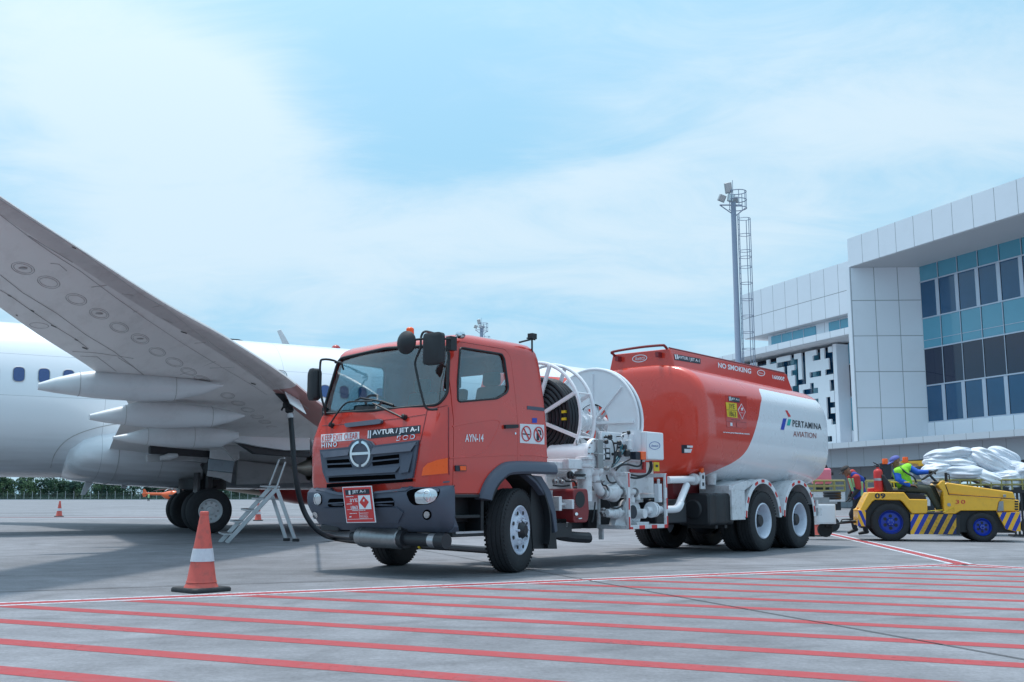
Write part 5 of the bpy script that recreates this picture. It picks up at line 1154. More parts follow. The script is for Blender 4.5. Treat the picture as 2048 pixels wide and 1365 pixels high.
canoe(10.25,[(207,455),(300,425),(430,395),(520,385),(770,395),(950,420),(1100,440),(1215,465)],[(207,492),(300,508),(430,526),(520,538),(770,556),(950,551),(1100,520),(1215,472)],[.07,.13,.19,.21,.22,.2,.15,.03])
canoe(8.45,[(488,625),(580,600),(680,575),(750,555),(900,555),(1150,585),(1250,605),(1335,630)],[(488,655),(580,672),(680,684),(750,694),(900,703),(1150,696),(1250,672),(1335,637)],[.07,.13,.18,.2,.21,.2,.15,.03])
canoe(6.4,[(617,745),(700,728),(800,700),(900,690),(1050,690),(1200,700),(1300,720)],[(617,762),(700,780),(800,793),(900,803),(1050,812),(1200,808),(1300,760)],[.07,.13,.2,.24,.25,.22,.05])
# refuel panel door, coupling bay
rp_=wl(577,800); bay=MB(); bay.add([wl(*p,.008) for p in((549,786),(569,788),(577,806),(568,806))],[(0,1,2,3)]); bay.build('fuelling_bay',M['black'],wing,smooth=0)
q=[wl(569,783,.005),wl(597,800,.005)]; dn=AF.hit(611,829,y=q[1].y-.05); dm=AF.hit(580,808,y=q[0].y-.02)
mb=MB(); mb.prism([q[0],q[1],dn,dm],(.02,.0,0)); mb.build('fuelling_door',M['fairing'],wing)
# belly fairing
def bring(x,hw,zt,zb,n=48,e=2.4):
    cz=(zt+zb)/2; hh=(zt-zb)/2
    return [Vector((x,math.copysign(abs(math.cos(2*PI*i/n))**(2/e),math.cos(2*PI*i/n))*hw,cz+math.copysign(abs(math.sin(2*PI*i/n))**(2/e),math.sin(2*PI*i/n))*hh)) for i in range(n)]
mb=MB(); mb.loft([bring(x,hw,zt,zb) for x,hw,zt,zb in((.34,.9,2.1,1.55),(.42,1.5,2.35,1.42),(.7,1.80,2.6,1.33),(1.05,1.90,2.75,1.28),(1.6,1.96,2.9,1.22),(3,2.0,3.0,1.14),(6,2.05,3.0,1.10),(9,2.03,2.9,1.12),(10.5,1.9,2.7,1.2),(11.6,1.5,2.3,1.35),(12.2,.8,1.9,1.45))]); bf=mb.build('belly_fairing',M['fus'],AC,smooth=60)
mb=MB(); pts=[]
for x,z in((.14,1.62),(.16,1.95),(.40,2.3),(.9,2.55),(1.6,2.72),(2.6,2.85)): pts.append(fsurf(x-.05,z,.004))
mb.tube(smoothpath(pts,4),.010,5)
for x in(1.5,2.55,4.0,5.4): r=[p for p in bring(x,*(np.interp(x,[.9,1.6,3,6],[1.90,1.96,2.0,2.05]),np.interp(x,[.9,1.6,3,6],[2.75,2.9,3,3]),np.interp(x,[.9,1.6,3,6],[1.28,1.22,1.14,1.1])))]; r=[p for p in r if p.y<.1 and p.z<2.4]; mb.tube([Vector((p.x,p.y*1.003,p.z-.004)) for p in r],.006,4)
mb.build('fairing_seam',M['panelline'],bf,smooth=0)
# gear bay structures: dark wheel well, doors, flap bits below the wing root
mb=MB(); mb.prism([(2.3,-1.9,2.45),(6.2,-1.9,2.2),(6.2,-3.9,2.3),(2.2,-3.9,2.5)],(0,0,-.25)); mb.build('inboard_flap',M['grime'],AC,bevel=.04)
def aplate(name,px,b,th,m): mb=MB(); mb.prism([ah(*p,b) for p in px],(0,th,0)); return mb.build(name,m,AC,bevel=.01)
M['doorgrey']=mat('gear_door_grey',(.27,.33,.38),.45,0,.08,3,dirt=.3)
aplate('gear_door',[ZW(*p) for p in((1140,868),(1282,880),(1270,945),(1136,930))],3.35,.05,M['doorgrey'])
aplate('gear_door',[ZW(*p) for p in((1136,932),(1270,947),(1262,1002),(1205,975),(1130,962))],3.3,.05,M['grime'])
aplate('gear_panel',[ZW(*p) for p in((1150,815),(1305,808),(1310,870),(1282,882),(1145,866))],3.4,.05,M['fairing'])
aplate('flap_mount',[ZW(*p) for p in((1240,770),(1400,800),(1395,835),(1310,825),(1300,870),(1282,880),(1215,800))],4.2,.08,M['grime'])
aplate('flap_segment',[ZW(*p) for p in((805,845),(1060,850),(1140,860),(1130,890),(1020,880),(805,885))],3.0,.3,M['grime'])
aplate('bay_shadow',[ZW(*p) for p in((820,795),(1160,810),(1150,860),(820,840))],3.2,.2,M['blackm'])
mb=MB(); a=ah(*ZW(875,865),3.2); b=ah(*ZW(970,850),3.2); mb.tube([a,(a+b)/2-Vector((0,0,.0)),b],[.05,.09,.05],14); mb.build('track_nose',M['fairing'],AC)
aplate('root_fillet',[ZW(*p) for p in((1130,705),(1300,700),(1693,712),(1693,820),(1560,822),(1410,800),(1240,765))],5.2,.3,M['fairing'])
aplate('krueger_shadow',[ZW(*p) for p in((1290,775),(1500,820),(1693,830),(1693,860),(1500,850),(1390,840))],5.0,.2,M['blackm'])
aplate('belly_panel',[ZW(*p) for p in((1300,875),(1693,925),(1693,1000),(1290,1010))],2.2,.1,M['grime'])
# main gear
gf_=Frame((0,0),0); gw=AF.loc(G(420,1068)); GX,GB=gw.x,-gw.y; GR=.555; print('gear',gw)
def gearwheel(y,face):
    mb=MB(); h=.19; 
    mb.lathe((0,0,0),(0,1,0),[(-h*.7,.27),(-h*.9,.30),(-h,.40),(-h*.95,.48),(-h*.75,.535),(-h*.5,.552),(-h*.42,.545),(-h*.38,.553),(-h*.1,.556),(-h*.05,.548),(h*.05,.548),(h*.1,.556),(h*.38,.553),(h*.42,.545),(h*.5,.552),(h*.75,.535),(h*.95,.48),(h,.40),(h*.9,.30),(h*.7,.27)],52,cap=False)
    o=mb.build('gear_tyre',M['tyre'],AC); o.location=(GX,y,GR)
    mb=MB(); s=face; mb.lathe((0,0,0),(0,s,0),[(h*.9,.30),(h*.95,.285),(h*.7,.27),(h*.45,.24),(h*.5,.12),(h*.8,.10),(h*.85,.06),(h*.85,.005)],36,cap=False); w=mb.build('gear_hub',M['fairing'],o)
    mb=MB()
    for i in range(9):
        a=2*PI*i/9; mb.lathe((math.cos(a)*.2,s*h*.47,math.sin(a)*.2),(0,s,0),[(0,.03),(.004,.03)],10)
    mb.build('hub_hole',M['panelline'],w); return o
for y0 in(-GB+.2,-GB+.64): gearwheel(y0,-1)
GX0=GX; gq=AF.loc(G(378,1057)); GX=gq.x
for y0 in(gq.y,gq.y+.5): gearwheel(y0,1)
for sg in(-1,1):
    yc=-(GB-.42) if sg<0 else gq.y+.25
    GX=GX0 if sg<0 else gq.x
    mb=MB(); mb.rod((GX,yc,GR),(GX,yc,2.2),.11,.13,16); mb.rod((GX,yc-.35,GR),(GX,yc+.35,GR),.07,n=14); mb.tube([(GX+.14,yc,1.0),(GX+.32,yc,.85),(GX+.10,yc,.65)],.04,8); mb.rod((GX,yc,1.45),(GX,yc-sg*1.2,2.0),.06); mb.rod((GX-.12,yc,.8),(GX-.12,yc,1.6),.02); mb.box(GX-.3,GX-.24,yc-.2,yc+.22,.98,1.5)
    mb.rod((GX-.2,yc+.1,1.02),(GX+.25,yc+.1,1.12),.05); mb.build('gear_leg',M['blackm'],AC)
GX=GX0
mb=MB(); mb.lathe((GX+.1,-GB+1.3,1.09),(0,0,1),[(0,.02),(0,.60),(.25,.60)],28); mb.build('wheel_well',M['black'],AC)
# nose gear
mb=MB(); mb.rod((17.2,0,.35),(17.2,0,1.7),.09); mb.build('nose_gear_leg',M['alu'],AC)
for y in(-.25,.25): mb=MB(); mb.lathe((17.2,y-.1,.34),(0,1,0),[(0,.05),(0,.25),(.03,.33),(.17,.33),(.2,.25),(.2,.05)],28); mb.build('nose_tyre',M['tyre'],AC)
# engines
for sg in(-1,1):
    y=sg*4.85; cz=1.62
    mb=MB(); pr=[(7.0,.62),(7.6,.80),(8.4,.96),(9.6,1.06),(10.8,1.05),(11.4,.98),(11.6,.90),(11.5,.80),(10.9,.78)]
    mb.loft([[Vector((x,y+math.cos(a)*r*1.04,cz+(math.sin(a)*r if math.sin(a)>0 else math.sin(a)*r*.98))) for a in [2*PI*i/40 for i in range(40)]] for x,r in pr],cap=False); ng=mb.build('engine_nacelle',M['engred'],AC,smooth=60)
    mb=MB(); mb.lathe((5.35,y,cz-.03),(1,0,0),[(0,.30),(.3,.38),(1.0,.52),(2.0,.66)],32,cap=False); mb.lathe((4.9,y,cz-.03),(1,0,0),[(0,.03),(.4,.2),(.9,.26)],20); mb.build('exhaust_nozzle',M['hotmetal'],ng)
    mb=MB(); mb.lathe((10.6,y,cz),(1,0,0),[(0,.02),(0,.8)],32); mb.build('fan',M['blackm'],ng)
    mb=MB(); mb.prism([(5.2,y-.14,2.35),(9.4,y-.14,2.35),(10.0,y-.14,2.62),(8,y-.14,2.75),(5.2,y-.14,2.55)],(0,.28,0)); mb.prism([(5.5,y-.12,1.9),(8,y-.12,2.2),(8,y-.12,2.5),(5.2,y-.12,2.5)],(0,.24,0)); mb.build('pylon',M['fairing'],AC,bevel=.03)
# tail
mb=MB(); mb.prism([(-17.6,-.12,5.3),(-10.5,-.12,5.1),(-14.2,-.06,9.5),(-17.9,-.05,12.2),(-19.6,-.05,12.2)],(0,.2,0)); mb.build('tail_fin',M['fus'],AC,bevel=.04)
for sg in(-1,1): mb=MB(); mb.prism([(-17.6,sg*.3,4.9),(-13.6,sg*.5,4.9),(-17.4,sg*7,5.6),(-18.9,sg*7,5.6)],(0,0,.14)); mb.build('tailplane',M['wing'],AC,bevel=.03)
# ---------------------------------------------------------------- second airliner behind: only its winglet shows
W2=DP(573,690,44); B2=(W2[0]+2,W2[1]+7)
A2=empty('airliner',(B2[0],B2[1],0),AAZ,'distant second airliner whose pale winglet shows above the white fuselage','airliner')
F2=Frame(B2,AAZ)
mb=MB(); mb.loft([fring(x*.9,r*.9,z*.9) for x,r,z in [(2,.1,3.3),(3,1.5,3.3),(6,FR,FZC)]+prof[-8:]]); mb.build('fuselage',M['fus'],A2,smooth=60)
wt_=F2.loc(W2)
q=[F2.loc(DP(x,y,44)) for x,y in((555,661),(562,659),(580,690),(567,690))]
mb=MB(); mb.prism(q,(.05,.22,0)); mb.prism([q[2],q[3],q[3]+Vector((-.4,0,-.5)),q[2]+Vector((.3,0,-.5))],(0,.2,0)); mb.build('winglet',M['fairing'],A2,bevel=.02)
mb=MB(); e=(q[2]+q[3])/2-Vector((0,0,.5)); mb.prism([e+Vector((-.8,0,0)),e+Vector((.7,0,0)),Vector((7,0,1.9)),Vector((4,0,1.9))],(0,0,-.15)); mb.build('wing',M['wing'],A2,bevel=.02)
# ---------------------------------------------------------------- hose, ladder, cones
def wpt(px,py,**k):
    d=ray(px,py)
    if 'z' in k: return Vector(G(px,py,k['z']))
    return Vector(DP(px,py,k['D']))
hr=AF.w(*rp_); HD=hr[1]
HO=empty('fuel_hose',(float(hr[0]),float(hr[1]),0),0,'thick black fuel hose hanging from the wing coupling to the truck','hose')
pts=[wpt(581,830,D=HD),wpt(584,870,D=HD-.05),wpt(588,920,D=HD-.1),wpt(594,970,D=HD-.1),wpt(605,1015,D=HD),wpt(622,1047,D=HD),wpt(645,1068,D=HD+.1)]+[Vector(G(x,y,.055)) for x,y in((672,1077),(705,1081),(760,1087),(823,1091),(900,1095),(974,1100),(1040,1103))]+[TF.w(1.6,1.3,.3) if False else Vector(TF.w(1.9,1.1,.5))]
mb=MB(); mb.tube(smoothpath(pts,8),.054,14); mb.build('hose_line',M['hose'],HO,world=True)
mb=MB(); c=wpt(576,806,D=HD); e=wpt(581,832,D=HD); d=(e-c).normalized(); mb.lathe(c,d,[(-.08,.05),(0,.11),(.08,.12),(.10,.08),(.17,.09),(.20,.065)],16); mb.rod(c+Vector((-.05,0,.0)),c+Vector((-.13,0,-.16)),.02); mb.rod(c+Vector((.03,-.1,.0)),c+Vector((.08,-.1,-.12)),.015); mb.build('nozzle',M['black'],HO,world=True)
mb=MB(); mb.lathe(e-d*.06,d,[(0,.06),(.01,.078),(.10,.072),(.11,.06)],16); mb.build('coupling',M['alu'],HO,world=True)
mb=MB()
for x,y in((828,1091),(838,1092)): c=Vector(G(x,y,.055)); mb.lathe(c,(1,-1.2,0),[(0,.057),(.06,.057)],14)
mb.build('yellow_band',M['signy'],HO,world=True)
# ladder
ZL=lambda x,y:(320+x/3.79,860+y/3.79)
LD=empty('step_ladder',tuple(G(520,1085)),0,'aluminium platform step ladder standing under the wing by the hose','ladder')
dn_=20.6; dfar=.42
def lp(x,y,D): return Vector(DP(*ZL(x,y),D))
def bar(mb,a,b,w,h,up=(0,0,1)):
    a,b=Vector(a),Vector(b); d=(b-a).normalized(); s=Vector((0,1,0)); s=(s-d*s.dot(d)).normalized(); n=d.cross(s)
    mb.loft([[p+s*w/2+n*h/2,p-s*w/2+n*h/2,p-s*w/2-n*h/2,p+s*w/2-n*h/2] for p in(a,b)])
near=[(505,858),(880,450)]; far=[(452,858),(835,440)]
for nm,(p0_,p1_),D in(('stringer',near,dn_),('stringer',far,dn_+dfar)):
    mb=MB(); bar(mb,lp(*p0_,D),lp(*p1_,D),.03,.085); mb.build(nm,M['alu'],LD,world=True,bevel=.004)
for (a,b),D in((((880,450),(952,243)),dn_),(((828,425),(905,225)),dn_+dfar)):
    mb=MB(); mb.rod(lp(*a,D),lp(*b,D),.019); mb.build('handrail',M['alu'],LD,world=True)
mb=MB(); mb.tube([lp(905,225,dn_+dfar),lp(925,216,dn_+dfar*.6),lp(945,215,dn_+dfar*.2)],.015,8); mb.build('handrail',M['alu'],LD,world=True)
for (a,b),D in((((888,450),(1028,842)),dn_),(((850,500),(958,838)),dn_+dfar)):
    mb=MB(); bar(mb,lp(*a,D),lp(*b,D),.04,.07); o=mb.build('rear_leg',M['alu'],LD,world=True,bevel=.004)
    mb=MB(); p=lp(b[0],b[1]+2,D); mb.box(p.x-.06,p.x+.07,p.y-.04,p.y+.04,p.z-.01,p.z+.05); mb.build('rubber_foot',M['black'],o,world=True,bevel=.01)
for a,b in(((500,785),(530,800)),((585,695),(625,706)),((668,607),(712,618)),((752,525),(795,533)),((830,434),(880,440))):
    p=lp(*b,dn_); q_=lp(a[0]-5,a[1],dn_+dfar); mb=MB(); w=.20 if a!=(830,434) else .26
    for_=Vector((w/2,0,0)); mb.prism([p-for_*1.4,p+for_*.6,q_+for_*.6,q_-for_*1.4],(0,0,.035)); mb.build('tread',M['alu'],LD,world=True,bevel=.006)
mb=MB(); mb.rod(lp(800,520,dn_),lp(905,530,dn_),.012); mb.rod(lp(760,500,dn_+dfar),lp(860,525,dn_+dfar),.012); mb.build('brace',M['alu'],LD,world=True)
# cones
M['conebase']=mat('cone_base_rubber',(.03,.032,.036),.7,0,.2,10,dirt=.4,dirtc=(.09,.09,.09))
def make_cone(name,loc,rz,label,h=.77,group='orange traffic cones on the apron'):
    c=empty(name,loc,rz,label,'traffic cone',group); k=h/.77
    mb=MB(); mb.loft([[Vector((x*k,y*k,z*k)) for x,y in rpoly([(-.215*s,-.215*s),(.215*s,-.215*s),(.215*s,.215*s),(-.215*s,.215*s)],.05,4)] for z,s in((0,.98),(.008,1),(.03,1),(.042,.96))]); 
    b=mb.build('cone_base',M['conebase'],c,smooth=50)
    mb=MB(); mb.lathe((0,0,0),(0,0,1),[(.04*k,.165*k),(.06*k,.155*k),(.085*k,.142*k),(.09*k,.148*k),(.11*k,.138*k),(.30*k,.108*k),(.50*k,.077*k),(.735*k,.041*k),(.74*k,.045*k),(.765*k,.042*k),(.77*k,.034*k),(.768*k,.022*k)],40); mb.build('cone_body',M['cone'],c)
    mb=MB(); mb.lathe((0,0,0),(0,0,1),[(.288*k,.112*k),(.288*k,.1155*k),(.412*k,.0955*k),(.412*k,.092*k)],40,cap=False); mb.build('reflective_sleeve',M['conewhite'],c)
    return c
cpos=G(402,1183); make_cone('traffic_cone',tuple(cpos),R(50),'worn orange cone with grey sleeve in the foreground on the border line',.755)
make_cone('traffic_cone',tuple(G(118,1034)),R(20),'small distant orange cone far left on open apron',.72)
make_cone('traffic_cone',tuple(G(516,1042)),R(10),'distant orange cone seen through the legs of the step ladder',.66)
make_cone('traffic_cone',tuple(G(1636,1073)),R(30),'orange cone on the ground just behind the tank truck rear wheels',.72)
# ---------------------------------------------------------------- terminal building
FAZ=R(20.9)   # facade runs away to the left; local x = into the building, y = along the facade (away), z up
TB=Frame((30.1,75.0),FAZ)
TE_=empty('terminal_building',(30.1,75.0,0),FAZ,'white panelled airport terminal with tall glass wall at the right','terminal')
def bh(px,py,d=0): return TB.hit(px,py,x=d)
def panelmat(name,col,specs,lc=(.30,.31,.33)):
    return add_lines(mat(name,col,.38,0,.035,.35,dirt=.10,dirtc=(.5,.5,.5)),specs,lc)
WC=(.80,.82,.87)
M['pan_f']=panelmat('panel_fascia',WC,[(1,1.92,.03,.05)])
M['pan_l']=panelmat('panel_upper_left',WC,[(1,1.92,1.1,.05),(2,10,18.45-10,.06)])
M['pan_band']=panelmat('panel_band',WC,[(1,1.92,.6,.05)])
M['pan_w']=panelmat('panel_splay',WC,[(2,2.9,5.0,.06),(0,1.72,.02,.05)])
M['pan_base']=panelmat('panel_base',(.62,.64,.68),[(1,2.05,.2,.05)])
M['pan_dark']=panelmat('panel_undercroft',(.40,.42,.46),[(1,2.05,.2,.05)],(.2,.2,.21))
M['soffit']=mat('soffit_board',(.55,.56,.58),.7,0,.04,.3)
M['gteal']=mat('teal_glass',(.10,.34,.46),.07,0,.10,.4,spec=.6,coat=.4); M['gblue']=mat('blue_glass',(.010,.075,.17),.05,0,.5,.22,spec=.6,coat=.3)
M['gdark']=mat('dark_glass',(.006,.013,.045),.05,0,.4,.3,spec=.6,coat=.3); M['mull']=mat('mullion_metal',(.52,.57,.66),.35,.3,.04,2)
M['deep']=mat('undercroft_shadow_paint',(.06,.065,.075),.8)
def tbox(name,x0,x1,y0,y1,z0,z1,m,parent=TE_,bevel=0): mb=MB(); mb.box(x0,x1,y0,y1,z0,z1); return mb.build(name,m,parent,bevel=bevel,smooth=0)
YR=-46; YL=64
tbox('parapet',0,14,YR,7.55,19.42,21.77,M['pan_f'])
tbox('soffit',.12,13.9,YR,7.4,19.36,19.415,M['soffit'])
# splayed wall with tiles
mb=MB(); q=[(.02,7.42),(5.1,5.22),(5.1,7.42)]; mb.prism([(x,y,5.28) for x,y in q],(0,0,14.07)); mb.build('splayed_wall',M['pan_w'],TE_,smooth=0)
tbox('corner_pier',-.06,.5,7.42,7.85,5.30,19.41,M['pan_band'])
tbox('return_wall',.5,9,7.43,7.80,5.28,19.3,M['pan_band'])
# curtain wall
GD=5.12; rows=[(18.10,19.36,'gteal'),(15.12,18.02,'gblue'),(12.66,15.04,'gteal'),(9.70,12.58,'gdark'),(6.80,9.62,'gblue')]
tbox('inner_wall',GD+.35,GD+.6,YR,5.2,5.3,19.35,M['gdark'])
proto={}
for r,(z0,z1,mn) in enumerate(rows):
    for k in range(13):
        y1=5.20-2.035*k; y0=y1-1.985
        mm=mn
        key=(r,mm)
        if key not in proto:
            mb=MB(); mb.box(GD,GD+.03,-1.985,0,z0,z1); o=mb.build('window',M[mm],TE_,smooth=0); o.location=(0,y1,0)
            f=MB(); f.box(GD-.05,GD-.002,-1.985,-1.93,z0,z1)
            if mn=='gteal' and r==2: f.box(GD-.03,GD-.002,-1.93,0,z0+.62,z0+.66)
            if mn=='gblue': f.box(GD-.012,GD-.004,-1.93,-1.60,z0,z1)
            fo=f.build('window_frame',M['mull'],o,smooth=0); proto[key]=(o,fo)
        else:
            a,b=proto[key]; o=a.copy(); COL.objects.link(o); o.location=(0,y1,0); c=b.copy(); COL.objects.link(c); c.parent=o
for z in(18.06,15.08,12.62,9.66,6.76): tbox('transom',GD-.07,GD+.02,YR,5.21,z-.05,z+.05,M['mull'])
tbox('sill_wall',GD-.10,GD+.3,YR,5.22,5.3,6.71,M['pan_band'])
# base slab and undercroft
tbox('base_slab',-.12,22,YR,YL,4.83,5.27,M['pan_base'])
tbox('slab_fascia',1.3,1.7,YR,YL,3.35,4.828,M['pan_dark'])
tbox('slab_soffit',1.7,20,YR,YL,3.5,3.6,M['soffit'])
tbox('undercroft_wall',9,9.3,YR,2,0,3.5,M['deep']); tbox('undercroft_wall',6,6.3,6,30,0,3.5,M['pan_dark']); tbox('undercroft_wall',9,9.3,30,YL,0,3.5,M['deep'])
for y in(-36,-28,-20,-12,-4,4,30,40,50,60): tbox('undercroft_column',2.2,2.9,y,y+.7,0,3.5,M['pan_base'],bevel=.02)
for y in(9.5,14,19,24): tbox('service_door',5.93,5.99,y,y+1.8,0,2.6,M['deep'])
# set-back left block
LD_=3.0
tbox('upper_block',LD_,LD_+9,7.86,27.4,16.5,20.98,M['pan_l'])
tbox('block_soffit',LD_+.1,LD_+9,7.9,27.3,16.44,16.497,M['soffit'])
tbox('penthouse_wall',LD_+.95,LD_+1.3,7.86,24.6,15.2,16.44,M['pan_band'])
for y0,y1 in((9.0,15.3),(17.2,24.0)):
    mb=MB(); mb.box(LD_+.87,LD_+.95,y0,y1,15.5,16.3); o=mb.build('ribbon_window',M['gteal'],TE_,smooth=0)
    f=MB(); 
    for i in range(1,4): f.box(LD_+.83,LD_+.88,y0+(y1-y0)*i/4-.03,y0+(y1-y0)*i/4+.03,15.5,16.3)
    f.build('window_frame',M['mull'],o,smooth=0)
tbox('roof_edge_band',LD_,LD_+12,7.86,58,14.70,15.28,M['pan_band'])
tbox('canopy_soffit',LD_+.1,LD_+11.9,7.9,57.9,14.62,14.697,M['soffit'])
# wall behind the pierced screen, strip window
tbox('recess_wall',6.25,6.5,7.86,56,5.28,14.62,M['gdark'])
s0=bh(1664,700,4.6).y; s1=56
tbox('screen_return',4.62,6.0,s0-.55,s0-.05,5.28,14.45,M['pan_band'])
# pierced screen: cells, some open
random.seed(11)
cw,chh=.56,.50; ny=int((40-s0)/cw); nz_=int((14.45-5.3)/chh)
grid=[[1]*nz_ for _ in range(ny)]
def knock(i,j,sh):
    for a,b in sh:
        if 0<=i+a<ny and 0<=j+b<nz_: grid[i+a][j+b]=0
SH=[[(0,0),(0,1),(0,2),(1,0)],[(0,0),(1,0),(1,1)],[(0,0),(0,1),(0,2)],[(0,0),(1,0)],[(0,0),(0,1),(1,1),(1,2)],[(0,0),(0,1)],[(0,0),(1,0),(2,0)]]
i=0
for i in range(0,ny,3):
    j=random.choice([0,1,2])
    while j<nz_:
        knock(i+random.choice([0,0,1]),j,random.choice(SH)); j+=random.choice([2,3,3])
mb=MB()
for i in range(ny):
    for j in range(nz_):
        if grid[i][j]:
            y=s0+i*cw; z=5.3+j*chh; mb.box(4.6,4.75,y,y+cw,z,z+chh)
mb.build('pierced_screen',M['whiteclean'],TE_,smooth=0,clean=False)
for i in range(0,ny,2): tbox('screen_window',5.7,5.8,s0+i*cw,s0+i*cw+1.0,5.6,14.2,M['gblue' if i%3 else 'gteal']) if i<26 else None
for z0,z1,mn in((12.7,14.55,'gteal'),(9.75,12.6,'gdark'),(6.75,9.65,'gteal')): tbox('strip_window',5.9,6.0,7.9,s0-.6,z0,z1,M[mn])
tbox('strip_sill',5.8,6.2,7.9,s0-.6,5.28,6.7,M['pan_band'])
for z in(12.65,9.7): tbox('transom',5.85,5.98,7.9,s0-.6,z-.04,z+.04,M['mull'])
tbox('left_wing_wall',4.6,5.0,40.5,58,5.28,14.6,M['pan_band'])
# ---------------------------------------------------------------- light masts
M['galv']=mat('galvanised_steel',(.30,.33,.42),.45,.4,.1,.5)
M['lampgrey']=mat('floodlight_grey',(.38,.40,.42),.4,.3,.1,2)
def mast(name,base,Ht,rb,rt,label,cage=True,k=1.0,D=None):
    m=empty(name,base,0,label,'light mast'); 
    mb=MB(); mb.tube([(0,0,0),(0,0,Ht*.33),(0,0,Ht*.331),(0,0,Ht*.66),(0,0,Ht*.661),(0,0,Ht)],[rb,rb*.9,rb*.86,rb*.75,rb*.71,rt],20); mb.build('pole',M['galv'],m)
    mb=MB()
    for z in(Ht-.45,Ht+.15,Ht+.75): mb.tube([(.62*math.cos(a)+.30,.62*math.sin(a),z) for a in [R(-150)+R(300)*i/20 for i in range(21)]],.035,6)
    for i in range(7): a=R(-140)+R(280)*i/6; mb.rod((.62*math.cos(a)+.30,.62*math.sin(a),Ht-.45),(.62*math.cos(a)+.30,.62*math.sin(a),Ht+.75),.025,n=6)
    mb.rod((-.95,0,Ht-.2),(.6,0,Ht-.2),.05); mb.rod((-.95,.0,Ht-.2),(0,0,Ht-.9),.04); mb.rod((.85,.0,Ht-.4),(0,0,Ht-1.1),.04); mb.rod((0,0,Ht),(0,0,Ht+1.6),.02); mb.build('platform',M['galv'],m)
    for i,(c,sz,rot) in enumerate([((-.38,-.3,Ht+.95),(.5,.2,.75),(R(25),R(-12),0)),((-.85,-.3,Ht+.2),(.5,.2,.5),(R(25),R(15),R(20))),((-.22,-.2,Ht+.25),(.42,.25,.5),(R(10),R(8),0)),((.25,.4,Ht+.3),(.35,.25,.4),(R(-20),0,R(150)))]):
        from mathutils import Euler
        rt_=Euler(rot).to_matrix(); mb=MB(); mb.box(c[0]-sz[0]/2,c[0]+sz[0]/2,c[1]-sz[1]/2,c[1]+sz[1]/2,c[2]-sz[2]/2,c[2]+sz[2]/2,0,rt_); o=mb.build('floodlight',M['lampgrey'],m,bevel=.03)
        mb=MB(); mb.box(c[0]-sz[0]*.42,c[0]+sz[0]*.42,c[1]-sz[1]/2-.02,c[1]-sz[1]/2-.005,c[2]-sz[2]*.42,c[2]+sz[2]*.42,0,rt_); mb.build('lamp_glass',M['lens'],o)
    if cage:
        mb=MB(); x0=rb+.06
        for y in(-.2,.2): mb.tube([(x0,y,1),(rt+.15,y,Ht-.9)],.03,6)
        z=1.2
        while z<Ht-1: x=x0+(rt+.15-x0)*(z-1)/(Ht-2); mb.rod((x,-.2,z),(x,.2,z),.015,n=5); z+=.35
        mb.build('ladder',M['galv'],m)
        mb=MB(); zs=[Ht-1.2-1.15*i for i in range(int((Ht-4)/1.15))]+[Ht-3.95]
        for z in zs: x=x0+(rt+.15-x0)*(z-1)/(Ht-2); mb.tube([(x,-.22,z)]+[(x+.42+.40*math.cos(a),.42*math.sin(a),z) for a in [R(-130)+R(260)*i/12 for i in range(13)]]+[(x,.22,z)],.024,5)
        for a in(-60,0,60): mb.tube([(x0+.42+.40*math.cos(R(a)),.42*math.sin(R(a)),2.5),(rt+.15+.42+.40*math.cos(R(a)),.42*math.sin(R(a)),Ht-1.2)],.028,5)
        mb.build('safety_cage',M['galv'],m)
    return m
mx=DP(1479.5,800,70); mast('light_mast',(float(mx[0]),70.0,0),float(DP(1467,405,70)[2]),.26,.18,'tall grey floodlight mast with caged ladder beside the terminal')
mx=DP(963,700,150); mast('light_mast',(float(mx[0]),150.0,0),float(DP(963,660,150)[2])+.2,.35,.25,'far floodlight mast just showing above the red truck cab roof')
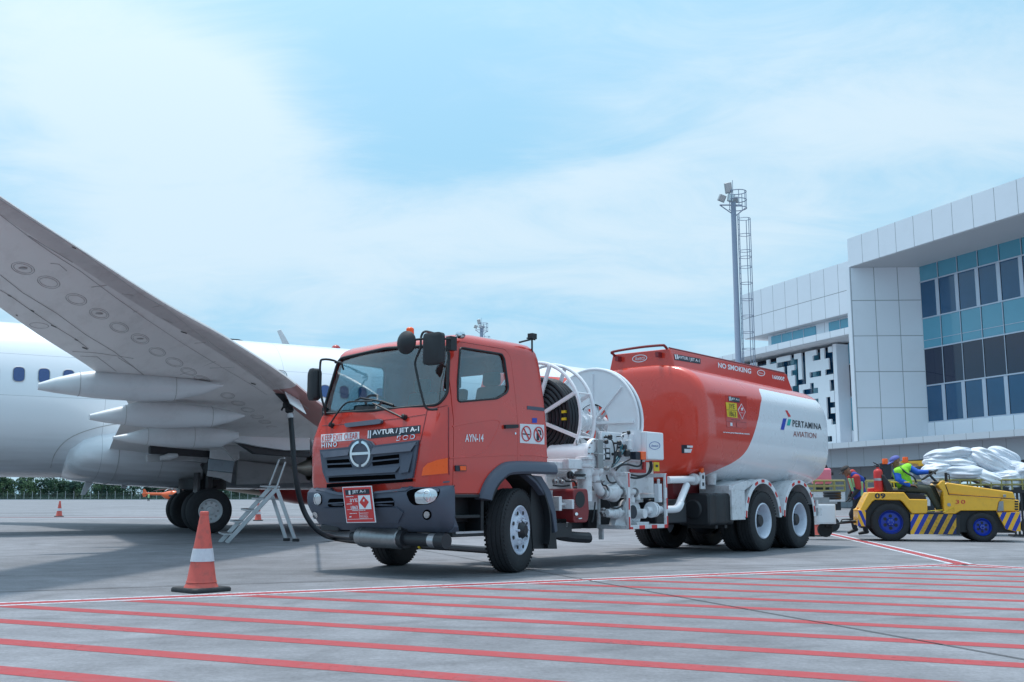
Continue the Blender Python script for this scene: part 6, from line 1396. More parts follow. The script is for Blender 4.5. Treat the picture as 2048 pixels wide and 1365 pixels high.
# ---------------------------------------------------------------- trees, fence, helicopter
def leafmat(name,c): 
    return mat(name,c,.85,0,.5,.25,dirt=.35,dirtc=tuple(x*.45 for x in c),spec=.1)
M['leaf1']=leafmat('hazed_foliage',(.05,.095,.065)); M['leaf2']=leafmat('hazed_foliage_light',(.085,.14,.075)); M['leaf3']=leafmat('hazed_foliage_dark',(.03,.062,.052))  # distance haze is mixed into these bluish leaf colours
M['bark']=mat('bark',(.10,.09,.08),.9)
def treebelt():
    random.seed(5); mb=MB()
    x=-260
    while x<150:
        D=395+random.uniform(-14,20); px=1024+x/D*2060; 
        base=9.8 if px<60 else 8.3
        h=base+random.uniform(-1.9,1.0); 
        if px>470: h*=.86
        w=random.uniform(3.2,5.5)
        # limbs
        mb.tube([(x,D,0),(x+random.uniform(-.3,.3),D,h*.35),(x+random.uniform(-.8,.8),D,h*.75)],[.22,.16,.06],5,3)
        mat_i=random.choice([0,0,0,1,2,2])
        for c in range(15):
            cx=x+random.gauss(0,w*.34); cz=h*random.uniform(.12,.88); cy=D+random.gauss(0,1.8); rr=random.uniform(1.0,2.1)*(1.2-.45*cz/h)
            mi=mat_i if random.random()<.6 else random.choice([0,1,2])
            for l in range(56):
                v=Vector((random.gauss(0,1),random.gauss(0,1),random.gauss(0,1))).normalized(); p=Vector((cx,cy,min(h,cz)))+v*rr*random.uniform(.55,1.05)
                if p.z<.15: continue
                s_=random.uniform(.16,.36); t=v.orthogonal().normalized(); t=Matrix.Rotation(random.uniform(0,6.28),3,v)@t; u=v.cross(t)
                t=(t+v*random.uniform(-.5,.5)); mb.add([p-t*s_-u*s_*.7,p+t*s_-u*s_*.7,p+u*s_],[(0,1,2)],mi)
        x+=random.uniform(1.1,2.0)
    o=mb.build('tree_belt',[M['leaf1'],M['leaf2'],M['leaf3'],M['bark']],None,smooth=0,clean=False); tag(o,'dense dark green belt of far trees behind the apron fence','trees',kind='stuff')
    # undergrowth
    mb=MB(); random.seed(9)
    for k in range(9000):
        x=random.uniform(-250,150); D=random.uniform(377,384); z=random.uniform(0,2.6)*random.random(); s_=random.uniform(.15,.4); a=random.uniform(0,6.28)
        p=Vector((x,D,z)); t=Vector((math.cos(a),math.sin(a)*.4,random.uniform(-.5,.5))); mb.add([p-t*s_,p+t*s_,p+Vector((0,0,s_*1.6))],[(0,1,2)],random.choice([0,0,2]))
    mb.add([(-260,378,0),(160,378,0),(160,430,2.2),(-260,430,2.2)],[(0,1,2,3)],2)
    o=mb.build('undergrowth',[M['leaf1'],M['leaf2'],M['leaf3']],None,smooth=0,clean=False); tag(o,'low shrubs growing along the foot of the far fence','undergrowth',kind='stuff')
treebelt()
FN=empty('perimeter_fence',(-100,372,0),0,'long thin wire fence with pale posts in front of the far trees','fence')
M['post']=mat('fence_post_concrete',(.34,.37,.38),.8)
mb=MB(); mb.tube([(0,0,0),(0,0,2.5),(.0,-.35,3.0)],.09,6); pp=mb.build('post',M['post'],FN); pp.location=(-95,0,0)
for k in range(1,75):
    o=pp.copy(); COL.objects.link(o); o.parent=FN; o.location=(-95+k*2.96,0,0)
mb=MB()
for z in(.3,.8,1.3,1.8,2.3): mb.tube([(-95,0,z),(125,0,z)],.009,4)
mb.build('wire',M['post'],FN)
mb=MB(); mb.box(-95,125,-.1,.1,0,.22); mb.build('kerb',M['post'],FN)
# helicopter
HC=DP(326,1000,255); HF=Frame((HC[0],HC[1]),0)
HE=empty('helicopter',(float(HC[0]),255.0,0),0,'small orange helicopter parked far off under the airliner belly','helicopter')
M['horange']=mat('helicopter_orange',(.80,.13,.03),.35,0,.05,2,coat=.4)
Z4h=lambda x,y:(270+x/10.24,960+y/10.24)
hp=lambda x,y:HF.hit(*Z4h(x,y),y=0)
def hloft(st,m,name,par=HE,e=1):
    mb=MB(); rings=[]
    for x,yt,yb,w in st:
        a=hp(x,yt);b=hp(x,yb); cz=(a.z+b.z)/2; h=(a.z-b.z)/2; rings.append([Vector((a.x,math.cos(t)*w,cz+math.sin(t)*h)) for t in [2*PI*i/20 for i in range(20)]])
    mb.loft(rings); return mb.build(name,m,par)
hb_=hloft([(150,285,315,.08),(170,262,325,.2),(230,262,305,.22),(360,262,318,.25),(540,262,318,.35),(600,255,370,.8),(680,232,405,1.0),(780,215,415,1.05),(870,232,410,1.0),(940,290,395,.75),(985,325,375,.35),(1000,345,365,.1)],M['horange'],'fuselage')
hloft([(720,296,356,1.12),(735,288,362,1.22),(900,290,364,1.12),(960,308,364,.85),(990,332,360,.42)],M['signk'],'cabin_glass',hb_)
mb=MB(); a=hp(195,190); b=hp(215,265); mb.prism([(a.x-.3,-.06,a.z),(a.x+.1,-.06,a.z),(b.x+.4,-.06,b.z),(b.x-.6,-.06,b.z)],(0,.12,0)); a=hp(180,350);b=hp(235,310); mb.prism([(a.x-.2,-.06,a.z),(a.x+.4,-.06,a.z),(b.x+.1,-.06,b.z),(b.x-.8,-.06,b.z)],(0,.12,0)); mb.build('tail_fin',M['horange'],HE)
mb=MB(); c=hp(760,215); t=hp(760,183); mb.rod(c,t,.12); mb.rod(t-Vector((0,0,.2)),t+Vector((0,0,.15)),.25); mb.build('rotor_mast',M['steel'],HE)
for a,ln in((3,4.6),(176,4.6),(88,4.6),(268,4.6)):
    mb=MB(); d=Vector((math.cos(R(a)),math.sin(R(a)),-.07)); n=Vector((-d.y,d.x,0)); mb.prism([t+n*.12,t+d*ln*.6+n*.14+Vector((0,0,.1)),t+d*ln+n*.14-Vector((0,0,.25)),t+d*ln-n*.14-Vector((0,0,.25)),t+d*ln*.6-n*.14+Vector((0,0,.1)),t-n*.12],(0,0,.05)); mb.build('rotor_blade',M['lampgrey'],HE)
mb=MB()
for y in(-.8,.8):
    a=hp(690,425);b=hp(900,425); mb.rod((a.x,y,.08),(b.x,y,.08),.06)
    for x in(a.x+.4,b.x-.5): mb.rod((x,y,.08),(x,y*.6,.7),.05)
mb.build('landing_skid',M['horange'],HE)
# ---------------------------------------------------------------- baggage tractor
UA=R(-14); UO=G(1781,1083); UF=Frame((UO[0],UO[1]),UA)     # x to the right along the tractor, y away from the camera
TG=empty('baggage_tractor',(UO[0],UO[1],0),UA,'yellow open baggage tractor with blue wheels and striped bumpers','tow tractor')
ZT=lambda x,y:(1660+x/6.204,880+y/6.204)
ZU=lambda x,y:(1840+x/6.207,880+y/6.207)
ZV=lambda x,y:(1600+x/4.571,860+y/4.571)
def ut(z,x,y,w=0.0): return UF.hit(*z(x,y),y=w)
def uprism(mb,z,pl,w0,dw,mi=0):
    P=[ut(z,*p,0.0) for p in pl]; mb.prism([Vector((p.x,w0,p.z)) for p in P],(0,dw,0),mi)
WD=1.25
def tugwheel(px,py,Rr,rimr,w,face=-1,six=True):
    c=UF.hit(px,py,y=0); o=tyre(MB(),Rr,.24,48,False).build('wheel',M['tyre'],TG); o.location=(c.x,w,Rr)
    mb=MB(); s=face; mb.lathe((0,0,0),(0,-s*-1,0),[(.10,rimr+.01),(.115,rimr),(.09,rimr-.015),(.05,rimr*.8),(.055,rimr*.35),(.11,rimr*.28),(.12,.01)],32,cap=False)
    rim=mb.build('rim',M['blue'],o); mb=MB()
    for i in range(6):
        a=2*PI*i/6+.5; mb.lathe((math.cos(a)*rimr*.52,s*.053,math.sin(a)*rimr*.52),(0,s,0),[(0,rimr*.15),(.008,rimr*.15)],10)
    mb.build('rim_hole',M['black'],rim); mb=MB(); nuts(mb,s*.11,rimr*.22,6,.009,.015,s); mb.build('wheel_nut',M['steel'],rim); return c
rc=tugwheel(1782,1045,.385,.235,.14); fc2=tugwheel(1966,1057,.295,.165,.14)
tugwheel(1782,1045,.385,.235,WD-.12,1); tugwheel(1966,1057,.295,.165,WD-.12,1)
# rear body with arch (surveyed side outline)
mb=MB(); uprism(mb,ZT,[(345,862),(370,862),(478,650),(920,652),(985,735),(1210,740),(1212,900),(1195,915),(1020,920),(905,775),(870,750),(560,745),(525,770),(445,880),(440,915),(345,900)],.01,.30); 
uprism(mb,ZT,[(345,862),(370,862),(478,650),(920,652),(985,735),(1210,740),(1212,900),(1195,915),(1020,920),(905,775),(870,750),(560,745),(525,770),(445,880),(440,915),(345,900)],WD-.31,.30)
uprism(mb,ZT,[(372,850),(480,655),(918,656),(980,738),(960,780),(520,780),(440,870)],.31,WD-.62)
body=mb.build('rear_body',M['yellow'],TG,bevel=.018)
mb=MB(); uprism(mb,ZT,[(560,752),(868,755),(1010,925),(1010,1180),(450,1060),(450,880)],.13,WD-.26); mb.build('wheel_well',M['black'],TG)
mb=MB(); uprism(mb,ZT,[(1005,925),(1480,925),(1480,1172),(1012,1172)],.02,.05); uprism(mb,ZT,[(1005,925),(1480,925),(1480,1172),(1012,1172)],WD-.07,.05); mb2=MB()
uprism(mb2,ZV,[(1010,770),(1430,776),(1468,780),(1468,962),(1020,952)],.02,.05)
side_=mb2.build('side_skirt',M['black'],TG,bevel=.006)
def stripes(z,quad,n,mats,parent,lean,w=.012,name='hazard_stripe',ks=None):
    """slanted bands inside quad (TL,TR,BR,BL)"""
    tl,tr,br,bl=quad
    for k in range(n):
        u0=k/n; u1=(k+1)/n
        T=lambda u:(tl[0]+(tr[0]-tl[0])*u,tl[1]+(tr[1]-tl[1])*u); B=lambda u:(bl[0]+(br[0]-bl[0])*u,bl[1]+(br[1]-bl[1])*u)
        pl=[T(u0),T(u1),B(min(1,max(0,u1+lean))),B(min(1,max(0,u0+lean)))]
        if abs(pl[2][0]-pl[3][0])<1: pl=pl[:3]
        mb=MB(); P=[ut(z,*p,0.0) for p in pl]; mb.add([Vector((p.x,w,p.z)) for p in P],[list(range(len(P)))]); mb.build(name,mats[k%len(mats)],parent,smooth=0,clean=False)
M['grimyel']=mat('worn_yellow_paint',(.62,.34,.03),.6,0,.25,8,dirt=.9,dirtc=(.05,.045,.04)); M['grimblue']=mat('worn_blue_paint',(.012,.025,.12),.6,0,.3,8,dirt=.8,dirtc=(.03,.03,.03))
def bands(z,x0,x1,y0,y1,lean,wd,mats,parent,w,clip=None,name='hazard_stripe'):
    """alternate slanted bands across a rectangle, clipped to it"""
    k=0; x=x0-abs(lean)-wd
    while x<x1+abs(lean)+wd:
        # band polygon: top x..x+wd, bottom shifted by -lean
        bm=bmesh.new(); vs=[bm.verts.new((a,b,0)) for a,b in((x,y0),(x+wd,y0),(x+wd-lean,y1),(x-lean,y1))]; bm.faces.new(vs)
        for co,no in(((x0,0,0),(-1,0,0)),((x1,0,0),(1,0,0))):
            bmesh.ops.bisect_plane(bm,geom=bm.verts[:]+bm.edges[:]+bm.faces[:],plane_co=co,plane_no=no,clear_outer=True)
        if clip:
            for co,no in clip: bmesh.ops.bisect_plane(bm,geom=bm.verts[:]+bm.edges[:]+bm.faces[:],plane_co=(*co,0),plane_no=(*no,0),clear_outer=True)
        if bm.faces:
            f=max(bm.faces,key=lambda f:f.calc_area()); P=[ut(z,v.co.x,v.co.y,0.0) for v in f.verts]
            mm=mats(k,(x-x0)/(x1-x0)) if callable(mats) else mats[k%2]
            if len(P)>2:
                mb=MB(); mb.add([Vector((p.x,w,p.z)) for p in P],[list(range(len(P)))]); mb.build(name,mm,parent,smooth=0,clean=False)
        bm.free(); x+=wd; k+=1
bands(ZV,1012,1430,773,955,95,44,lambda k,u:[M['blue'],M['yellow']][k%2] if u<.30 else [M['grimblue'],M['grimyel']][k%2],side_,.014)
# rear bumper block with stripes
mb=MB(); uprism(mb,ZT,[(345,868),(445,880),(445,1075),(350,1070)],-.005,WD+.01); rb_=mb.build('rear_bumper',M['yellow'],TG,bevel=.008)
bands(ZT,347,443,876,1072,-85,42,[M['yellow'],M['blue']],rb_,-.008)
# bonnet, cowl, front
mb=MB(); uprism(mb,ZU,[(300,545),(345,530),(1165,650),(1200,745),(350,675)],.06,WD-.12); mb.build('bonnet',M['yellow'],TG,bevel=.02)
mb=MB(); uprism(mb,ZU,[(222,560),(275,505),(310,510),(352,680),(1020,730),(1000,745),(975,780),(955,880),(510,880),(440,920),(300,920),(285,640),(240,590)],.01,WD-.02); cow=mb.build('front_body',M['yellow'],TG,bevel=.014)
mb=MB(); P=[ut(ZU,352,678,0),ut(ZU,1190,735,0)]; mb.tube([(P[0].x,.004,P[0].z),(P[1].x,.004,P[1].z)],.008,4); P=[ut(ZU,318,560,0),ut(ZU,358,678,0)]; mb.tube([(p.x,.004,p.z) for p in P],.008,4); mb.build('bonnet_gap',M['black'],cow,smooth=0)
mb=MB(); uprism(mb,ZU,[(1020,730),(1190,742),(1240,750),(1240,890),(1200,892),(955,890),(980,760)],.05,WD-.10); nose=mb.build('front_grille_box',M['yellow'],TG,bevel=.02)
mb=MB(); uprism(mb,ZU,[(985,765),(1040,762),(1045,885),(965,885)],.035,.02); uprism(mb,ZU,[(1030,680),(1068,680),(1068,715),(1030,715)],-.01,.02); mb.build('headlamp_guard',M['steel'],nose,bevel=.004)
mb=MB()
for k in range(4):
    for x in(1195,1218): P=ut(ZU,x,765+k*32,0); mb.box(P.x-.02,P.x+.012,.043,.05,P.z-.018,P.z+.012)
mb.build('grille_slot',M['black'],nose)
mb=MB(); uprism(mb,ZU,[(960,905),(1235,895),(1250,1130),(1180,1138),(1070,1110)],.0,WD); fb=mb.build('front_bumper',M['yellow'],TG,bevel=.01)
bands(ZU,962,1248,902,1135,110,56,[M['blue'],M['yellow']],fb,-.004,clip=[((960,905),(-1.9,1.0)),((1070,1110),(-.2,1))])
mb=MB(); uprism(mb,ZU,[(440,930),(520,885),(960,885),(1090,1140),(1000,1150),(500,1150),(440,1180)],.12,WD-.24); mb.build('front_wheel_well',M['black'],TG)
mb=MB(); P=ut(ZU,1150,1150,0); mb.box(P.x-.35,P.x+.1,.3,.9,P.z-.02,P.z+.05); P=ut(ZT,400,1090,0); mb.box(P.x,P.x+.3,.35,.9,P.z-.02,P.z+.1); mb.build('underframe',M['blackm'],TG)
mb=MB(); uprism(mb,ZT,[(1195,900),(1410,905),(1410,935),(1195,935)],.03,WD-.06); mb.build('footwell_floor',M['blackm'],TG)
mb=MB(); a=ut(ZT,1210,885,.02); b=ut(ZT,1400,872,.02); mb.rod(a,b,.008); a=ut(ZU,290,900,.0); b=ut(ZU,420,840,.0); mb.tube([a,b,b+Vector((0,0,-.08))],.006,6); mb.build('yellow_cable',M['signy'],TG)
# numbers
us=lambda x,y,off=.004:(lambda p:Vector((p.x,.01-off,p.z)))(UF.hit(x,y,y=.01))
sign('lettering',us,[ZT(*p) for p in((556,662),(688,662),(688,730),(556,730))],'09',M['signk'],body,.035,.006,1.1)
sign('lettering',us,[ZU(*p) for p in((440,746),(562,746),(562,795),(440,795))],'30',M['signr'],cow,.01,.006,1.2)
mb=MB(); P=ut(ZU,360,806,0); mb.lathe((P.x,.006,P.z),(0,-1,0),[(0,.035),(.004,.035)],14); mb.build('cap',M['steel'],cow)
# seats, steering
for w in(.12,.68):
    mb=MB(); uprism(mb,ZT,[(640,430),(680,428),(770,560),(800,640),(700,640)],w,.42); uprism(mb,ZT,[(700,610),(930,615),(960,650),(700,650)],w,.42); mb.build('seat',M['seat'],TG,bevel=.03)
mb=MB(); uprism(mb,ZT,[(945,655),(1130,665),(1200,690),(1210,742),(985,740)],.15,WD-.3); mb.build('battery_cover',M['seat'],TG,bevel=.02)
mb=MB(); a=ut(ZT,750,525,.10); b=ut(ZT,985,528,.10); mb.rod(a,b,.012); c=ut(ZT,800,600,.10); mb.rod(ut(ZT,790,528,.1),c,.012); mb.build('armrest',M['signy'],TG)
SWC=ut(ZT,1235,435,.36); mb=MB(); ax=Vector((-.55,0,.83)).normalized(); u=Vector((0,1,0)); q=ax.cross(u)
mb.tube([SWC+(u*math.cos(a)+q*math.sin(a))*.19 for a in [2*PI*i/28 for i in range(28)]],.014,8,closed=True); mb.rod(SWC,ut(ZT,1340,545,.36),.025); mb.rod(SWC-u*.18,SWC+u*.18,.012); mb.rod(SWC,SWC+q*.18,.012); mb.build('steering_wheel',M['black'],TG)
mb=MB(); uprism(mb,ZU,[(180,520),(330,505),(300,540),(250,560)],.2,.5); a=ut(ZU,325,480,.3); mb.rod(a-Vector((0,0,.06)),a+Vector((0,0,.12)),.03); a=ut(ZU,365,500,.3); mb.rod(a,a+Vector((0,0,.12)),.012); mb.rod(a+Vector((0,0,.12)),a+Vector((-.06,0,.12)),.012); mb.build('dashboard',M['black'],TG,bevel=.01)
mb=MB(); uprism(mb,ZT,[(495,600),(660,585),(672,648),(495,648)],.35,.35); mb.build('tool_box',M['signr'],TG,bevel=.012)
mb=MB(); a=ut(ZT,130,1030,.55); b=ut(ZT,345,1010,.6); mb.rod(a,b,.03); a2=ut(ZT,140,1000,.55); mb.tube([a2,ut(ZT,165,985,.55),ut(ZT,250,990,.58)],.012,6); mb.build('drawbar',M['blackm'],TG)
# fire extinguisher standing on the rear deck
ex=ut(ZT,608,640,.22); exw=UF.w(ex.x,ex.y,ex.z)
FE=empty('fire_extinguisher',tuple(exw),0,'red fire extinguisher standing behind the seat of the yellow tractor','extinguisher')
mb=MB(); mb.lathe((0,0,0),(0,0,1),[(0,.07),(.0,.085),(.03,.092),(.40,.092),(.44,.075),(.47,.03),(.50,.03)],24); mb.build('cylinder',M['signr'],FE)
mb=MB(); mb.rod((0,0,.49),(0,0,.53),.03); mb.rod((.02,0,.54),(-.09,0,.60),.012); mb.rod((.02,0,.52),(-.08,0,.53),.010); mb.tube([(.03,0,.51),(.10,0,.48),(.11,0,.35),(.10,0,.2)],.012,8); mb.build('valve',M['blackm'],FE)
mb=MB(); mb.lathe((0,0,.22),(0,0,1),[(0,.0935),(.05,.0935)],24,cap=False); mb.build('strap',M['alu'],FE)
# ---------------------------------------------------------------- people
M['skin']=mat('skin',(.28,.135,.085),.55,0,.08,10); M['hair']=mat('hair',(.02,.016,.014),.6)
M['shirtblue']=mat('blue_shirt',(.012,.10,.52),.75,0,.15,12,bump=.3,bscale=14); M['hivis']=mat('hi_vis_vest',(.28,.72,.03),.7,0,.10,12,bump=.25,bscale=16)
M['trouser']=mat('olive_trousers',(.055,.065,.05),.85,0,.2,10,bump=.3,bscale=14); M['trouserk']=mat('black_trousers',(.016,.017,.022),.85,0,.2,10)
M['capblue']=mat('blue_cap',(.10,.12,.38),.75,0,.1,20); M['capblack']=mat('black_cap',(.03,.028,.03),.8,0,.1,20); M['shoe']=mat('black_shoe',(.018,.018,.02),.45); M['glove']=mat('dark_glove',(.03,.03,.032),.8)
M['shirtred']=mat('red_shirt',(.48,.04,.035),.75,0,.12,12,bump=.3,bscale=14); M['vestblue']=mat('navy_vest_panel',(.015,.05,.30),.75,0,.1,10); M['palegreen']=mat('pale_reflective_green',(.35,.60,.30),.6,0,.1,10); M['helm']=M['skin']
def hand(mb_caps,w,dirv,palm,curl,side,flip=1,k=1.0):
    """palm and five separate bent fingers; w wrist, dirv along the hand, palm = palm normal, side = thumb side"""
    d=Vector(dirv).normalized(); p=Vector(palm); p=(p-d*p.dot(d)).normalized(); s=d.cross(p)*side
    w=Vector(w); c=[]
    for t in(-.030,-.012,.006,.024): c.append((w+d*.01+s*t*.7*k,w+d*.085*k+s*t*k,.014*k,.012*k))
    for t,l in((-.030,.055),(-.011,.068),(.008,.075),(.027,.068)):
        a=w+d*.085*k+s*t*k; q=a; ang=0
        for seg in(.45,.32,.25):
            ang+=curl; e=q+(d*math.cos(ang)+p*math.sin(ang))*l*seg*k; c.append((q,e,.0092*k,.0082*k)); q=e
    a=w+d*.03*k+s*.030*k; e=a+(d*.6+s*.8).normalized()*.035*k; f=e+(d*.8+s*.25+p*.5).normalized()*.03*k; c+=[(a,e,.012*k,.011*k),(e,f,.011*k,.009*k)]
    mb_caps+=c
def head_caps(hc,fwd,upv,k=1.0):
    """skull, jaw, nose, brow, lips, ears; hc centre of head"""
    f=Vector(fwd).normalized(); u=Vector(upv); u=(u-f*u.dot(f)).normalized(); s=f.cross(u); c=[]; H=Vector(hc)
    c.append((H+u*.025-f*.018,H+u*.03+f*.02,.088*k,.082*k)); c.append((H-u*.02+f*.02,H-u*.085+f*.050,.068*k,.040*k))
    c.append((H-u*.05+f*.0+s*.03,H-u*.075+f*.055,.045*k,.03*k)); c.append((H-u*.05-s*.03,H-u*.075+f*.055,.045*k,.03*k))
    c.append((H+u*.012+f*.098,H-u*.028+f*.118,.009*k,.014*k)); c.append((H+u*.028+f*.090+s*.03,H+u*.028+f*.090-s*.03,.012*k,.012*k))
    c.append((H-u*.055+f*.100+s*.018,H-u*.055+f*.100-s*.018,.007*k,.007*k)); c.append((H-u*.095+f*.075,H-u*.098+f*.085,.018*k,.015*k))
    for sg in(-1,1): c.append((H+s*sg*.082+u*.015-f*.005,H+s*sg*.086-u*.03-f*.002,.015*k,.012*k))
    return c,f,u,s
def face_eyes(parent,hc,f,u,s,org):
    mb=MB()
    for sg in(-1,1): mb.ball(Vector(hc)+u*.008+f*.090+s*sg*.031,.011,8)
    o=mb.build('eyes',M['signk'],parent); return o
def shift(caps,o): return [(Vector(a)-o,Vector(b)-o,r0,r1) for a,b,r0,r1 in caps]
def skinpart(name,caps,m,parent,org,vox=.012,sm=2,balls=()):
    me=blob(name,shift(caps,org),m,vox,sm,[(Vector(c)-org,r,sc) for c,r,sc in balls]); return link_mesh(name,me,parent)
def cap_hat(name,hc,f,u,s,m,parent,org,brim=.10):
    mb=MB(); H=Vector(hc)-org; rings=[]
    for a in [R(x) for x in(-2,15,32,50,68,84)]:
        rings.append([H+u*(.045+math.sin(a)*.075)-f*.005+(f*math.cos(t)*1.12+s*math.sin(t))*.102*math.cos(a) for t in [2*PI*i/24 for i in range(24)]])
    mb.loft(rings); P=[H+u*.045+f*(.05+.06*0)+s*.085]
    br=[H+u*.047+(f*math.cos(t)*1.12+s*math.sin(t))*.10 for t in [R(-62)+R(124)*i/10 for i in range(11)]]
    bo=[p+f*brim*max(.1,math.cos(R(-62)+R(124)*i/10))-u*.018 for i,p in enumerate(br)]
    n=len(br); T=br+bo+[p-u*.008 for p in br]+[p-u*.008 for p in bo]
    fs=[[i,i+1,n+i+1,n+i] for i in range(n-1)]+[[2*n+i,2*n+i+1,3*n+i+1,3*n+i] for i in range(n-1)]+[[n+i,n+i+1,3*n+i+1,3*n+i] for i in range(n-1)]
    mb.add(T,fs); return mb.build(name,m,parent,smooth=60)
# -- driver, seated, facing right-ish with head turned towards the left of the photo (looking back)
wd_=lambda x,y,w:Vector(UF.w(*ut(ZT,x,y,w)))
X=Vector(UF.A); Yv=Vector(UF.B); Zv=Vector((0,0,1))
hip=wd_(930,600,.36); chest=wd_(880,420,.36); neck=wd_(860,345,.36); hd=wd_(812,268,.35)
hipR=hip-Yv*.10; hipL=hip+Yv*.10; shR=wd_(830,400,.20); shL=wd_(975,345,.52)
kneeR=wd_(1215,620,.25); kneeL=wd_(1265,610,.45); ankR=wd_(1345,845,.25); ankL=wd_(1375,830,.45)
elR=wd_(850,500,.13); wrR=wd_(995,560,.16); elL=wd_(1085,405,.46); wrL=wd_(1225,400,.40)
org=Vector(tuple(UF.w(hip.x,0,0))) if False else Vector((hip.x,hip.y,hip.z-.12))
bc=[(hip+Zv*.02,chest,.135,.14),(chest,neck-Zv*.06,.13,.085),(hipR,kneeR,.085,.062),(hipL,kneeL,.085,.062),(kneeR,ankR,.06,.045),(kneeL,ankL,.06,.045),(shR,elR,.055,.045),(elR,wrR,.044,.03),(shL,elL,.055,.045),(elL,wrL,.044,.03),(neck-Zv*.05,hd-Zv*.04,.055,.055),(shR,shL,.07,.07)]
fw=(-X*.75-Yv*.25-Zv*.42).normalized(); hc_,f,u,s=head_caps(hd,fw,Zv); bc+=hc_
hand(bc,wrR,X+Zv*-.15,-Zv,.35,1); hand(bc,wrL,X*.9+Zv*.1,-Zv,.55,-1)
dv=link_mesh('driver',blob('driver',shift(bc,org),M['skin'],.0075,1)); dv.location=org
tag(dv,'driver in blue cap and bright green vest seated on the yellow tractor, looking down','person')
face_eyes(dv,hd-org,f,u,s,org)
skinpart('shirt',[(hip+Zv*.04,chest,.150,.152),(chest,neck-Zv*.08,.145,.10),(shR,shL,.085,.085),(shR,elR,.075,.066),(elR,wrR-X*.03,.064,.048),(shL,elL,.075,.064),(elL,wrL-X*.03,.062,.048)],M['shirtblue'],dv,org,.012,2)
skinpart('vest',[(hip+Zv*.06,chest,.165,.170),(chest,neck-Zv*.11,.160,.118),(shR+X*.01,shL-X*.01,.094,.094)],M['hivis'],dv,org,.013,2)
skinpart('trousers',[(hip-Zv*.0,hip+Zv*.03,.15,.15),(hipR,kneeR,.105,.082),(hipL,kneeL,.105,.082),(kneeR,ankR,.08,.062),(kneeL,ankL,.08,.062)],M['trouser'],dv,org,.013,3)
for a in(ankR,ankL): skinpart('shoe',[(a-Zv*.02,a+X*.14-Zv*.05,.045,.036)],M['shoe'],dv,org,.01)
cap_hat('cap',hd-Vector((0,0,0)),f,u,s,M['capblue'],dv,org,.07)
mb=MB(); q=[wd_(870,345,.22),wd_(905,375,.19),wd_(960,420,.18),wd_(1020,450,.19),wd_(1050,480,.2),wd_(1070,530,.22)]; mb.tube([p-org for p in smoothpath(q,3)],.018,6); mb.build('shoulder_strap',M['signk'],dv)
mb=MB(); mb.box(*[x for v in zip(wrL+X*.02-org-Vector((.05,.06,.04)),wrL+X*.02-org+Vector((.11,.06,.07))) for x in v]) if False else mb.ball(wrL+X*.05-org,.062,12,0,(1.2,.9,.9)); g_=mb
# gloves close over the left hand on the wheel
gc=[]; hand(gc,wrL,X*.9+Zv*.1,-Zv,.55,-1); skinpart('glove',[(a,b,r0+.006,r1+.006) for a,b,r0,r1 in gc]+[(wrL-X*.02,wrL+X*.03,.038,.04)],M['glove'],dv,org,.0085,1)
# -- ramp worker walking left, leaning forward
WO=G(1722,1072); WF=Frame((WO[0],WO[1]),R(0)); 
pw=lambda x,y,w=0.0: Vector(WF.w(*WF.hit(*ZT(x,y),y=w)))
X=Vector((1,0,0)); Yv=Vector((0,1,0))
hip=pw(365,735); chest=pw(335,520); neck=pw(262,410); hd=pw(200,385)+Vector((0,0,.0))
shN=pw(330,470,-.17); shF=pw(250,460,.17); elN=pw(355,610,-.20); wrN=pw(280,700,-.16); elF=pw(280,620,.18); wrF=pw(240,700,.16)
hipN=hip-Yv*.09; hipF=hip+Yv*.09; knN=pw(275,925,-.08); anN=pw(310,1100,-.08); knF=pw(410,930,.09); anF=pw(445,1130,.09)
org=Vector((hip.x,hip.y,0))
bc=[(hip,chest,.12,.14),(chest,neck,.13,.07),(shN,shF,.06,.06),(shN,elN,.05,.04),(elN,wrN,.04,.028),(shF,elF,.05,.04),(elF,wrF,.04,.028),(hipN,knN,.085,.06),(knN,anN,.055,.04),(hipF,knF,.085,.06),(knF,anF,.055,.04),(neck,hd-Zv*.03,.052,.055)]
hc_,f,u,s=head_caps(hd,(-X*.8-Zv*.55),Zv*.85-X*.3); bc+=hc_
hand(bc,wrN,-Zv-X*.4,-X,.3,1); hand(bc,wrF,-Zv-X*.4,-X,.3,-1)
wk=link_mesh('ramp_worker',blob('ramp_worker',shift(bc,org),M['skin'],.0075,1)); wk.location=org
tag(wk,'worker in black cap with red and blue shirt bending over as they walk','person'); face_eyes(wk,hd-org,f,u,s,org)
skinpart('shirt',[(hip+Zv*.02,chest,.145,.155),(chest,neck+X*.03,.145,.085),(shN,shF,.085,.085),(shN,elN+Zv*.03,.08,.068),(shF,elF+Zv*.03,.08,.068)],M['shirtred'],wk,org,.012,2)
skinpart('vest',[(pw(345,700,-.05),pw(345,520,-.06),.115,.12),(pw(300,440,-.08),pw(380,500,-.06),.085,.10),(pw(345,520,.05),pw(375,690,.0),.14,.15)],M['vestblue'],wk,org,.013,2)
for q in(((240,480),(290,640)),((395,520),(400,700)),((290,480),(310,590))):
    mb=MB(); a=pw(*q[0],-.185);b=pw(*q[1],-.165); mb.prism([a-org-Vector((.03,0,0)),a-org+Vector((.03,0,0)),b-org+Vector((.03,0,0)),b-org-Vector((.03,0,0))],(0,.05,0)); mb.build('reflective_band',M['palegreen'],wk,bevel=.01)
skinpart('trousers',[(hip-Zv*.03,hip+Zv*.05,.14,.135),(hipN,knN,.105,.08),(knN,anN,.078,.06),(hipF,knF,.105,.08),(knF,anF,.078,.06)],M['trouserk'],wk,org,.013,2)
